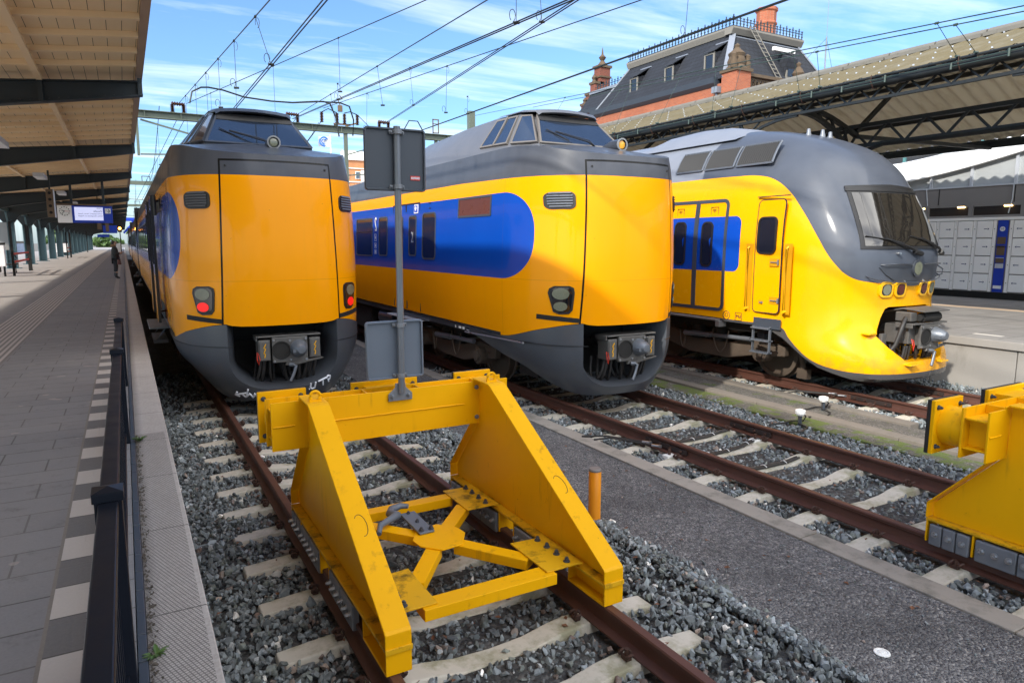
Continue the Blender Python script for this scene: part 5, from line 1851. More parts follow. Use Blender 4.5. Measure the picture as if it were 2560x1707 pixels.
def mat_virm():
    m, nt, N, L, b = new_mat('sloping_nose_livery')
    x, y, z = XYZ(nt, COORD(nt))
    n1 = NOISE(nt, 1.2, 5, 0.6)
    yel = MIX(nt, n1, (0.80, 0.355, 0.0004), (0.86, 0.39, 0.0008))
    yel = MIX(nt, RANGE(nt, NOISE(nt, 6, 6, 0.65, stretch=(1.4, 1.4, 0.3)), 0.56, 0.8, 0, 0.22), yel, (0.5, 0.26, 0.03))
    low = RANGE(nt, z, 1.0, 0.5, 0, 1)
    gr = NM(nt, 'MULTIPLY', RANGE(nt, NOISE(nt, 5, 7, 0.7), 0.44, 0.66, 0, 0.55), NM(nt, 'MULTIPLY', low, NM(nt, 'LESS_THAN', y, 0.9)))
    yel = MIX(nt, gr, yel, (0.20, 0.10, 0.035))
    # blue panel
    by = NM(nt, 'MAXIMUM', NM(nt, 'SUBTRACT', 2.66, y), 0.0)
    bz = NM(nt, 'MAXIMUM', NM(nt, 'SUBTRACT', NM(nt, 'ABSOLUTE', NM(nt, 'SUBTRACT', z, 2.545)), 0.345), 0.0)
    bd_ = NM(nt, 'SQRT', NM(nt, 'ADD', NM(nt, 'POWER', by, 2.0), NM(nt, 'POWER', bz, 2.0)))
    blue = NM(nt, 'MULTIPLY', NM(nt, 'LESS_THAN', bd_, 0.14), NM(nt, 'LESS_THAN', x, 20.0))
    c = MIX(nt, blue, yel, MIX(nt, n1, (0.004, 0.052, 0.36), (0.005, 0.065, 0.43)))
    # charcoal mask: boundary height as a function of distance from the nose
    fc = N.new("ShaderNodeFloatCurve")
    L.new(NM(nt, 'DIVIDE', y, 4.0, clamp=True), fc.inputs["Value"])
    cur = fc.mapping.curves[0]
    tab = [(0.30, 1.93), (.42, 1.95), (.62, 2.03), (.85, 2.28), (1.1, 2.66), (1.4, 3.08), (1.7, 3.42), (2.0, 3.62), (2.3, 3.70), (2.8, 3.725), (4.0, 3.735)]
    while len(cur.points) < len(tab): cur.points.new(0.5, 0.5)
    for p, (a, h) in zip(cur.points, tab):
        p.location = (a / 4.0, h / 5.0); p.handle_type = 'AUTO'
    fc.mapping.update()
    gh = NM(nt, 'MULTIPLY', fc.outputs[0], 5.0)
    grey = NM(nt, 'GREATER_THAN', z, gh)
    gcol = MIX(nt, NOISE(nt, 2.5, 6, 0.6), (0.055, 0.064, 0.084), (0.085, 0.097, 0.122))
    gcol = MIX(nt, RANGE(nt, y, 3.6, 3.64, 0, 1), gcol, MIX(nt, NOISE(nt, 2.5, 6, 0.6), (0.17, 0.185, 0.215), (0.23, 0.245, 0.28)))
    c = MIX(nt, grey, c, gcol)
    # charcoal hem along the bottom
    f2 = N.new("ShaderNodeFloatCurve")
    L.new(NM(nt, 'DIVIDE', y, 4.0, clamp=True), f2.inputs["Value"])
    cu2 = f2.mapping.curves[0]
    t2 = [(0.0, .56), (.3, .565), (.7, .60), (1.0, .68), (1.25, .84), (1.45, 1.02), (1.6, 1.17), (2.4, 1.20), (4.0, 1.21)]
    while len(cu2.points) < len(t2): cu2.points.new(0.5, 0.5)
    for p, (a, h) in zip(cu2.points, t2):
        p.location = (a / 4.0, h / 2.0); p.handle_type = 'AUTO'
    f2.mapping.update()
    hem = NM(nt, 'LESS_THAN', z, NM(nt, 'MULTIPLY', f2.outputs[0], 2.0))
    c = MIX(nt, hem, c, MIX(nt, n1, (0.05, 0.05, 0.055), (0.085, 0.08, 0.075)))
    kl = NM(nt, 'MULTIPLY', NM(nt, 'LESS_THAN', NM(nt, 'ABSOLUTE', NM(nt, 'SUBTRACT', z, 3.06)), 0.0), 0.5)
    L.new(c, b.inputs["Base Color"])
    L.new(NM(nt, 'ADD', NM(nt, 'MULTIPLY', grey, 0.2), RANGE(nt, NOISE(nt, 5, 5, 0.6), 0.3, 0.7, 0.2, 0.3)), b.inputs["Roughness"])
    b.inputs["Coat Weight"].default_value = 0.3
    b.inputs["Coat Roughness"].default_value = 0.1
    b.inputs["Specular IOR Level"].default_value = 0.2
    BUMP(nt, b, NOISE(nt, 1.6, 2, 0.4), 0.05, 0.05)
    return m


M['virm'] = mat_virm()
M['virm_recess_shade'] = simple('recess_shade_yellow', (0.55, 0.26, 0.002), .45, var=.1)  # darkened body yellow: recess shade put into the colour of flat plates
tC = thing('train', 'yellow train with a sloping charcoal nose and big windscreen on the right track', 'train', (XC, YC, 0))
lats = [0, .12, .25, .4, .55, .7, .82, .93, 1.03, 1.12, 1.2, 1.27, 1.33, 1.385, 1.43, 1.465, 1.49]
per = [(l, smooth_tab(V_P, l)) for l in lats] + [(1.51, 2.1), (1.51, 2.6), (1.51, 3.2), (1.51, 4.2), (1.51, 6), (1.51, 12), (1.51, 70)]
full = [(-a, b) for a, b in per[:0:-1]] + per
zl = [0, .08, .2, .35, .5, .65, .8, .95, 1.1, 1.25, 1.4, 1.6, 1.85, 2.1, 2.3, 2.5, 2.62, 2.8, 3.0, 3.25, 3.5, 3.7, 3.85, 4.0, 4.1, 4.2, 4.3, 4.4, 4.5, 4.58, 4.64, 4.70]
rows = []
for q, z0 in enumerate(zl):
    row = []
    for lat, y in full:
        zb = smooth_tab(V_ZB, y)
        z = zb + (z0 - 0) * (1.6 - zb) / 1.6 if z0 < 1.6 else z0
        a, b_ = virm_pt(lat, y, z)
        row.append((XC + a, YC + b_, z))
    rows.append(row)
n = len(full)
vb = MB(); vb.loft(rows, False, False)
def vcap(base):
    for i in range(n // 2):
        a, b_, c, d = base + i, base + i + 1, base + n - 2 - i, base + n - 1 - i
        if b_ == c: vb.f.append((a, b_, d))
        elif b_ < c: vb.f.append((a, b_, c, d))
vcap(0); vcap((len(zl) - 1) * n)
for q in range(len(zl) - 1):
    vb.f.append((q * n, q * n + n - 1, (q + 1) * n + n - 1, (q + 1) * n))
vbody = vb.build('body', M['virm'], tC, smooth=32, merge=True)
cu = MB()
hexo = lambda k, dz: [(-.52 * k, 1.57), (-.60 * k, 1.54), (-.70 * k, 1.40), (-.84 * k, 1.13 + dz), (-.72 * k, .95), (-.47 * k, .735), (.47 * k, .735), (.72 * k, .95), (.84 * k, 1.13 + dz), (.70 * k, 1.40), (.60 * k, 1.54), (.52 * k, 1.57)]
cu.loft([[(XC + u, YC - .4, v) for u, v in hexo(1.0, 0)], [(XC + u, YC + 1.1, v) for u, v in hexo(.93, 0)]])
cut(vbody, cu)
for p in vbody.data.polygons: p.use_smooth = True
vbody.data.set_sharp_from_angle(angle=R(32))
MB().box(XC - .9, XC + .9, YC + .75, YC + 1.05, .74, 1.6).build('coupler_bay', M['void'], tC)
MB().box(XC - 1.3, XC + 1.3, YC + 2.0, YC + 70, 1.0, 1.15).build('underframe', M['void'], tC)
# windscreen
V3 = virm_front
wsf = MB()
patch(wsf, [(-1.04, 2.47), (1.11, 2.47), (.98, 3.39), (-.92, 3.39)], V3, .012, .03, 10)
wso = wsf.build('windscreen', M['black'], tC, smooth=50)
wg = MB(); patch(wg, [(-.98, 2.515), (1.05, 2.515), (.93, 3.345), (-.87, 3.345)], V3, .018, .012, 10)
wg.build('pane', M['glass_front'], wso, smooth=60)
bw = MB(); patch(bw, [(-.94, 3.37), (1.0, 3.37), (.97, 3.45), (0, 3.49), (-.92, 3.45)], V3, .022, .03, 5); bw.build('brow', M['black'], wso, smooth=50)
wp = MB()
for c0 in (-.42, .42):
    wp.tube([V3(c0 + .42, 2.40, .05), V3(c0 + .2, 2.48, .06), V3(c0 - .25, 2.63, .045)], [.022, .016, .010], 8)
    wp.tube([V3(c0 + .42, 2.38, .04), V3(c0 + .25, 2.44, .06), V3(c0 - .2, 2.60, .045)], .008, 6)
    wp.tube([V3(c0 - .52, 2.66, .035), V3(c0 - .2, 2.60, .04), V3(c0 + .1, 2.55, .035)], .010, 6)
    wp.tube([V3(c0 + .30, 2.43, .05), V3(c0 + .48, 2.39, .05)], .04, 10)
wp.build('wiper', M['black'], tC, smooth=50)
nz_ = MB()
for u in (-.45, .10): nz_.cyl(V3(u, 2.40, .0), V3(u, 2.40, .05), .022, n=10)
nz_.build('washer_nozzle', M['steel'], tC)
# belly panel with emblem ring and rails
bp = MB()
ol = [(-.78, 2.19)] + [(-.78 + 1.56 * k / 14, 2.19 - .30 * math.sin(math.pi * k / 14) ** .7) for k in range(1, 14)] + [(.78, 2.19), (.5, 2.24), (0, 2.26), (-.5, 2.24)]
patch(bp, ol, V3, .016, .02, 6)
bp.build('nose_panel', M['charcoal'], tC, smooth=50)
em = MB(); patch(em, [(.02 + .135 * math.cos(R(a)), 2.17 + .135 * math.sin(R(a))) for a in range(0, 360, 15)], V3, .045, .04, 4)
eo = em.build('nose_ring', M['charcoal'], tC, smooth=40)
em = MB(); patch(em, [(.02 + .10 * math.cos(R(a)), 2.17 + .10 * math.sin(R(a))) for a in range(0, 360, 15)], V3, .050, .01, 4)
em.build('nose_disc', M['lens_clear'], eo, smooth=40)
rl = MB()
for s in (-1, 1):
    pts = [V3(s * .16 + .02, 2.235, .035), V3(s * .4, 2.245, .06), V3(s * .72, 2.235, .06), V3(s * .76, 2.23, .01)]
    rl.tube(pts, .010, 7)
pts = [V3(-.92 + 1.84 * k / 20, 2.04 - .085 * math.sin(math.pi * k / 20) ** .6, .055) for k in range(21)]
rl.tube([V3(-.95, 2.06, .0)] + pts + [V3(.95, 2.06, .0)], .010, 7)
for u in (-.25, .25): rl.tube([V3(u, 1.99, .0), V3(u, 1.96, .05)], .010, 6)
rl.tube([V3(.95, 2.02, .0), V3(1.0, 2.06, .09), V3(1.0, 2.14, .09), V3(.97, 2.2, .0)], .012, 7)
rl.build('nose_rail', M['charcoal'], tC, smooth=50)
# lamps
for u, red in ((-.60, 0), (-.31, 1), (.31, 1), (.60, 0)):
    o = MB(); patch(o, rrect(u - .125, u + .125, 1.725, 1.965, .075), V3, .035, .05, 2)
    lo_ = o.build('headlight', M['train_yellow'], tC, smooth=40)
    o = MB(); patch(o, rrect(u - .088, u + .088, 1.755, 1.935, .06), V3, .037, .004, 2); o.build('lamp_well', M['void'], lo_)
    o = MB(); patch(o, [(u + .072 * math.cos(R(a)), 1.845 + .085 * math.sin(R(a))) for a in range(0, 360, 15)], V3, .043, .01, 3)
    o.build('lens', M['lens_darkred'] if red else M['lens_clear'], lo_, smooth=60)
stp = MB()
for u, z in ((-.92, 1.17), (-.42, .70), (.40, .70)):
    p = V3(u, z, 0)
    stp.box(p.x - .10, p.x + .10, p.y - .10, p.y + .03, z - .014, z + .014)
stp.build('nose_step', M['train_yellow'], tC, bevel=0.006)
# coupler, with a canopy plate and a canister above it
co = coupler(tC, XC + .02, YC - .02, 1.12, boxes=False)
cn = MB(); cn.cyl((XC - .20, YC + .02, 1.42), (XC + .24, YC + .02, 1.42), .075, n=18)
cn.cyl((XC - .26, YC + .02, 1.42), (XC - .20, YC + .02, 1.42), .055, n=18)
cn.build('canister', M['void'], tC, smooth=40)
cn = MB(); cn.prism([(YC - .10, 1.53), (YC + .25, 1.56), (YC + .75, 1.44), (YC + .75, 1.42), (YC + .25, 1.535), (YC - .10, 1.51)], 'x', XC - .32, XC + .36)
cn.build('coupler_canopy', M['coupler'], tC, bevel=0.006)
cn = MB()
cn.box(XC - .42, XC - .26, YC + .05, YC + .3, 1.36, 1.50)
cn.box(XC - .36, XC + .3, YC + .1, YC + .5, 1.0, 1.30)
cn.box(XC - .72, XC - .60, YC + .30, YC + .36, .95, 1.16)
cn.build('coupler_gear', M['coupler'], tC, bevel=0.01)
hz = MB()
hz.tube([(XC - .36, YC + .15, 1.44), (XC - .48, YC + .12, 1.36), (XC - .55, YC + .12, 1.2), (XC - .58, YC + .16, 1.0), (XC - .66, YC + .22, .86), (XC - .8, YC + .3, .82)], .035, 10)
hz.tube([(XC - .5, YC + .2, 1.0)] + [(XC - .5 + .8 * k / 8, YC + .2, .95 - .16 * math.sin(math.pi * k / 8)) for k in range(9)], .012, 6)
hz.build('air_hose', M['hose'], tC, smooth=60)
# sides: doors, cab door, grab rails, ladder, grilles
CX_ = lambda z: XC - 1.51 * smooth_tab(V_W, z)


def cplate(mb, y0, y1, z0, z1, off, r=None, n=6):
    o = rrect(y0, y1, z0, z1, r) if r else [(y0, z0), (y1, z0), (y1, z1), (y0, z1)]
    d = []
    for (a, b_), (c, e) in zip(o, o[1:] + o[:1]):
        k = max(1, int(abs(e - b_) / .12))
        d += [(a + (c - a) * i / k, b_ + (e - b_) * i / k) for i in range(k)]
    mb.loft([[(CX_(b_) + .01, a, b_) for a, b_ in d], [(CX_(b_) - off, a, b_) for a, b_ in d]])
    return mb


def cframe(mb, y0, y1, z0, z1, w, off, r=.08):
    def dens(o):
        d = []
        for (a, b_), (c, e) in zip(o, o[1:] + o[:1]):
            d += [(a + (c - a) * i / 6, b_ + (e - b_) * i / 6) for i in range(6)]
        return d
    o = dens(rrect(y0, y1, z0, z1, r)); i_ = dens(rrect(y0 + w, y1 - w, z0 + w, z1 - w, max(.02, r - w)))
    mb.loft([[(CX_(b_) + .01, a, b_) for a, b_ in o], [(CX_(b_) - off, a, b_) for a, b_ in o], [(CX_(b_) - off, a, b_) for a, b_ in i_], [(CX_(b_) + .01, a, b_) for a, b_ in i_]], True, False)
    return mb


def cwindow(y0, y1, z0, z1, r, parent):
    f = cframe(MB(), y0, y1, z0, z1, .03, .016, r).build('window', M['black'], parent, smooth=40)
    cplate(MB(), y0 + .028, y1 - .028, z0 + .028, z1 - .028, .006, r - .02).build('pane', M['glass_dark'], f, smooth=40)


cd = cplate(MB(), 8.94, 10.34, 1.35, 3.30, .004, .05).build('double_door', M['virm'], tC, smooth=40)
dsl = MB(); cframe(dsl, 8.88, 10.40, 1.33, 3.345, .06, .014, .13)
cplate(dsl, 9.595, 9.695, 1.36, 3.29, .014)
dsl.build('door_seal', M['sign_back'], cd, smooth=40)
cwindow(9.21, 9.50, 2.13, 2.95, .11, cd)
cwindow(9.90, 10.22, 2.14, 2.96, .11, cd)
for yc in (9.22, 10.1):
    w_ = MB()
    for rr in (.02, .045, .07):
        w_.tube([(CX_(3.14) - .008, yc + rr * math.cos(R(a)), 3.10 + rr * math.sin(R(a))) for a in range(45, 136, 15)], .004, 5)
    for a, b_, c, d in ((-.09, .09, 3.06, 3.065), (-.09, .09, 3.205, 3.21), (-.09, -.085, 3.06, 3.21), (.085, .09, 3.06, 3.21)):
        w_.box(CX_(3.14) - .008, CX_(3.14), yc + a, yc + b_, c, d)
    w_.build('wifi_mark', M['ink'], cd)
cb_ = cplate(MB(), 7.68, 8.21, 1.40, 3.27, .006, .07).build('cab_door', M['virm'], tC, smooth=40)
gp = cframe(MB(), 7.665, 8.225, 1.385, 3.285, .014, .008, .085).build('door_seal', M['ink'], cb_)
rg = cplate(MB(), 7.62, 8.26, 3.325, 3.34, .02).build('rain_gutter', M['ink'], cb_)
cwindow(7.80, 8.19, 2.38, 3.0, .10, cb_)
for y0, y1, z0, z1 in ((7.71, 7.90, 2.18, 2.31), (7.68, 7.87, 1.55, 1.67), (8.0, 8.09, 1.53, 1.60)):
    q = MB(); cplate(q, y0, y1, z0, z1, .009); qo = q.build('latch_recess', M['virm_recess_shade'], cb_)
    q = MB(); q.bar((CX_(2) - .022, y0 + .02, (z0 + z1) / 2), (CX_(2) - .022, y1 - .03, (z0 + z1) / 2), .014, .014); q.box(CX_(2) - .03, CX_(2), y0, y0 + .02, z0 + .02, z1 - .02)
    q.build('latch', M['galv'], qo)
for ya, yb in ((8.27, 8.41), (7.47, 7.62)):
    h = cplate(MB(), ya, yb, 1.40, 2.55, .004).build('handrail_recess', M['virm_recess_shade'], tC)
    r_ = MB(); ym = (ya + yb) / 2
    r_.tube([(CX_(2.0) - .005, ym, 2.50), (CX_(2.0) - .045, ym, 2.47), (CX_(2.0) - .045, ym, 1.47), (CX_(2.0) - .005, ym, 1.44)], .016, 10)
    r_.cyl((CX_(2.0), ym, 1.44), (CX_(2.0) - .06, ym, 1.44), .025, n=10)
    r_.build('handrail', M['train_yellow'], h, smooth=50)
bx = MB(); cplate(bx, 7.62, 8.18, 1.13, 1.30, .006); bx.build('step_recess', M['sign_back'], tC)
ld = MB()
LX = XC - 1.54
for y in (7.80, 8.15): ld.bar((LX, y, 1.16), (LX, y, .70), .02, .05, (1, 0, 0))
for z in (1.13, .92, .715):
    ld.box(LX - .07, LX + .07, 7.79, 8.16, z - .012, z + .012)
ld.build('ladder', M['pole'], tC, bevel=0.003)
dstp = MB(); dstp.box(XC - 1.62, XC - 1.35, 8.95, 11.5, 1.16, 1.19); dstp.box(XC - 1.58, XC - 1.4, 8.9, 9.0, 1.05, 1.16)
dstp.build('door_step', M['steel_grey'], tC, bevel=0.006)
text('small_mark', 'D', .10, M['ink'], (CX_(1.28) - .004, 8.80, 1.275), rz, tC, mirror=True)
rr = MB(); rr.tube([(CX_(1.28) - .004, 8.80 + .075 * math.cos(R(a)), 1.275 + .075 * math.sin(R(a))) for a in range(0, 361, 15)], .006, 5); rr.build('small_mark', M['ink'], tC)
text('small_mark', 'bM', .09, M['ink'], (CX_(1.28) - .004, 8.52, 1.27), rz, tC, mirror=True)
rr = MB()
for a, b_, c, d in ((-.075, .075, 1.20, 1.207), (-.075, .075, 1.335, 1.342), (-.075, -.068, 1.20, 1.342), (.068, .075, 1.20, 1.342)):
    rr.box(CX_(1.28) - .006, CX_(1.28), 8.52 + a, 8.52 + b_, c, d)
rr.build('small_mark', M['ink'], tC)
# roof grilles on the shoulder
for y0, y1 in ((8.12, 8.90), (8.97, 9.66), (9.73, 10.42)):
    gq = MB()
    def gpt(y, z, off):
        e = .02
        a = Vector((CX_(z), 0, z)); bq = Vector((CX_(z + e), 0, z + e))
        tt = (bq - a).normalized(); nn = Vector((-tt.z, 0, tt.x))
        return Vector((CX_(z), y + (4.08 - z) * -.35 * 0, z)) + nn * off
    zs_ = np.linspace(3.90, 4.26, 7)
    gq.grid([[gpt(y0, z, .012) for z in zs_], [gpt(y1, z, .012) for z in zs_]])
    go = gq.build('roof_grille', M['void'], tC, recalc=False)
    fr_ = MB()
    fr_.tube([gpt(y0, z, .018) for z in zs_], .018, 6); fr_.tube([gpt(y1, z, .018) for z in zs_], .018, 6)
    fr_.bar(gpt(y0, 3.90, .018), gpt(y1, 3.90, .018), .03, .03); fr_.bar(gpt(y0, 4.26, .018), gpt(y1, 4.26, .018), .03, .03)
    fr_.build('grille_frame', M['pole'], go)
    sl_ = MB()
    for k in range(17):
        y = y0 + (y1 - y0) * (k + .5) / 17
        sl_.grid([[gpt(y - .012, z, .016) for z in zs_], [gpt(y + .004, z, .034) for z in zs_]])
    sl_.build('grille_slat', M['black'], go, recalc=False)
# roof hump, horns, lamps
hp = MB()
hr = []
for y, h in ((9.3, 0.0), (9.6, .12), (10.1, .22), (10.8, .26), (11.6, .22), (12.0, .1), (12.3, 0)):
    hr.append([(XC + u * .95, y, 4.45 + (.16 + h) * (1 - abs(u) ** 2.4)) for u in (-1, -.9, -.7, -.45, -.2, 0, .2, .45, .7, .9, 1)])
hp.grid(hr)
hp.build('roof_hump', M['roof_grey'], tC, smooth=60, recalc=False)
for u in (-.25, .05, .40):
    hn = MB()
    z0 = 4.42
    hn.lathe([(0.05, -.04), (0.05, .03), (0.035, .07), (0.030, .13), (0.001, .14)], (XC + u, 8.2 + .3 * abs(u), z0), n=14)
    hn.build('roof_horn', M['galv'], tC, smooth=40)
wheelset(tC, XC, 8.25); wheelset(tC, XC, 10.95)
bogie(tC, XC, 8.25, 10.95, 1.08)
pk = MB(); pk.box(XC - .9, XC - .78, 7.52, 7.72, .25, .42); pk.cyl((XC - .84, 7.62, .4), (XC - .84, 7.8, .95), .04, n=8)
pk.build('guard_iron', M['bogie'], tC)
# ------------------------------------------------------------------ canopy over the left platform
def mat_boards():
    m, nt, N, L, b = new_mat('painted_roof_boards')
    x, y, z = XYZ(nt, WPOS(nt))
    ph = NM(nt, 'FRACT', NM(nt, 'DIVIDE', x, 0.19))
    j = NM(nt, 'LESS_THAN', ph, 0.04)
    n = NOISE(nt, 1.5, 6, 0.6, vec=WPOS(nt), stretch=(5, .5, 1))
    c = MIX(nt, n, (0.80, 0.60, 0.355), (0.87, 0.68, 0.42))
    c = MIX(nt, j, c, (0.09, 0.055, 0.03))
    L.new(c, b.inputs["Base Color"])
    b.inputs["Roughness"].default_value = 0.6
    BUMP(nt, b, NM(nt, 'MULTIPLY', j, -1.0), 0.6, 0.006)
    return m


M['boards'] = mat_boards()
M['joist'] = simple('painted_joist', (0.85, 0.65, 0.40), 0.6, var=0.1, scale=2)
M['fascia'] = simple('brown_fascia', (0.42, 0.29, 0.19), 0.55, var=0.15, scale=1.5)
M['roof_felt'] = simple('roof_felt', (0.05, 0.05, 0.05), 0.9)


def can_z(x):              # underside of the boards: butterfly roof low over the columns
    return 4.93 + 0.105 * max(0.0, x + 6.0) if x > -6 else 4.93 + 0.12 * (-6 - x)


CY0, CDY = 14.6, 9.3
Y0C, Y1C = -14.0, CY0 + CDY * 17
ca = thing('platform_canopy', 'long platform canopy with tan boarded underside on dark beams over the left platform', 'canopy', (-6.05, 40, PZ))
m = MB()
xs = [.40, -1.0, -3.5, -6.0, -8.6]
m.loft([[(x, Y0C, can_z(x)) for x in xs] + [(x, Y0C, can_z(x) + .05) for x in xs[::-1]], [(x, Y1C, can_z(x)) for x in xs] + [(x, Y1C, can_z(x) + .05) for x in xs[::-1]]])
m.build('roof_boards', M['boards'], ca, recalc=True)
m = MB()
m.prism([(xs[0] + .1, can_z(.4) + .055)] + [(x, can_z(x) + .055) for x in xs[1:]] + [(x, can_z(x) + .12) for x in xs[::-1]], 'y', Y0C, Y1C)
m.build('roof_felt', M['roof_felt'], ca)
m = MB()
m.prism([(.405, can_z(.4) - .045), (.52, can_z(.5) - .045), (.53, can_z(.5) + .20), (.405, can_z(.5) + .20)], 'y', Y0C, Y1C)
m.build('fascia_board', M['fascia'], ca)
m = MB()
for k in range(-3, 8):
    base = CY0 + CDY * k
    nj = 10
    for j in range(1, nj):
        y = base + CDY * j / nj
        m.prism([(.40, can_z(.4) - .085), (.40, can_z(.4) - .002), (-6, can_z(-6) - .002), (-6, can_z(-6) - .085)], 'y', y - .05, y + .05)
m.build('joist', M['joist'], ca)
m = MB()
for x in (-1.05, -3.2, -5.2):
    m.prism([(x - .045, can_z(x) - .15), (x + .045, can_z(x) - .145), (x + .045, can_z(x) - .088), (x - .045, can_z(x) - .088)], 'y', Y0C, Y1C)
m.build('purlin', M['joist'], ca)


def canopy_frame(k):
    y = CY0 + CDY * k
    t_ = MB()
    # tapered riveted beam: web and two flanges
    top = lambda x: can_z(x) - .09 + .0 if x < 0.3 else can_z(.4) - .09
    xs_ = [.50, 0.0, -1.6, -3.2, -4.6, -5.4, -5.72]
    zb = [5.225, 5.135, 4.88, 4.62, 4.40, 4.20, 3.75]
    poly = [(x, b_) for x, b_ in zip(xs_, zb)] + [(-6.28, 3.75), (-6.6, 4.25), (-7.4, 4.55), (-8.5, 4.85), (-8.5, 5.05), (-6.2, can_z(-6.2) - .09), (-6.0, can_z(-6) - .09), (.50, 5.44)]
    t_.prism(poly, 'y', y - .012, y + .012)
    t_.prism([(.50, 5.44), (.50, 5.46), (-6, can_z(-6) - .07), (-6, can_z(-6) - .09)], 'y', y - .11, y + .11)
    for (x0, z0), (x1, z1) in zip(list(zip(xs_, zb)), list(zip(xs_, zb))[1:]):
        t_.prism([(x0, z0), (x0, z0 - .018), (x1, z1 - .018), (x1, z1)], 'y', y - .11, y + .11)
    for x in (.46, -1.05, -3.2):
        t_.box(x - .035, x + .035, y - .10, y + .10, np.interp(x, xs_[::-1], zb[::-1]), can_z(min(x, .4)) - .10)
    b_ = t_.build('roof_beam', M['beam'], ca)
    r_ = MB()
    if k < 2:
        for x in np.arange(-3.6, .5, .14 if k == 0 else .2):
            zz = np.interp(x, xs_[::-1], zb[::-1])
            r_.cyl((x, y - .013, zz + .05), (x, y - .03, zz + .05), .014, n=7)
        r_.build('rivet', M['beam'], b_)
    c_ = MB()
    # lattice column: two plates joined by side channels
    c_.box(-6.26, -5.76, y - .012, y + .012, PZ, 3.8)
    for x in (-6.26, -5.76):
        c_.box(x - .03, x + .03, y - .16, y + .16, PZ, 3.8)
    for z in np.arange(1.05, 3.7, .22):
        for s in (-1, 1):
            c_.bar((-6.23, y + s * .15, z), (-5.79, y + s * .15, z + .22), .012, .05, (0, 1, 0))
    c_.box(-6.45, -5.57, y - .3, y + .3, PZ, PZ + .04)
    c_.prism([(y - .9, 4.35), (y - .14, 3.55), (y - .14, 3.75), (y - .8, 4.45)], 'x', -6.06, -5.96)
    c_.prism([(y + .9, 4.35), (y + .14, 3.55), (y + .14, 3.75), (y + .8, 4.45)], 'x', -6.06, -5.96)
    c_.build('column', M['teal'], ca)


for k in range(-2, 18):
    canopy_frame(k)
m = MB(); m.box(-6.1, -5.92, Y0C, Y1C, 4.40, 4.62); m.build('spine_beam', M['teal'], ca)
m = MB()
for k in range(0, 6):
    m.box(-2.45, -2.15, CY0 + CDY * (k + .5) - .7, CY0 + CDY * (k + .5) + .7, 4.72, 4.85)
lt = m.build('strip_light', M['alu'], ca)

# ------------------------------------------------------------------ hanging departure display with clock
dY = 33.0
k_ = dY / 20
def dp(x, z): return x * k_, 2.58 + (z - 2.58) * k_
K_ = k_
(dx0, dz1), (dx1, dz0) = dp(-1.338, 3.462), dp(-.186, 3.044)
dd = thing('departure_display', 'hanging blue departure display with a white clock panel under the left canopy', 'display', (-.82, dY, 3.0))
w_ = dx1 - dx0; h_ = dz1 - dz0
cw = .258 * w_
bx = MB(); bx.box(dx0 + cw + .003, dx1, dY, dY + .3, dz0, dz1); bo_ = bx.build('case', M['blue'], dd, bevel=.01)
bx = MB(); bx.box(dx0, dx0 + cw, dY, dY + .3, dz0, dz1); cpn = bx.build('clock_panel', M['locker'], dd, bevel=.01)
bx = MB(); bx.box(dx0 - .03, dx1 + .03, dY - .03, dY + .33, dz1 + .002, dz1 + .06); bx.build('top_cover', M['wood'], dd)
ccx, ccz = dx0 + cw * .5, dz0 + h_ * .66
f = MB(); f.cyl((ccx, dY - .015, ccz), (ccx, dY, ccz), .20, n=32); cf = f.build('clock_face', M['white'], cpn, smooth=40)
f = MB()
for h in range(12):
    a = R(30 * h)
    f.bar((ccx + .148 * math.sin(a), dY - .018, ccz + .148 * math.cos(a)), (ccx + .183 * math.sin(a), dY - .018, ccz + .183 * math.cos(a)), .028, .004, (0, 1, 0))
f.build('hour_mark', M['ink'], cf)
f = MB()
f.bar((ccx, dY - .019, ccz), (ccx - .10, dY - .019, ccz + .035), .026, .004, (0, 1, 0))
f.bar((ccx, dY - .020, ccz), (ccx - .105, dY - .020, ccz - .12), .018, .004, (0, 1, 0))
f.build('clock_hand', M['ink'], cf)
f = MB(); f.bar((ccx, dY - .021, ccz), (ccx + .17, dY - .021, ccz - .006), .010, .004, (0, 1, 0)); f.build('clock_hand', M['red'], cf)
M['screen'] = emit('lit_screen', (0.62, 0.66, 0.95), 0.30, (0.4, 0.4, 0.55))
sx0, sx1 = dx0 + .305 * w_, dx1 - .175 * w_
s_ = MB(); s_.box(sx0, sx1, dY - .010, dY, dz0 + .15 * h_, dz1 - .09 * h_); so_ = s_.build('screen', M['screen'], bo_)
rf = (R(90), 0, 0)
tx = sx1 - .025
for tv, sz, dz in (('14:23', .085, .15), ('Zwolle', .11, .32), ('via Europapark, Haren, Assen,', .070, .47), ('Beilen, Hoogeveen en Meppel', .070, .60)):
    text('screen_text', tv, sz, M['navy_ink'], (tx, dY - .013, dz1 - dz * h_), rf, bo_, True, .001, 'LEFT')
q = MB(); q.box(dx1 - .135 * w_, dx1 - .03 * w_, dY - .008, dY, dz1 - .44 * h_, dz1 - .15 * h_); q.build('number_plate', M['white'], bo_)
text('platform_number', '6', .19, M['ink'], (dx1 - .065 * w_, dY - .012, dz1 - .30 * h_), rf, bo_, True, .001)
text('platform_letter', 'a', .09, M['ink'], (dx1 - .115 * w_, dY - .012, dz1 - .24 * h_), rf, bo_, True, .001)
h = MB()
for x in (dx0 + .26 * w_, dx1 - .15 * w_): h.box(x - .045, x + .045, dY + .10, dY + .19, dz1 + .06, 4.88 + .155 * (x + 1.6) + .02)
h.build('hanger', M['beam'], dd)
sb = thing('speaker_board', 'tall narrow brown louvred board hanging edge on before the clock', 'board', (-2.29, 31.5, 3.5))
x0 = -2.29
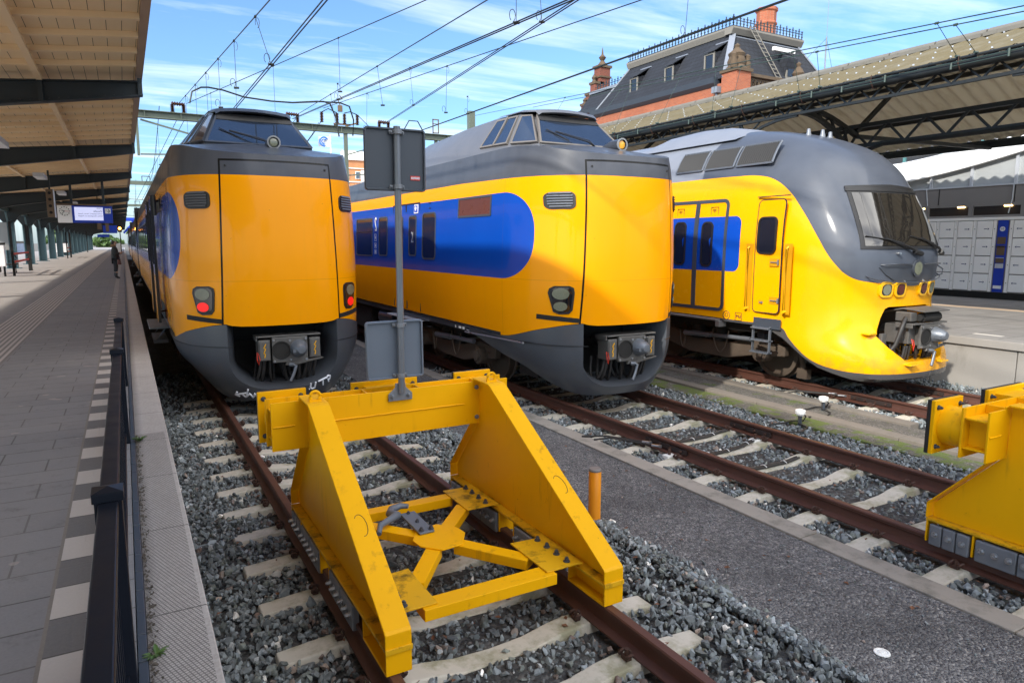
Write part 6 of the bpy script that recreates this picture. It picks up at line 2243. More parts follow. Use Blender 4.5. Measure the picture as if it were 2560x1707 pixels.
b_ = MB(); b_.box(x0 - .115, x0 + .115, 31.3, 31.7, 3.51, 4.54); o = b_.build('board', M['wood'], sb, bevel=.01)
b_ = MB(); b_.box(x0 + .116, x0 + .135, 31.28, 31.72, 3.50, 4.55); b_.build('edge_strip', M['alu'], o)
b_ = MB()
for z in (3.68, 3.92, 4.16, 4.40): b_.cyl((x0, 31.3, z), (x0, 31.285, z), .055, n=12)
b_.build('louvre', M['void'], o)
b_ = MB(); b_.box(x0 - .03, x0 + .03, 31.45, 31.55, 4.54, can_z(x0) - .01); b_.build('hanger', M['beam'], sb)
for y, xx in ((47, -1.15), (56, -.9)):
    t_ = thing('hanging_board', 'small brown board hanging edge on far along the left canopy' if y < 50 else 'farther small brown board hanging edge on under the left canopy', 'board', (xx, y, 3.4))
    MB().box(xx - .1, xx + .1, y - .2, y + .2, 3.3, 4.1).build('board', M['wood'], t_); MB().box(xx - .02, xx + .02, y - .02, y + .02, 4.1, can_z(xx)).build('hanger', M['beam'], t_)
ds = thing('platform_sign', 'small blue display hanging far down the left platform', 'display', (-.8, 62, 3.4))
MB().box(-1.3, -.35, 62, 62.2, 3.25, 3.85).build('case', M['blue'], ds); MB().box(-.85, -.8, 62.05, 62.12, 3.85, can_z(-.8)).build('hanger', M['beam'], ds)
MB().box(-1.7, -.9, 61.9, 62.1, 2.95, 3.15).build('arrow_panel', M['blue'], ds)

# ------------------------------------------------------------------ glass shelters, bins and rails between the columns
def shelter(y0, x0, label, rails=True):
    t_ = thing('glass_shelter', label, 'shelter', (x0, y0, PZ))
    ps = MB()
    for (x, y) in ((x0 - .05, y0), (x0 - .12, y0 + 7), (x0 - 1.4, y0 + .0)):
        ps.box(x - .05, x + .05, y - .05, y + .05, PZ, 3.55)
    ps.build('post', M['void'], t_)
    if rails:
        r_ = MB()
        for z in (1.62, 2.0): r_.bar((x0 - .08, y0, z), (x0 - .12, y0 + 7, z), .05, .09)
        r_.build('red_rail', M['red'], t_)
    return t_


g1 = shelter(40.3, -4.6, 'dark posted shelter with red rails near the big teal column on the left')
MB().box(-5.9, -4.75, 40.3, 40.33, 2.2, 3.5).build('glass_panel', M['frost'], g1)
shelter(81, -4.85, 'farther dark posted shelter with red rails along the left platform')
bn = thing('bench', 'black metal bench with curved arm on the left platform', 'bench', (-5.4, 44.5, PZ))
MB().box(-6.0, -4.95, 43.6, 44.9, 1.40, 1.45).build('seat', M['void'], bn)
for x in (-5.9, -5.0):
    MB().tube([(x, 44.2, PZ), (x, 44.0, 1.4), (x, 44.6, 1.75), (x, 44.0, 1.95)], .035, 6).build('leg', M['void'], bn)
for (x, y, w, lab) in ((-5.35, 39.7, .95, 'pale grey information cabinet standing on black legs at the left photo edge'), (-6.05, 91, 1.3, 'farther pale grey cabinet standing on black legs on the left platform')):
    t_ = thing('info_cabinet', lab, 'cabinet', (x, y, PZ))
    MB().box(x - w / 2, x + w / 2, y, y + .3, 1.45, 2.45).build('panel', M['locker'], t_, bevel=.02)
    MB().box(x - w / 2 - .02, x + w / 2 + .02, y - .02, y + .32, 2.45, 2.55).build('top', M['void'], t_)
    for q in (-1, 1): MB().box(x + q * w * .42 - .04, x + q * w * .42 + .04, y + .1, y + .18, PZ, 1.45).build('leg', M['void'], t_)
    MB().box(x - .25, x + .25, y, y + .3, 1.18, 1.42).build('bin', M['void'], t_)
for x, y, h, lab in ((-4.7, 47.8, 3.5, 'thin dark post before the third teal column of the left canopy'), (-4.85, 85, 3.6, 'thin dark post far along the left platform'), (-5.0, 128, 4.3, 'tall dark post farthest along the left platform')):
    t_ = thing('post', lab, 'post', (x, y, PZ))
    p_ = MB(); p_.box(x - .06, x + .06, y - .06, y + .06, PZ, h); p_.box(x - .09, x + .09, y - .09, y + .09, PZ, PZ + .03); p_.build('shaft', M['void'], t_)

# beyond the left platform: other tracks, a pale wall, buildings, lamp post
lw = thing('lineside_wall', 'long pale blue grey wall behind the left platform columns', 'wall', (-19, 80, 0))
w_ = MB(); w_.box(-19.2, -19, 20, 190, -.1, 2.3); w_.build('panel', simple('pale_blue_wall', (0.42, 0.47, 0.58), 0.7, var=.08), lw)
w_ = MB(); w_.box(-19.25, -18.95, 20, 190, 2.3, 2.75); w_.build('coping', M['wood'], lw)
w_ = MB()
for y in np.arange(20, 190, 2.2): w_.box(-18.99, -18.97, y - .03, y + .03, 0, 2.3)
w_.build('panel_joint', M['lead'], lw)
for (x0, x1, y0, y1, h, lab, mt) in ((-60, -34, 60, 130, 9, 'pale grey building beyond the left platform columns', 'concrete'), (-52, -30, 140, 220, 7, 'low pale building far beyond the left platform', 'locker')):
    t_ = thing('building', lab, 'building', ((x0 + x1) / 2, y0, 0))
    MB().box(x0, x1, y0, y1, -.1, h).build('wall', M[mt], t_)
    MB().box(x0 - .3, x1 + .3, y0 - .3, y1 + .3, h, h + .4).build('roof', M['roof_felt'], t_)
    for j in range(8):
        yy = y0 + (y1 - y0) * (j + .5) / 8
        f_ = MB().box(x1, x1 + .06, yy - 2.2, yy + 2.2, h * .55, h * .8).build('window', M['glass_dark'], t_)
lp_ = thing('lamp_post', 'white lamp post standing behind the left platform columns', 'lamp post', (-10.2, 62, .2))
MB().tube([(-10.2, 62, 0), (-10.2, 62, 9)], [.16, .10], 12).build('pole', M['white'], lp_, smooth=40)
MB().box(-10.8, -10.1, 61.9, 62.1, 9.0, 9.12).build('lamp_head', M['alu'], lp_)
bs = thing('blue_sign', 'small bright blue sign between teal columns on the left platform', 'sign', (-8.2, 66, PZ))
MB().box(-8.55, -7.95, 66, 66.08, 3.15, 3.75).build('panel', M['blue'], bs); MB().box(-8.3, -8.22, 66.09, 66.15, PZ, 3.2).build('pole', M['beam'], bs)

# ------------------------------------------------------------------ woman standing on the platform
pw = thing('person', 'person in a dark coat with fur trimmed hood looking down at a phone', 'person', (-.36, 35.2, PZ))
px0, py0 = -.36, 35.2


def Pp(x, y, z): return (px0 + x, py0 + y, PZ + z)


def body_mesh(name, nodes, edges, mat, parent, sub=2):
    bm = bmesh.new()
    lay = bm.verts.layers.skin.verify()
    o0 = wloc(parent)
    vs = []
    for p, r in nodes:
        v = bm.verts.new(Vector(p) - o0)
        v[lay].radius = (r, r) if not isinstance(r, tuple) else r
        vs.append(v)
    vs[0][lay].use_root = True
    for a, b in edges: bm.edges.new((vs[a], vs[b]))
    me = bpy.data.meshes.new(name)
    bm.to_mesh(me); bm.free()
    o = bpy.data.objects.new(name, me)
    COL.objects.link(o); o.parent = parent
    s = o.modifiers.new("skin", 'SKIN'); s.use_smooth_shade = True
    d = o.modifiers.new("sub", 'SUBSURF'); d.levels = sub; d.render_levels = sub
    me.materials.append(mat)
    return o


# facing +x (towards the train); feet together, arms bent in front
nodes = [(Pp(0, 0, .88), (.13, .14)), (Pp(0, 0, 1.12), (.12, .13)), (Pp(-.01, 0, 1.32), (.13, .16)), (Pp(0, 0, 1.42), .06), (Pp(.02, 0, 1.48), .052), (Pp(.035, 0, 1.56), (.085, .078)), (Pp(.04, 0, 1.64), (.078, .07)),
         (Pp(.0, -.09, .82), .095), (Pp(.015, -.095, .48), .065), (Pp(-.01, -.095, .09), .042), (Pp(.11, -.10, .035), .036),
         (Pp(.0, .09, .82), .095), (Pp(-.02, .095, .48), .065), (Pp(-.05, .095, .09), .042), (Pp(.07, .10, .035), .036),
         (Pp(-.01, -.18, 1.33), .065), (Pp(.0, -.215, 1.08), .052), (Pp(.2, -.12, 1.13), .040), (Pp(.27, -.08, 1.17), .030),
         (Pp(-.01, .18, 1.33), .065), (Pp(.0, .215, 1.08), .052), (Pp(.2, .10, 1.10), .040), (Pp(.27, .05, 1.15), .030)]
edges = [(0, 1), (1, 2), (2, 3), (3, 4), (4, 5), (5, 6), (0, 7), (7, 8), (8, 9), (9, 10), (0, 11), (11, 12), (12, 13), (13, 14), (2, 15), (15, 16), (16, 17), (17, 18), (2, 19), (19, 20), (20, 21), (21, 22)]
body_mesh('body', nodes, edges, M['skin'], pw)
c_ = [(Pp(0, 0, .80), (.175, .19)), (Pp(0, 0, .95), (.165, .18)), (Pp(0, 0, 1.14), (.15, .165)), (Pp(-.01, 0, 1.33), (.15, .18)), (Pp(-.005, 0, 1.42), (.10, .11)),
      (Pp(-.01, -.19, 1.34), .083), (Pp(0, -.235, 1.08), .070), (Pp(.19, -.125, 1.13), .055), (Pp(-.01, .19, 1.34), .083), (Pp(0, .235, 1.08), .070), (Pp(.19, .105, 1.10), .055)]
body_mesh('coat', c_, [(0, 1), (1, 2), (2, 3), (3, 4), (3, 5), (5, 6), (6, 7), (3, 8), (8, 9), (9, 10)], M['coat'], pw)
t_ = [(Pp(0, 0, .86), (.15, .15)), (Pp(.0, -.09, .80), .105), (Pp(.015, -.095, .48), .075), (Pp(-.008, -.095, .26), .056), (Pp(.0, .09, .80), .105), (Pp(-.02, .095, .48), .075), (Pp(-.045, .095, .26), .056)]
body_mesh('trousers', t_, [(0, 1), (1, 2), (2, 3), (0, 4), (4, 5), (5, 6)], M['jeans'], pw)
for yy_, xx_ in ((-.095, 0.0), (.095, -.04)):
    body_mesh('boot', [(Pp(xx_, yy_, .30), .062), (Pp(xx_ - .01, yy_, .10), .054), (Pp(xx_ + .06, yy_, .045), .048), (Pp(xx_ + .14, yy_, .035), .038)], [(0, 1), (1, 2), (2, 3)], M['hose'], pw)
body_mesh('hood_trim', [(Pp(.07, -.07, 1.40), .045), (Pp(-.04, -.12, 1.45), .055), (Pp(-.12, 0, 1.44), .07), (Pp(-.04, .12, 1.45), .055), (Pp(.07, .07, 1.40), .045)], [(0, 1), (1, 2), (2, 3), (3, 4)], M['fur'], pw)
body_mesh('hair', [(Pp(.0, 0, 1.665), (.085, .082)), (Pp(-.045, 0, 1.60), (.075, .085)), (Pp(-.06, 0, 1.50), (.06, .075)), (Pp(-.05, 0, 1.43), (.04, .05))], [(0, 1), (1, 2), (2, 3)], M['hair'], pw)
for s in (-1, 1):       # hands: palm, four bent fingers and a thumb
    hb = Vector(Pp(.275, s * .065, 1.16))
    nd = [(hb, .026), (hb + Vector((.05, 0, .012)), (.032, .018))]
    ed = [(0, 1)]
    for f_ in range(4):
        b0 = hb + Vector((.07, (f_ - 1.5) * .017, .018))
        i0 = len(nd)
        nd += [(b0, .009), (b0 + Vector((.024, 0, .012 + .002 * f_)), .008), (b0 + Vector((.03 - .003 * abs(f_ - 1.2), 0, .035)), .007)]
        ed += [(1, i0), (i0, i0 + 1), (i0 + 1, i0 + 2)]
    i0 = len(nd)
    nd += [(hb + Vector((.035, -s * .035, .01)), .010), (hb + Vector((.06, -s * .045, .025)), .008)]
    ed += [(0, i0), (i0, i0 + 1)]
    body_mesh('hand', nd, ed, M['skin'], pw, 1)
fc_ = MB()
for s in (-1, 1): fc_.lathe([(.001, -.006), (.010, -.004), (.012, .002), (.001, .006)], Pp(.112, s * .030, 1.60), 'x', 10)
fc_.build('eye', M['ink'], pw, smooth=50)
fc_ = MB(); fc_.add([Pp(.118, -.014, 1.565), Pp(.118, .014, 1.565), Pp(.145, 0, 1.568), Pp(.116, 0, 1.60)], [(0, 1, 2), (1, 3, 2), (3, 0, 2), (0, 3, 1)]); fc_.build('nose', M['skin'], pw)
fc_ = MB(); fc_.box(px0 + .110, px0 + .122, py0 - .022, py0 + .022, PZ + 1.535, PZ + 1.545); fc_.build('mouth', M['lens_darkred'], pw)
ph = thing('phone', 'dark phone held in both hands by the person on the platform', 'phone', Pp(.345, 0, 1.17))
MB().box(px0 + .335, px0 + .345, py0 - .04, py0 + .04, PZ + 1.13, PZ + 1.27).build('case', M['void'], ph, bevel=.004)
bg = thing('handbag', 'small dark red bag hanging beside the person on the platform', 'bag', Pp(.17, -.17, .70))
MB().prism([(px0 + .05, PZ + .62), (px0 + .22, PZ + .62), (px0 + .20, PZ + .86), (px0 + .07, PZ + .86)], 'y', py0 - .21, py0 - .13).build('pouch', M['lens_darkred'], bg, bevel=.015)
MB().tube([Pp(.08, -.17, .85), Pp(.05, -.21, 1.05), Pp(.12, -.19, 1.10), Pp(.19, -.17, .85)], .010, 6).build('strap', M['lens_darkred'], bg, smooth=50)
# ------------------------------------------------------------------ right platform and its wall
PR = 0.93


def mat_pave_r():
    m, nt, N, L, b = new_mat('right_platform_slabs')
    pos = WPOS(nt)
    x, y, z = XYZ(nt, pos)
    br = N.new("ShaderNodeTexBrick")
    mpn = N.new("ShaderNodeMapping"); mpn.inputs["Rotation"].default_value = (0, 0, R(0))
    L.new(pos, mpn.inputs["Vector"]); L.new(mpn.outputs[0], br.inputs["Vector"])
    br.inputs["Scale"].default_value = 1.0; br.inputs["Brick Width"].default_value = .6; br.inputs["Row Height"].default_value = .6
    br.inputs["Mortar Size"].default_value = .008
    br.inputs["Color1"].default_value = (.26, .248, .236, 1); br.inputs["Color2"].default_value = (.31, .295, .28, 1); br.inputs["Mortar"].default_value = (.09, .08, .075, 1)
    c = MIX(nt, RANGE(nt, NOISE(nt, 1.3, 6, .65, vec=pos), .4, .7, 0, .5), br.outputs["Color"], (.20, .185, .17))
    st = NM(nt, 'MULTIPLY', NM(nt, 'GREATER_THAN', x, 18.55), NM(nt, 'LESS_THAN', x, 18.95))
    c = MIX(nt, st, c, (.62, .46, .32))
    dash = NM(nt, 'MULTIPLY', NM(nt, 'MULTIPLY', NM(nt, 'GREATER_THAN', x, 13.35), NM(nt, 'LESS_THAN', x, 13.5)), NM(nt, 'LESS_THAN', NM(nt, 'FRACT', NM(nt, 'DIVIDE', NM(nt, 'SUBTRACT', y, 6.15), 1.05)), .46))
    c = MIX(nt, dash, c, (.66, .62, .56))
    L.new(c, b.inputs["Base Color"]); b.inputs["Roughness"].default_value = .75
    BUMP(nt, b, br.outputs["Fac"], -.3, .004)
    return m


sheet('platform', 12.95, 60, -14, 160, -.3, PR, mat_pave_r())
cpr = MB()
cpr.box(12.74, 12.948, -14, 160, PR - .135, PR + .002)
tag(cpr.build('platform_edge', M['concrete'], bevel=.012), None, kind='structure')
wr = thing('platform_wall', 'pale concrete retaining wall panels below the right platform edge', 'wall', (12.86, 6, -.1))
yb = [-3.6 + 2.6 * i for i in range(0, 12)]
yb = [5.62 - 2.08 * 2, 5.62 - 2.08, 5.62, 7.0, 9.1, 11.2, 13.3, 40]
for a, b_ in zip([-14] + yb, yb):
    MB().box(12.79, 12.94, a + .008, b_ - .008, -.3, PR - .14).build('wall_panel', M['concrete'], wr, bevel=.008)
MB().box(12.83, 12.93, -14, 40, -.29, PR - .16).build('joint_backing', M['void'], wr)

# ------------------------------------------------------------------ luggage lockers along x = 22
LX0 = 22.0
lk = thing('luggage_lockers', 'white luggage locker bank with a blue payment column on the right platform', 'lockers', (22.3, 10.6, PR))
MB().box(LX0 + .03, LX0 + .75, 3.5, 16.5, PR + .20, 3.20).build('carcass', M['locker_trim'], lk)
MB().box(LX0 + .06, LX0 + .75, 3.5, 16.5, PR, PR + .19).build('plinth', M['void'], lk)
MB().box(LX0 - .02, LX0 + .75, 3.5, 16.5, 3.205, 3.285).build('top_trim', M['locker'], lk, bevel=.01)
edges_l = [10.53 + .535 * i for i in range(0, 9)]
edges_r = [10.20 - .535 * i for i in range(0, 8)]
zr = [PR + .21 + (3.195 - PR - .21) * i / 4 for i in range(5)]


def locker_col(ya, yb_, arrow):
    lo, hi = min(ya, yb_), max(ya, yb_)
    strip_w = .10
    sy = lo if arrow > 0 else hi - strip_w
    MB().box(LX0 - .012, LX0 + .03, sy + .006, sy + strip_w - .006, PR + .21, 3.195).build('mullion', M['locker'], lk, bevel=.006)
    d0, d1 = (lo + strip_w, hi) if arrow > 0 else (lo, hi - strip_w)
    for i in range(4):
        z0, z1 = zr[i] + .022, zr[i + 1] - .008
        d = MB().box(LX0 - .022, LX0 + .03, d0 + .008, d1 - .008, z0, z1).build('locker_door', M['locker'], lk, bevel=.014)
        a = MB()
        zc = (z0 + z1) / 2 + .01
        yc = d0 + .13 if arrow > 0 else d1 - .13
        x = LX0 - .024
        # arrow pointing at the mullion
        dirn = -1 if arrow > 0 else 1
        a.add([(x, yc + dirn * .045, zc), (x, yc, zc - .03), (x, yc, zc + .03), (x + .003, yc + dirn * .045, zc), (x + .003, yc, zc - .03), (x + .003, yc, zc + .03)], [(0, 1, 2), (0, 3, 4, 1), (2, 5, 3, 0), (1, 4, 5, 2)])
        a.box(x, x + .003, min(yc - dirn * .10, yc - dirn * .012), max(yc - dirn * .10, yc - dirn * .012), zc - .010, zc + .010)
        a.build('arrow_mark', M['navy_ink'], d, recalc=False)
        MB().box(LX0 - .016, LX0 - .012, sy + .04, sy + .06, zc - .01, zc + .01).build('indicator', M['leaf'], lk)


for a, b_ in zip(edges_l, edges_l[1:]): locker_col(a, b_, 1)
for a, b_ in zip(edges_r, edges_r[1:]): locker_col(a, b_, -1)
bl = MB().box(LX0 - .016, LX0 + .03, 10.235, 10.50, PR + .21, 3.195).build('payment_column', M['blue'], lk, bevel=.006)
for z0, z1, mt in ((2.52, 2.72, 'wood'), (2.20, 2.47, 'wood'), (1.98, 2.11, 'wood'), (1.83, 1.96, 'alu'), (1.24, 1.33, 'white'), (2.43, 2.46, 'alu'), (2.12, 2.135, 'alu')):
    MB().box(LX0 - .026, LX0 - .012, 10.26, 10.475, z0, z1).build('payment_panel', M[mt], bl, bevel=.004)
q = MB(); q.cyl((LX0 - .017, 10.368, 2.95), (LX0 - .024, 10.368, 2.95), .068, n=24); q.build('number_disc', M['white'], bl)
text('locker_number', '10', .085, M['navy_ink'], (LX0 - .027, 10.368, 2.95), (R(90), 0, R(-90)), bl)

# ------------------------------------------------------------------ station wing behind the lockers
wg_ = thing('station_wing', 'low grey station wing with strip windows and white curved roof above the lockers', 'building', (23, 10, PR))
M['wing_grey'] = simple('wing_grey_panel', (0.215, 0.205, 0.20), 0.5, var=.05)
M['interior'] = simple('dim_interior', (0.10, 0.075, 0.06), 0.8)
MB().box(LX0 + .12, 31, -6, 30, 3.70, 4.19).build('wall_panel', M['wing_grey'], wg_)
MB().box(LX0 + .12, 31, -6, 30, PR, 3.245).build('wall', M['wing_grey'], wg_)
MB().box(LX0 + .9, 31, -6, 30, 3.246, 3.698).build('interior', M['interior'], wg_)
m = MB()
for y in (4.6, 5.9, 7.2, 8.5, 9.95, 11.33, 12.62, 13.9, 15.2, 16.5):
    m.box(LX0 + .08, LX0 + .2, y - .06, y + .06, 3.246, 3.698)
m.box(LX0 + .10, LX0 + .2, -6, 30, 3.62, 3.698); m.box(LX0 + .10, LX0 + .2, -6, 30, 3.246, 3.36)
m.build('window_frame', M['wing_grey'], wg_)
MB().box(LX0 + .15, LX0 + .17, -6, 30, 3.36, 3.62).build('window_glass', simple('strip_glass', (0.035, 0.03, 0.028), .1), wg_)
pj = MB()
for y in (8.2, 10.21, 12.30, 14.4): pj.box(LX0 + .112, LX0 + .122, y - .012, y + .012, 3.70, 4.19)
pj.build('panel_joint', M['void'], wg_)
M['warm'] = emit('warm_lamp', (1.0, 0.66, 0.25), 5.0, (.8, .6, .4))
for y in (10.35, 11.62, 12.8):
    MB().box(LX0 + .095, LX0 + .115, y - .12, y + .10, 3.59, 3.635).build('strip_lamp', M['warm'], wg_, bevel=.01)
# curved white roof edge over frosted glazing
def arc(y): return 4.36 + .205 * max(0, 14.4 - y) ** 1.0 * .45 + .018 * max(0, 14.4 - y) ** 2
ys_ = np.linspace(2, 16.5, 40)
gl = MB(); gl.loft([[(LX0 + .20, y, 4.20), (LX0 + .20, y, arc(y)), (LX0 + .26, y, arc(y)), (LX0 + .26, y, 4.20)] for y in ys_])
gl.build('frosted_glazing', M['frost'], wg_)
ed = MB(); ed.loft([[(LX0 + .02, y, arc(y)), (LX0 + .02, y, arc(y) + .05), (LX0 + .10, y, arc(y) + .05), (LX0 + .12, y, arc(y) + .09), (LX0 + .5, y, arc(y) + .62), (LX0 + 1.2, y, arc(y) + .85), (LX0 + 1.2, y, arc(y))] for y in ys_])
ed.build('curved_roof', M['white'], wg_, smooth=30)
mu = MB()
for y in (7.8, 9.0, 10.24, 11.42, 12.60, 13.8):
    mu.box(LX0 + .13, LX0 + .20, y - .035, y + .035, 4.195, arc(y) - .002)
mu.box(LX0 + .10, LX0 + .2, -6, 30, 4.192, 4.235)
mu.build('glazing_bar', M['alu'], wg_)
up = MB(); up.box(25, 31, 11, 30, 4.2, 6.4); up.build('upper_block', M['wing_grey'], wg_)
up = MB(); up.box(24.95, 25, 11.3, 19, 4.9, 5.9); uo = up.build('upper_window', M['glass_cab'], wg_)
up = MB()
for y in np.arange(11.3, 19, 1.3): up.box(24.90, 24.96, y - .05, y + .05, 4.9, 5.9)
up.build('window_bar', simple('teal_bar', (0.08, 0.22, 0.22), .5), uo)
cb2 = MB(); cb2.tube([(LX0 + .1, 12.7, 4.24), (LX0 + .1, 12.62, 3.7), (LX0 + .09, 12.65, 3.35)], .014, 6); cb2.tube([(LX0 + .1, 10.25, 4.2), (LX0 + .1, 10.25, 3.8), (LX0 + .1, 10.32, 3.4)], .014, 6)
cb2.build('wall_cable', M['alu'], wg_)
dsh = thing('satellite_dish', 'white dish with blue stripes beside the curved white roof', 'dish', (20.6, 13.4, 4.6))
MB().lathe([(.001, .12), (.2, .10), (.42, .0), (.44, -.02), (.42, -.03), (.2, .06), (.001, .09)], (20.6, 13.4, 4.85), 'y', 28).build('bowl', M['white'], dsh, smooth=50)
MB().tube([(20.6, 13.5, 4.8), (20.8, 13.6, 4.4), (22.3, 13.7, 4.25)], .05, 8).build('arm', M['galv'], dsh)
q = MB()
for k in range(3): q.bar((20.35 + .1 * k, 13.355, 5.05), (20.45 + .1 * k, 13.355, 4.9), .03, .01, (0, 1, 0))
q.build('stripe', M['blue'], dsh)

# ------------------------------------------------------------------ canopy over the right platform: corrugated gable roof on iron trusses
def mat_corr(name, c1, c2, moss):
    m, nt, N, L, b = new_mat(name)
    pos = WPOS(nt)
    x, y, z = XYZ(nt, pos)
    n = NOISE(nt, .9, 7, .65, vec=pos)
    c = MIX(nt, n, c1, c2)
    ph = NM(nt, 'FRACT', NM(nt, 'DIVIDE', y, .34))
    band = NOISE(nt, 2.3, 4, .6, vec=pos, stretch=(.25, 2.0, 1))
    c = MIX(nt, RANGE(nt, band, .5, .7, 0, .55), c, moss)
    v = NM(nt, 'MULTIPLY', NM(nt, 'LESS_THAN', NM(nt, 'FRACT', NM(nt, 'DIVIDE', x, .92)), .018), 0.0)
    L.new(c, b.inputs["Base Color"]); b.inputs["Roughness"].default_value = .85
    BUMP(nt, b, NOISE(nt, 30, 4, .6, vec=pos), .2, .01)
    return m


M['corr_top'] = mat_corr('mossy_corrugated_sheet', (0.135, 0.105, 0.048), (0.095, 0.080, 0.042), (0.17, 0.155, 0.115))
M['corr_under'] = mat_corr('sheet_underside', (0.90, 0.83, 0.64), (0.80, 0.73, 0.55), (0.52, 0.42, 0.25))
cn_ = thing('station_canopy', 'old iron platform canopy with mossy corrugated gable roof over the right platform', 'canopy', (15, 12, PR))
CX0, CXR, CX1 = 12.95, 16.8, 20.95
CZ0, CZR, CZ1 = 5.74, 7.02, 5.34
YA_, YB_ = -9.0, 62.0
PITCH = .34


def slope_mesh(x0, z0, x1, z1, rows_n, mat, name, off):
    ys = np.arange(YA_, YB_, PITCH / 8)
    rows = []
    for r_ in range(rows_n + 1):
        u = r_ / rows_n
        rows.append([(x0 + (x1 - x0) * u, y, z0 + (z1 - z0) * u + off + .042 * math.sin(2 * math.pi * y / PITCH)) for y in ys])
    return MB().grid(rows).build(name, mat, cn_, smooth=60, recalc=False)


slope_mesh(CX0, CZ0, CXR, CZR, 2, M['corr_top'], 'roof_sheet', .012)
slope_mesh(CXR, CZR, CX1, CZ1, 2, M['corr_top'], 'roof_sheet', .012)
slope_mesh(CX0, CZ0, CXR, CZR, 2, M['corr_under'], 'roof_underside', 0)
slope_mesh(CXR, CZR, CX1, CZ1, 2, M['corr_under'], 'roof_underside', 0)
M['ridge'] = simple('weathered_ridge_tile', (0.155, 0.145, 0.125), .9, var=.3, scale=3, dirt=(.07, .06, .04), dirt_amt=.6)
rd = MB()
for k in range(int((YB_ - YA_) / 1.1)):
    y = YA_ + 1.1 * k
    rd.tube([(CXR, y, CZR + .05), (CXR, y + 1.06, CZR + .05)], .12, 10)
    rd.box(CXR - .3, CXR, y, y + 1.06, CZR - .05, CZR + .03)
rd.build('ridge_cap', M['ridge'], cn_, smooth=40)
fx_ = MB()
for x in np.arange(CX0 + .35, CXR - .2, .62):
    zz = CZ0 + (CZR - CZ0) * (x - CX0) / (CXR - CX0)
    for y in np.arange(YA_ + PITCH / 4, 34, PITCH * 2):
        fx_.box(x - .014, x + .014, y - .011, y + .011, zz + .03, zz + .055)
tag(fx_.build('fixing_cap', M['alu'], cn_), None, kind='stuff')
gt = MB()
gt.tube([(CX0 - .10, YA_, CZ0 - .015), (CX0 - .10, YB_, CZ0 - .015)], .028, 8)
gt.tube([(CX0 - .03, YA_, CZ0 - .115), (CX0 - .03, YB_, CZ0 - .115)], .085, 12)
gt.build('gutter', M['truss'], cn_, smooth=40)
gt = MB()
for y in np.arange(YA_, YB_, 1.6):
    gt.tube([(CX0 - .14, y, CZ0 + .02), (CX0 - .15, y, CZ0 - .10), (CX0 - .06, y, CZ0 - .22), (CX0 + .05, y, CZ0 - .20)], .012, 5)
gt.build('gutter_bracket', M['clip'], cn_)


def lattice(mb, p0, p1, z0, z1, n, w=.05, chord=.08, dbl=False):
    """truss in a vertical plane between two plan points"""
    p0, p1 = Vector((*p0, 0)), Vector((*p1, 0))
    up = Vector((0, 0, 1))
    mb.bar(p0 + up * z0, p1 + up * z0, chord * 1.4, chord)
    mb.bar(p0 + up * z1, p1 + up * z1, chord * 1.4, chord)
    for i in range(n):
        a = p0 + (p1 - p0) * (i / n); b_ = p0 + (p1 - p0) * ((i + .5) / n); c = p0 + (p1 - p0) * ((i + 1) / n)
        mb.bar(a + up * z0, b_ + up * z1, w, w)
        mb.bar(b_ + up * z1, c + up * z0, w, w)
    return mb


tr = MB()
lattice(tr, (CX0 + .12, YA_), (CX0 + .12, YB_), 5.36, 5.60, 140, .032, .055)
tr.build('edge_girder', M['truss'], cn_)
CCX = 15.0
tr = MB()
lattice(tr, (CCX, YA_), (CCX, YB_), 4.77, 5.22, 82, .045, .085)
tr.build('column_girder', M['truss'], cn_)
tr = MB(); tr.tube([(CCX - .1, 10.2, 4.60), (CCX - .1, 9.6, 4.74), (CCX - .1, 8.6, 4.72), (CCX - .1, 3, 4.72)], .045, 8)
tr.build('service_pipe', M['truss'], cn_, smooth=40)
tr = MB(); tr.box(CX1 - .12, CX1 - .02, YA_, YB_, CZ1 - .22, CZ1 - .05); tr.bar((CX1 - .3, YA_, CZ1 - .06), (CX1 - .3, YB_, CZ1 - .06), .12, .05)
tr.build('eave_beam', M['beam'], cn_)
tr = MB()
for x in (14.0, 15.9, 17.8, 19.4):
    z = np.interp(x, [CX0, CXR, CX1], [CZ0, CZR, CZ1])
    tr.bar((x, YA_, z - .09), (x, YB_, z - .09), .08, .10)
tr.build('purlin', M['truss'], cn_)
FR = 8.4
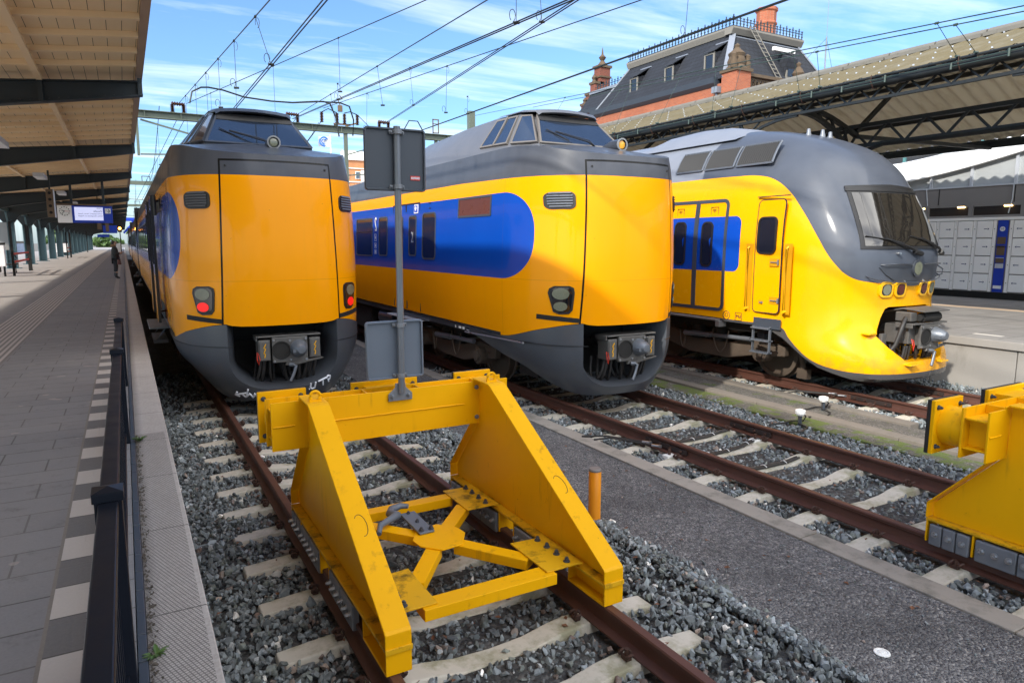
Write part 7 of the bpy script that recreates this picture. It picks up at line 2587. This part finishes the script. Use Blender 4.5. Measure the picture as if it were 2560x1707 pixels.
for k in range(-2, 7):
    y = 10.35 + FR * k
    c_ = MB()
    c_.tube([(CCX, y, PR), (CCX, y, PR + .35), (CCX, y, 3.6), (CCX, y, 4.75)], [.17, .12, .095, .11], 14)
    c_.build('column', M['truss'], cn_, smooth=40)
    b_ = MB()
    # arched lattice arm from the inner column up to the gutter girder, and a strut to the far eave
    po = [(CCX + (CX0 + .15 - CCX) * u, y, 5.02 + .46 * math.sin(u * math.pi / 2)) for u in np.linspace(0, 1, 9)]
    pi_ = [(CCX + (CX0 + .15 - CCX) * u, y, 4.55 + .82 * math.sin(u * math.pi / 2)) for u in np.linspace(0, 1, 9)]
    for q in (po, pi_):
        for a, c in zip(q, q[1:]): b_.bar(a, c, .11, .08)
    for j in range(0, 8, 2):
        b_.bar(po[j], pi_[j + 1], .045, .045); b_.bar(pi_[j + 1], po[min(8, j + 2)], .045, .045)
    b_.bar((CCX, y, 5.1), (CXR, y, 6.5), .09, .09); b_.bar((CCX, y, 5.0), (CX1 - .1, y, 5.12), .09, .09)
    b_.build('arched_arm', M['truss'], cn_)
    y2 = y + 2.2
    e_ = MB()
    e_.tube([(CX0 + .14, y2, PR), (CX0 + .14, y2, 3.5), (CX0 + .14, y2, 5.36)], [.11, .08, .08], 10)
    e_.build('edge_column', M['truss'], cn_, smooth=40)
    e_ = MB()
    for s in (-1, 1):
        pe = [(CX0 + .13, y2 + s * (.1 + 2.0 * (1 - math.cos(R(a)))), 4.35 + .98 * math.sin(R(a))) for a in range(0, 91, 9)]
        for a, c in zip(pe, pe[1:]): e_.bar(a, c, .06, .055, (1, 0, 0))
        e_.bar(pe[2], (pe[2][0], y2 + s * .5, 5.36), .04, .04); e_.bar(pe[5], (pe[5][0], y2 + s * .5, 5.36), .04, .04); e_.bar(pe[5], (pe[5][0], y2 + s * 1.1, 5.36), .03, .03)
    e_.bar((CX0 + .13, y2 + .1, 4.4), (CCX, y2, 5.2), .07, .07)
    e_.build('edge_bracket', M['truss'], cn_)
# ------------------------------------------------------------------ brick station building with mansard roof
sb_ = thing('station_building', 'orange brick station building with dark slate mansard roof, iron cresting and tall chimney', 'building', (42, 40, 0))
BX, BY0, BY1 = 36.0, 34.3, 53.6
EZ = 13.22
MB().box(BX, 49, BY0, 49.6, -.1, EZ - .02).build('wall', M['brick'], sb_)
MB().box(BX + .9, 49, 49.6, 54.0, -.1, EZ + .55).build('wing_wall', M['brick'], sb_)
# cornice / gutter
g = MB()
g.prism([(BX - .32, EZ + .05), (BX - .40, EZ + .42), (BX + .2, EZ + .42), (BX + .2, EZ - .15), (BX - .06, EZ - .15)], 'y', 35.4, 49.7)
g.prism([(BX + .6, EZ + .65), (BX + .52, EZ + .98), (BX + 1.1, EZ + .98), (BX + 1.1, EZ + .5), (BX + .84, EZ + .5)], 'y', 49.75, 53.4)
g.box(BX - .3, BX + .9, 49.70, 49.78, EZ + .1, EZ + .45)
g.build('cornice', M['sign_back'], sb_)
RB, RT = EZ + .30, 17.0
tx0, tx1, ty0, ty1 = 38.2, 45.0, 36.3, 47.6
bx0, bx1, by0, by1 = BX - .05, 47.6, 34.7, 49.5
r_ = MB()
r_.loft([[(bx0, by0, RB), (bx1, by0, RB), (bx1, by1, RB), (bx0, by1, RB)], [(tx0, ty0, RT), (tx1, ty0, RT), (tx1, ty1, RT), (tx0, ty1, RT)]])
roof = r_.build('roof', M['slate'], sb_)
r_ = MB()     # lower far wing roof
r_.loft([[(BX + .85, 49.0, RB + .5), (47, 49.0, RB + .5), (47, 53.3, RB + .5), (BX + .85, 53.3, RB + .5)], [(38.3, 47, 15.9), (45, 47, 15.9), (45, 53.3, 15.9), (38.3, 53.3, 15.9)]])
r_.build('wing_roof', M['slate'], sb_)
MB().box(38.15, 39.3, 47.7, 53.3, 15.88, 16.12).build('wing_ridge', M['lead'], sb_)
c_ = MB()
c_.prism([(tx0 - .12, RT - .05), (tx0 - .28, RT + .30), (tx0 - .28, RT + .42), (tx1 + .28, RT + .42), (tx1 + .28, RT + .30), (tx1 + .12, RT - .05)], 'y', ty0 - .1, ty1 + .1)
c_.prism([(ty0 - .105, RT - .05), (ty0 - .30, RT + .30), (ty0 - .30, RT + .425), (ty0 + .5, RT + .425), (ty0 + .5, RT - .05)], 'x', tx0 - .29, tx1 + .29)
c_.build('top_cornice', M['cornice'], sb_)
l_ = MB()
for (a, b_) in (((bx0, by0), (tx0, ty0)), ((bx1, by0), (tx1, ty0)), ((bx0, by1), (tx0, ty1))):
    l_.bar((a[0], a[1], RB), (b_[0], b_[1], RT - .05), .42 if b_ == (tx0, ty0) else .22, .10)
l_.bar((tx0 - .05, ty0, RT - .22), (tx0 - .05, ty1, RT - .22), .10, .12)
l_.bar((tx0, ty0 - .05, RT - .22), (tx1, ty0 - .05, RT - .22), .10, .12)
l_.build('lead_hip', M['lead'], sb_)


def cresting(p0, p1, z, h, step, parent):
    m = MB()
    p0, p1 = Vector(p0), Vector(p1)
    L = (p1 - p0).length; d = (p1 - p0) / L
    m.bar((*p0, z + .06), (*p1, z + .06), .05, .04); m.bar((*p0, z + h * .55), (*p1, z + h * .55), .05, .04)
    k = 0
    s = 0
    while s < L:
        c = p0 + d * s
        m.bar((*c, z), (*c, z + h * (1.0 if k % 2 == 0 else .82)), .055, .055)
        m.bar((*(c - d * .10), z + h * .76), (*(c + d * .10), z + h * .76), .05, .05)
        m.bar((*(c - d * .08), z + h * .3), (*(c + d * .08), z + h * .3), .05, .06)
        s += step; k += 1
    return m.build('cresting', M['beam'], parent)


cresting((tx0 - .2, ty0 - .2), (tx0 - .2, ty1), RT + .42, .78, .34, sb_)
cresting((tx0 - .2, ty0 - .2), (tx1 + .2, ty0 - .2), RT + .42, .78, .34, sb_)
cresting((38.6, 48.0), (38.6, 53.0), 16.1, .75, .42, sb_)
for yc in (45.1, 41.0, 36.9):
    xf = 36.62
    d_ = MB()
    d_.box(xf, xf + .08, yc - .48, yc - .36, 14.25, 15.62); d_.box(xf, xf + .08, yc + .36, yc + .48, 14.25, 15.62)
    d_.box(xf, xf + .08, yc - .36, yc + .36, 15.50, 15.62); d_.box(xf - .05, xf + .12, yc - .56, yc + .56, 14.15, 14.25)
    o = d_.build('dormer', M['cornice'], sb_)
    MB().box(xf + .05, xf + .07, yc - .36, yc + .36, 14.25, 15.5).build('pane', M['glass_dark'], o)
    q = MB()
    q.prism([(xf + .09, 14.3), (xf + .09, 15.6), (37.75, 15.9), (37.7, 16.25)], 'y', yc - .46, yc - .42)
    q.prism([(xf + .09, 14.3), (xf + .09, 15.6), (37.75, 15.9), (37.7, 16.25)], 'y', yc + .42, yc + .46)
    q.add([(xf - .12, yc - .55, 15.63), (xf - .12, yc + .55, 15.63), (37.85, yc + .55, 16.42), (37.85, yc - .55, 16.42), (xf - .12, yc - .55, 15.69), (xf - .12, yc + .55, 15.69), (37.85, yc + .55, 16.48), (37.85, yc - .55, 16.48)],
          [(0, 3, 2, 1), (4, 5, 6, 7), (0, 1, 5, 4), (1, 2, 6, 5), (2, 3, 7, 6), (3, 0, 4, 7)])
    q.build('dormer_roof', M['slate'], o)
    q = MB(); q.box(37.76, 37.84, yc - .75, yc + .55, 16.42, 16.50); q.build('lead_strip', M['lead'], o)
# front dormer on the right slope
d_ = MB(); d_.box(42.3, 43.2, 35.0, 35.08, 14.2, 15.5); o = d_.build('dormer', M['cornice'], sb_)
MB().box(42.45, 43.05, 34.98, 35.02, 14.35, 15.4).build('pane', M['glass_dark'], o)
q = MB(); q.prism([(34.85, 15.5), (34.85, 15.6), (36.3, 16.6), (36.2, 14.4), (35.1, 14.3)], 'x', 42.2, 43.3); q.build('dormer_roof', M['slate'], o)
MB().box(41.2, 43.4, 35.2, 35.4, 16.05, 16.3).build('white_box', M['white'], sb_)
# chimney, octagonal
ch = MB()
ch.lathe([(.001, 16.0), (.72, 16.0), (.72, 18.6), (.80, 18.7), (.80, 18.8), (.72, 18.9), (.72, 19.55), (.82, 19.65), (.82, 19.85), (.001, 19.85)], (43.3, 37.9, 0), n=8)
ch.build('chimney', M['brick'], sb_)
# corner pillar with carved finial, balustrade
pl = MB(); pl.box(BX - .15, BX + 1.2, 33.6, 34.9, 8, 13.75); pl.build('corner_pillar', M['brick'], sb_)
pl = MB(); pl.box(BX - .25, BX + 1.3, 33.5, 35.0, 13.75, 13.95)
pl.lathe([(.75, 13.95), (.55, 14.2), (.62, 14.45), (.5, 14.75), (.58, 14.95), (.28, 15.2), (.16, 15.35), (.2, 15.5), (.01, 15.65)], (BX + .5, 34.25, 0), n=12)
pl.build('carved_finial', M['sandstone'], sb_, smooth=40)
MB().box(BX - .3, BX + 1.35, 33.45, 35.05, 12.2, 12.45).build('string_course', M['sandstone'], sb_)
for s in (-1, 1): MB().lathe([(.2, 13.95), (.26, 14.3), (.16, 14.55), (.22, 14.8), (.01, 14.95)], (BX + .5 + s * .62, 33.9, 0), n=10).build('urn', M['sandstone'], sb_, smooth=40)
ba = MB()
ba.box(BX + 1.2, 42.2, 33.75, 34.15, 13.55, 13.75); ba.box(BX + 1.2, 42.2, 33.7, 34.2, 12.4, 12.72); ba.box(BX + 1.2, 42.2, 33.9, 34.0, 11.6, 12.4)
for k in range(13):
    x = BX + 1.5 + .36 * k
    ba.tube([(x + .15 * math.cos(R(a)), 33.95, 13.13 + .33 * math.sin(R(a))) for a in range(0, 361, 30)], .055, 6)
    ba.bar((x - .15, 33.95, 12.8), (x + .2, 33.95, 13.5), .06, .06)
ba.lathe([(.45, 13.75), (.3, 14.0), (.42, 14.3), (.25, 14.6), (.12, 14.75), (.18, 14.95), (.01, 15.1)], (42.3, 33.95, 0), n=12)
ba.build('balustrade', M['sandstone'], sb_, smooth=40)
ld_ = MB()
for dx in (0, .55):
    ld_.bar((39.35 + dx, 35.9, 17.5), (41.5 + dx * .9, 34.75, 13.6), .07, .05)
for k in range(15):
    u = k / 14
    ld_.bar((39.35 + 2.15 * u, 35.9 - 1.15 * u, 17.5 - 3.9 * u), (39.9 + 2.1 * u, 35.9 - 1.15 * u, 17.5 - 3.9 * u), .05, .05)
ld_.build('roof_ladder', M['cornice'], sb_)
bo2 = MB(); bo2.box(BX - .5, BX - .1, 34.95, 35.45, 12.55, 12.95); bo2.box(BX - .35, BX - .25, 35.1, 35.2, 8, 12.55)
bo2.build('rain_hopper', M['lead'], sb_)
# stepped gable at the far end
gb = MB()
steps = [(36.3, 12.6), (37.2, 14.0), (37.9, 15.0), (38.4, 16.0), (38.9, 17.0)]
for (x, z), xn in zip(steps, [37.2, 37.9, 38.4, 38.9, 39.4]):
    gb.box(x, 41.8, 53.4, 54.2, z - 2.4 if x < 37 else z - 1.2, z)
gb.box(39.4, 40.5, 53.3, 54.3, 15, 18.5)
gb.box(BX - .5, BX + .4, 53.3, 54.1, 10, 13.6)
gb.build('stepped_gable', M['brick_dark'], sb_)
gs = MB()
for x, z in steps: gs.box(x - .08, x + .95, 53.3, 54.3, z, z + .22)
gs.box(39.25, 40.65, 53.2, 54.4, 18.5, 18.72); gs.box(39.3, 40.6, 53.2, 54.4, 17.6, 17.75)
gs.box(BX - .6, BX + .5, 53.2, 54.2, 13.6, 13.8)
gs.lathe([(.55, 18.72), (.35, 18.95), (.16, 19.2), (.30, 19.4), (.34, 19.5), (.10, 19.75), (.06, 20.1), (.01, 20.4)], (39.95, 53.8, 0), n=10)
gs.lathe([(.25, 17.2), (.15, 17.4), (.24, 17.6), (.02, 17.95)], (39.05, 53.8, 0), n=10)
gs.lathe([(.25, 15.2), (.15, 15.35), (.22, 15.5), (.02, 15.75)], (38.05, 53.8, 0), n=10)
gs.build('gable_coping', M['sandstone'], sb_, smooth=40)
an = thing('roof_aerial', 'thin aerial mast with wire stays beside the slate roof', 'aerial', (44.9, 33.9, 12.7))
a_ = MB(); a_.tube([(44.9, 33.8, 12.7), (44.9, 33.8, 17.1)], .05, 8); a_.tube([(44.9, 33.8, 17.1), (44.9, 33.8, 20.4)], .015, 5)
a_.build('mast', M['lead'], an)
a_ = MB()
for dx, dy in ((-2.6, 1.0), (2.6, 1.0)): a_.tube([(44.9, 33.8, 17.0), (44.9 + dx, 33.8 + dy, 14.2)], .012, 4)
a_.build('stay', M['wire'], an)

# far orange apartment block between the two left trains
ap = thing('apartment_block', 'far orange brick apartment block with white windows seen behind the grey sign', 'building', (50, 140, 0))
MB().box(34, 62, 140, 160, -.1, 19.0).build('wall', M['brick_far'], ap)
MB().box(46, 60, 125, 139.8, -.1, 13.3).build('lower_wall', M['brick_far'], ap)
m = MB()
for z in (17.3, 14.6, 11.9): m.box(33.9, 62, 139.85, 139.99, z, z + .18)
m.box(33.8, 62.1, 139.7, 160.2, 19.0, 19.4)
m.build('white_band', M['white'], ap)
for x in np.arange(35, 61, 2.4):
    for z in (15.3, 12.6, 9.9):
        f = MB().box(x, x + 1.1, 139.9, 139.98, z, z + 1.5).build('window', M['white'], ap)
        MB().box(x + .12, x + .98, 139.85, 139.89, z + .12, z + 1.38).build('pane', M['glass_cab'], f)
m = MB(); m.box(43.2, 43.7, 138.9, 139.5, 8, 17); m.box(42.3, 45.2, 138.9, 139.5, 12.6, 12.9); m.build('white_frame', M['white'], ap)
m = MB(); m.tube([(40, 141, 19.4), (40, 141, 21)], .08, 6); m.box(41, 45, 143, 146, 19.4, 21.2); m.build('roof_plant', M['locker'], ap)

# ------------------------------------------------------------------ overhead line gantry
gy = 29.0
ga = thing('overhead_gantry', 'pale green steel portal gantry carrying brown insulators over all three tracks', 'gantry', (7, gy, 7.2))
m = MB()
m.box(.55, 14.6, gy - .12, gy + .12, 7.29, 7.315); m.box(.55, 14.6, gy - .12, gy + .12, 7.05, 7.075); m.box(.55, 14.6, gy - .012, gy + .012, 7.074, 7.291)
for x in np.arange(1, 14.5, 1.2): m.box(x - .01, x + .01, gy - .10, gy + .10, 7.074, 7.291)
m.build('beam', M['mast'], ga)
m = MB()
for x in (14.2,): m.box(x - .14, x + .14, gy - .14, gy + .14, -.1, 8.45)
m.box(4.05, 4.25, gy + .2, gy + .4, -.1, 7.0)
m.build('mast', M['mast'], ga)
for p0, p1, w in (((.73, gy, 7.05), (.72, gy, 5.70), .09), ((.78, gy, 5.75), (1.8, gy, 5.80), .05), ((.85, gy, 6.98), (2.6, gy, 6.55), .06), ((8.38, gy, 7.05), (8.38, gy, 4.6), .14), ((8.46, gy, 6.2), (10.6, gy, 6.9), .05),
                  ((8.30, gy, 5.9), (5.9, gy, 5.6), .05), ((12.45, gy, 7.05), (12.45, gy, 5.8), .12), ((12.52, gy, 6.0), (14.1, gy, 6.9), .05), ((8.46, gy, 5.35), (13.9, gy, 5.9), .05)):
    MB().bar(p0, p1, w, w).build('hanger_arm', M['mast'], ga)


def insul(p0, p1, n=6):
    p0, p1 = Vector(p0), Vector(p1)
    d = (p1 - p0) / (2 * n + 1)
    MB().tube([p0 + d * k for k in range(2 * n + 2)], [.035 if k % 2 == 0 else .085 for k in range(2 * n + 2)], 10).build('insulator', M['porcelain'], ga, smooth=40)


for x in (1.93, 2.31, 6.0, 6.45, 9.85, 10.25): insul((x, gy, 7.32), (x, gy, 7.60))
insul((1.9, gy, 7.64), (2.35, gy, 7.63), 5); insul((6.0, gy, 7.64), (6.5, gy, 7.62), 5); insul((9.8, gy, 7.64), (10.3, gy, 7.62), 5)
for x in (7.42, 8.05, 8.36, 8.9): insul((x, gy, 7.42), (x, gy, 7.82), 6)
m = MB()
m.box(8.1, 8.28, gy - .05, gy + .05, 7.9, 8.15); m.bar((8.2, gy, 8.15), (8.12, gy, 8.35), .03, .03); m.bar((8.12, gy, 8.35), (8.3, gy, 8.42), .03, .03); m.bar((8.3, gy, 8.42), (8.18, gy, 8.55), .03, .03)
m.bar((8.4, gy, 7.34), (8.9, gy, 7.5), .06, .06); m.bar((7.9, gy, 7.4), (8.6, gy, 7.4), .06, .06)
m.build('switch_gear', M['wood'], ga)
m = MB()
m.tube([(7.42, gy, 7.82), (7.7, gy, 7.98), (8.05, gy, 7.84)], .02, 6); m.tube([(8.36, gy, 7.86), (8.6, gy, 7.93), (8.9, gy, 7.84)], .02, 6)
m.tube([(8.9, gy, 7.84), (9.4, gy, 7.4), (9.5, gy, 6.9)], .015, 5); m.tube([(7.42, gy, 7.5), (7.1, gy, 7.0), (6.8, gy, 6.6)], .015, 5); m.tube([(7.3, gy, 7.4), (7.0, gy, 6.9), (6.7, gy, 6.5)], .012, 5)
m.tube([(10.9, gy, 7.3), (11.2, gy, 7.8), (11.6, gy, 7.8), (11.9, gy, 7.3)], .025, 6)
m.build('jumper', M['wire'], ga, smooth=60)
m = MB()
for a, b_, c, d in ((12.3, 12.34, 7.35, 7.95), (12.56, 12.60, 7.35, 7.95), (12.3, 12.6, 7.92, 7.96), (12.3, 12.6, 7.35, 7.39), (12.3, 12.6, 7.74, 7.77)): m.box(a, b_, gy - .02, gy + .02, c, d)
m.build('frame_plate', M['wood'], ga)
for gy2, xa, xb in ((62, -.5, 22), (100, -1, 22)):
    t_ = thing('overhead_gantry', 'second pale green gantry farther along the tracks' if gy2 < 70 else 'farthest pale green gantry over the tracks', 'gantry', (6, gy2, 7))
    m = MB(); m.box(xa, xb, gy2 - .15, gy2 + .15, 7.0, 7.3); m.box(xb - .15, xb + .15, gy2 - .15, gy2 + .15, -.1, 8.2); m.box(4.05, 4.3, gy2 - .1, gy2 + .1, -.1, 7)
    for x in (.6, 5.2, 9.8): m.bar((x, gy2, 7.0), (x, gy2, 5.8), .1, .1); m.bar((x, gy2, 5.9), (x + 1.2, gy2, 5.85), .05, .05)
    m.build('frame', M['mast'], t_)
    m = MB()
    for x in (1.9, 6.3, 10.9): m.box(x - .3, x + .3, gy2 - .04, gy2 + .04, 7.65, 7.7); m.box(x - .3, x - .25, gy2 - .04, gy2 + .04, 7.3, 7.7); m.box(x + .25, x + .3, gy2 - .04, gy2 + .04, 7.3, 7.7)
    m.build('insulator', M['porcelain'], t_)


# ------------------------------------------------------------------ overhead wires
def wire(label, pts, r, twin=0.0, mat='wire', drops=None, loops=True, cat='wire', name='overhead_wire'):
    t_ = thing(name, label, cat, pts[0])
    m = MB()
    if twin:
        for s in (-1, 1): m.tube([(p[0] + s * twin / 2, p[1], p[2]) for p in pts], r, 6)
    else:
        m.tube(pts, r, 6)
    m.build('strand', M[mat], t_, smooth=60)
    if drops:
        for top, bot in drops:
            d = MB()
            top, bot = Vector(top), Vector(bot)
            d.tube([top, bot], .0055, 5)
            if loops:
                d.tube([bot + Vector((-.035 + .05 * math.cos(R(a)) - .03, 0, .10 + .085 * math.sin(R(a)))) for a in range(-60, 260, 30)], .006, 5)
                d.tube([top + Vector((.03 + .035 * math.cos(R(a)), 0, -.10 + .085 * math.sin(R(a)))) for a in range(-90, 240, 30)], .005, 5)
            d.cyl(bot + Vector((-.05, 0, 0)), bot + Vector((.05, 0, .01)), .022, n=8)
            d.cyl(top + Vector((0, -.03, 0)), top + Vector((0, .03, 0)), .022, n=8)
            d.build('dropper', M[mat], t_)
    return t_


def ext(a, b, t0, t1, n=2):
    a, b = Vector(a), Vector(b)
    return [tuple(a + (b - a) * (t0 + (t1 - t0) * k / (n - 1))) for k in range(n)]


def at_y(a, b, y):
    a, b = Vector(a), Vector(b)
    return a + (b - a) * ((y - a.y) / (b.y - a.y))


A1, A2 = (2.515, -3, 5.70), (2.515, 62, 5.70)
mA, mB_ = (2.30, 11.9, 6.38), (2.12, 29, 7.62)
dr = []
for y in (9.2, 13.2, 15.6, 18.0, 20.4, 23.0, 26.0):
    t_, b_ = at_y(mA, mB_, y), at_y(A1, A2, y)
    dr.append((t_, b_ if y < 14 else Vector((t_.x, t_.y, 5.72))))
wire('twin contact wire over the left train', [A1, A2], .0105, .05)
wire('carrying wire with droppers above the left train', ext(mA, mB_, -1.1, 1.0, 8), .011, drops=dr)
s1, s2 = (6.26, 15, 7.91), (2.42, 29, 7.68)
dr = [((at_y(s1, s2, y)), at_y(s1, s2, y) - Vector((0, 0, 1.35))) for y in (18.6, 22.2, 24.8, 26.8)]
wire('thin crossing wire running from the left gantry end towards the upper middle of the sky', ext(s1, s2, -.75, 1.0, 6), .011, drops=dr, loops=False)
b1, b2 = (5.275, 8.06, 5.70), (6.26, 29, 7.45)
dr = [(at_y(b1, b2, y) + Vector((.0, 0, 1.4 if y < 16 else .45)), at_y(b1, b2, y)) for y in (9.34, 21.0)]
wire('twin contact wire leading to the middle of the gantry', ext(b1, b2, -.5, 1.0, 6), .0105, .06, drops=dr)
c1_, c2_ = (6.54, 10.0, 6.35), (10.06, 29, 7.55)
dr = [(at_y(c1_, c2_, y) + Vector((-.1, 0, 1.2)), at_y(c1_, c2_, y)) for y in (10.8, 22.5)]
wire('twin contact wire leading to the right part of the gantry', ext(c1_, c2_, -.5, 1.0, 6), .0105, .06, drops=dr)
d1, d2 = (5.70, 10.96, 6.66), (6.42, 29, 7.62)
dr = [(at_y(d1, d2, y), at_y(d1, d2, y) - Vector((-.12, 0, .95))) for y in (17.6, 22.9)]
wire('carrying wire running above the middle train to the gantry', ext(d1, d2, -.6, 1.0, 6), .011, drops=dr, loops=False)
e1, e2 = (9.0, 13.75, 7.40), (7.5, 29, 7.98)
dr = [(at_y(e1, e2, y), at_y(e1, e2, y) - Vector((.05, 0, 1.3))) for y in (18.9, 24.6)]
wire('long thin wire crossing to the right above the middle train', ext(e1, e2, -.8, 1.0, 6), .011, drops=dr)
f1, f2 = (9.59, 8.0, 6.44), (11.74, 29, 7.42)
dr = [(at_y(f1, f2, 10.6) + Vector((0.1, 0, 1.4)), at_y(f1, f2, 10.6)), (at_y(f1, f2, 23.0) + Vector((0, 0, .6)), at_y(f1, f2, 23.0))]
wire('thick twin wire passing in front of the station building roof', ext(f1, f2, -.45, 1.0, 6), .012, .05, drops=dr)
for lab, g1, g2, ys in (('upper green wire strung along the right canopy edge', (11.7, 5.54, 5.99), (13.65, 18.7, 7.39), (6.9, 10.1, 12.6, 16.5, 21)), ('lower green wire strung along the right canopy edge', (11.7, 5.53, 5.91), (13.65, 15.7, 7.08), (6.6, 9.6, 12.0, 14.6, 18))):
    dr = []
    for y in ys:
        p = at_y(g1, g2, y)
        dr.append((p, Vector((12.80, y + .12, 5.75))))
    wire(lab, ext(g1, g2, -.35, 2.0, 6), .010, mat='wire_green', drops=dr, loops=False)
cg = thing('stay_wire', 'pale green stay rods clipped along the right canopy gutter', 'stay', (12.75, 8, 5.5))
m = MB(); m.tube([(12.80, -3, 5.66), (12.80, 30, 5.66)], .010, 6)
for y in (4.8, 6.2, 8.3, 9.9, 12.6, 15.5):
    m.tube([(12.78, y, 5.60), (12.78, y + .9, 5.60)], .008, 5); m.cyl((12.78, y, 5.57), (12.78, y, 5.70), .02, n=6); m.cyl((12.78, y + .9, 5.55), (12.78, y + .9, 5.66), .02, n=6)
m.build('rod', M['wire_green'], cg)
wire('black sagging jumper cable linking the wires beyond the left train', [(2.35, 27, 7.35), (2.45, 27, 7.75), (2.75, 27, 7.92), (2.98, 27, 7.945), (3.45, 27, 7.90), (4.16, 27, 7.73), (5.09, 27, 7.68), (5.86, 27, 7.70), (7.0, 27, 7.85), (7.25, 27, 7.78), (7.45, 27, 7.3), (7.55, 27, 6.6)], .03, cat='cable', name='jumper_cable')
wire('second black jumper cable hanging behind the grey sign', [(5.9, 27.2, 7.74), (6.8, 27.2, 7.87), (7.7, 27.2, 7.9), (8.05, 27.2, 7.8), (8.2, 27.2, 7.3), (8.15, 27.2, 6.7)], .03, cat='cable', name='jumper_cable')
for k, (x, y0, y1, zz) in enumerate(((1.5, 29, 62, 7.5), (6.4, 29, 62, 7.5), (1.2, 62, 120, 7.4))):
    a, b_ = (x, y0, zz), (x + .4, y1, zz)
    mid = (x + .2, (y0 + y1) / 2, 6.3)
    pts = [(x + .4 * u, y0 + (y1 - y0) * u, zz - 4 * 1.15 * u * (1 - u)) for u in np.linspace(0, 1, 12)]
    dr = [(Vector(p), Vector((p[0], p[1], 5.7))) for p in pts[1:-1]]
    wire(['sagging wire with droppers beyond the gantry over the left track', 'sagging wire with droppers beyond the gantry over the middle track', 'farthest sagging wire with droppers over the left track'][k], pts, .012, drops=dr, loops=False)
wire('pair of wires climbing from the left track to the gantry', [(.95, 44, 4.9), (2.3, 29, 7.3)], .012, .25)

# ------------------------------------------------------------------ far end of the yard
fb_ = thing('footbridge', 'blue steel footbridge far away over the tracks', 'bridge', (5, 165, 0))
m = MB(); m.box(-30, 40, 165, 167, 6.9, 7.6); m.bar((.2, 165, 4.4), (2.6, 165, 7.1), .4, .4); m.bar((.6, 165, 7.2), (-1.5, 165, 4.6), .4, .4)
m.box(1.8, 2.2, 165, 166, 0, 7); m.box(-9.2, -8.8, 165, 166, 0, 7)
m.build('span', M['blue'], fb_)
sg = thing('signal', 'lit orange signal lamp on a pole far down the platform end', 'signal', (-.3, 108, PZ))
MB().tube([(-.3, 108, PZ), (-.3, 108, 4.0)], .06, 8).build('pole', M['void'], sg)
MB().box(-.55, -.05, 108, 108.2, 3.9, 4.8).build('head', M['void'], sg)
MB().cyl((-.3, 108, 4.4), (-.3, 107.9, 4.4), .17, n=16).build('lamp', emit('orange_signal_lamp', (1, .32, .04), 9.0), sg)
for (x, y, h, w, lab) in ((-5, 260, 5, 9, 'far green tree beyond the end of the left platform'), (-16, 250, 8, 8, 'far bushy tree left of the platform end'), (6, 280, 10, 9, 'far green tree beyond the tracks'), (24, 270, 10, 10, 'far tree behind the right tracks')):
    t_ = thing('tree', lab, 'tree', (x, y, 0))
    MB().tube([(x, y, 0), (x + .2, y, h * .35), (x, y, h * .7)], [.35, .25, .12], 8).build('trunk', M['wood'], t_)
    cr_ = []
    lm = MB()
    for k in range(900):
        p = Vector(rng.normal(size=3)); p = p / p.length * (rng.uniform(.35, 1) ** .5)
        c = Vector((x + p.x * w * .5 * (1 + .3 * math.sin(5 * p.z + x)), y + p.y * w * .5, h * .5 + p.z * h * .5))
        a, b_ = Vector(rng.normal(size=3)).normalized() * .5, Vector(rng.normal(size=3)).normalized() * .5
        lm.add([c - a, c + b_, c + a, c - b_], [(0, 1, 2, 3)])
    lm.build('crown', M['leaf'], t_, recalc=False)
pf = thing('white_cabinet', 'white cabinet at the far end of the left platform', 'cabinet', (-.7, 118, PZ))
MB().box(-1.0, -.4, 118, 118.6, PZ, 2.4).build('body', M['white'], pf, bevel=.03)
fl = thing('emblem_flag', 'white flag with a blue swirl emblem far behind the wires', 'flag', (15.6, 60, 0))
MB().tube([(16.02, 60, 0), (16.02, 60, 11.6)], .06, 8).build('pole', M['white'], fl)
m = MB(); rows = []
for v in np.linspace(0, 1, 4): rows.append([(14.98 + 1.0 * u, 60 + .08 * math.sin(5 * u), 10.58 + .84 * v) for u in np.linspace(0, 1, 10)])
m.grid(rows); m.build('cloth', M['white'], fl, recalc=False)
m = MB()
for r_, w_ in ((.36, .11), (.20, .08)):
    m.tube([(15.45 + r_ * math.cos(R(a)), 59.88, 11.0 + r_ * math.sin(R(a))) for a in range(40, 300, 20)], w_ * .6, 6)
m.build('emblem', simple('emblem_blue', (.02, .18, .62), .5), fl)
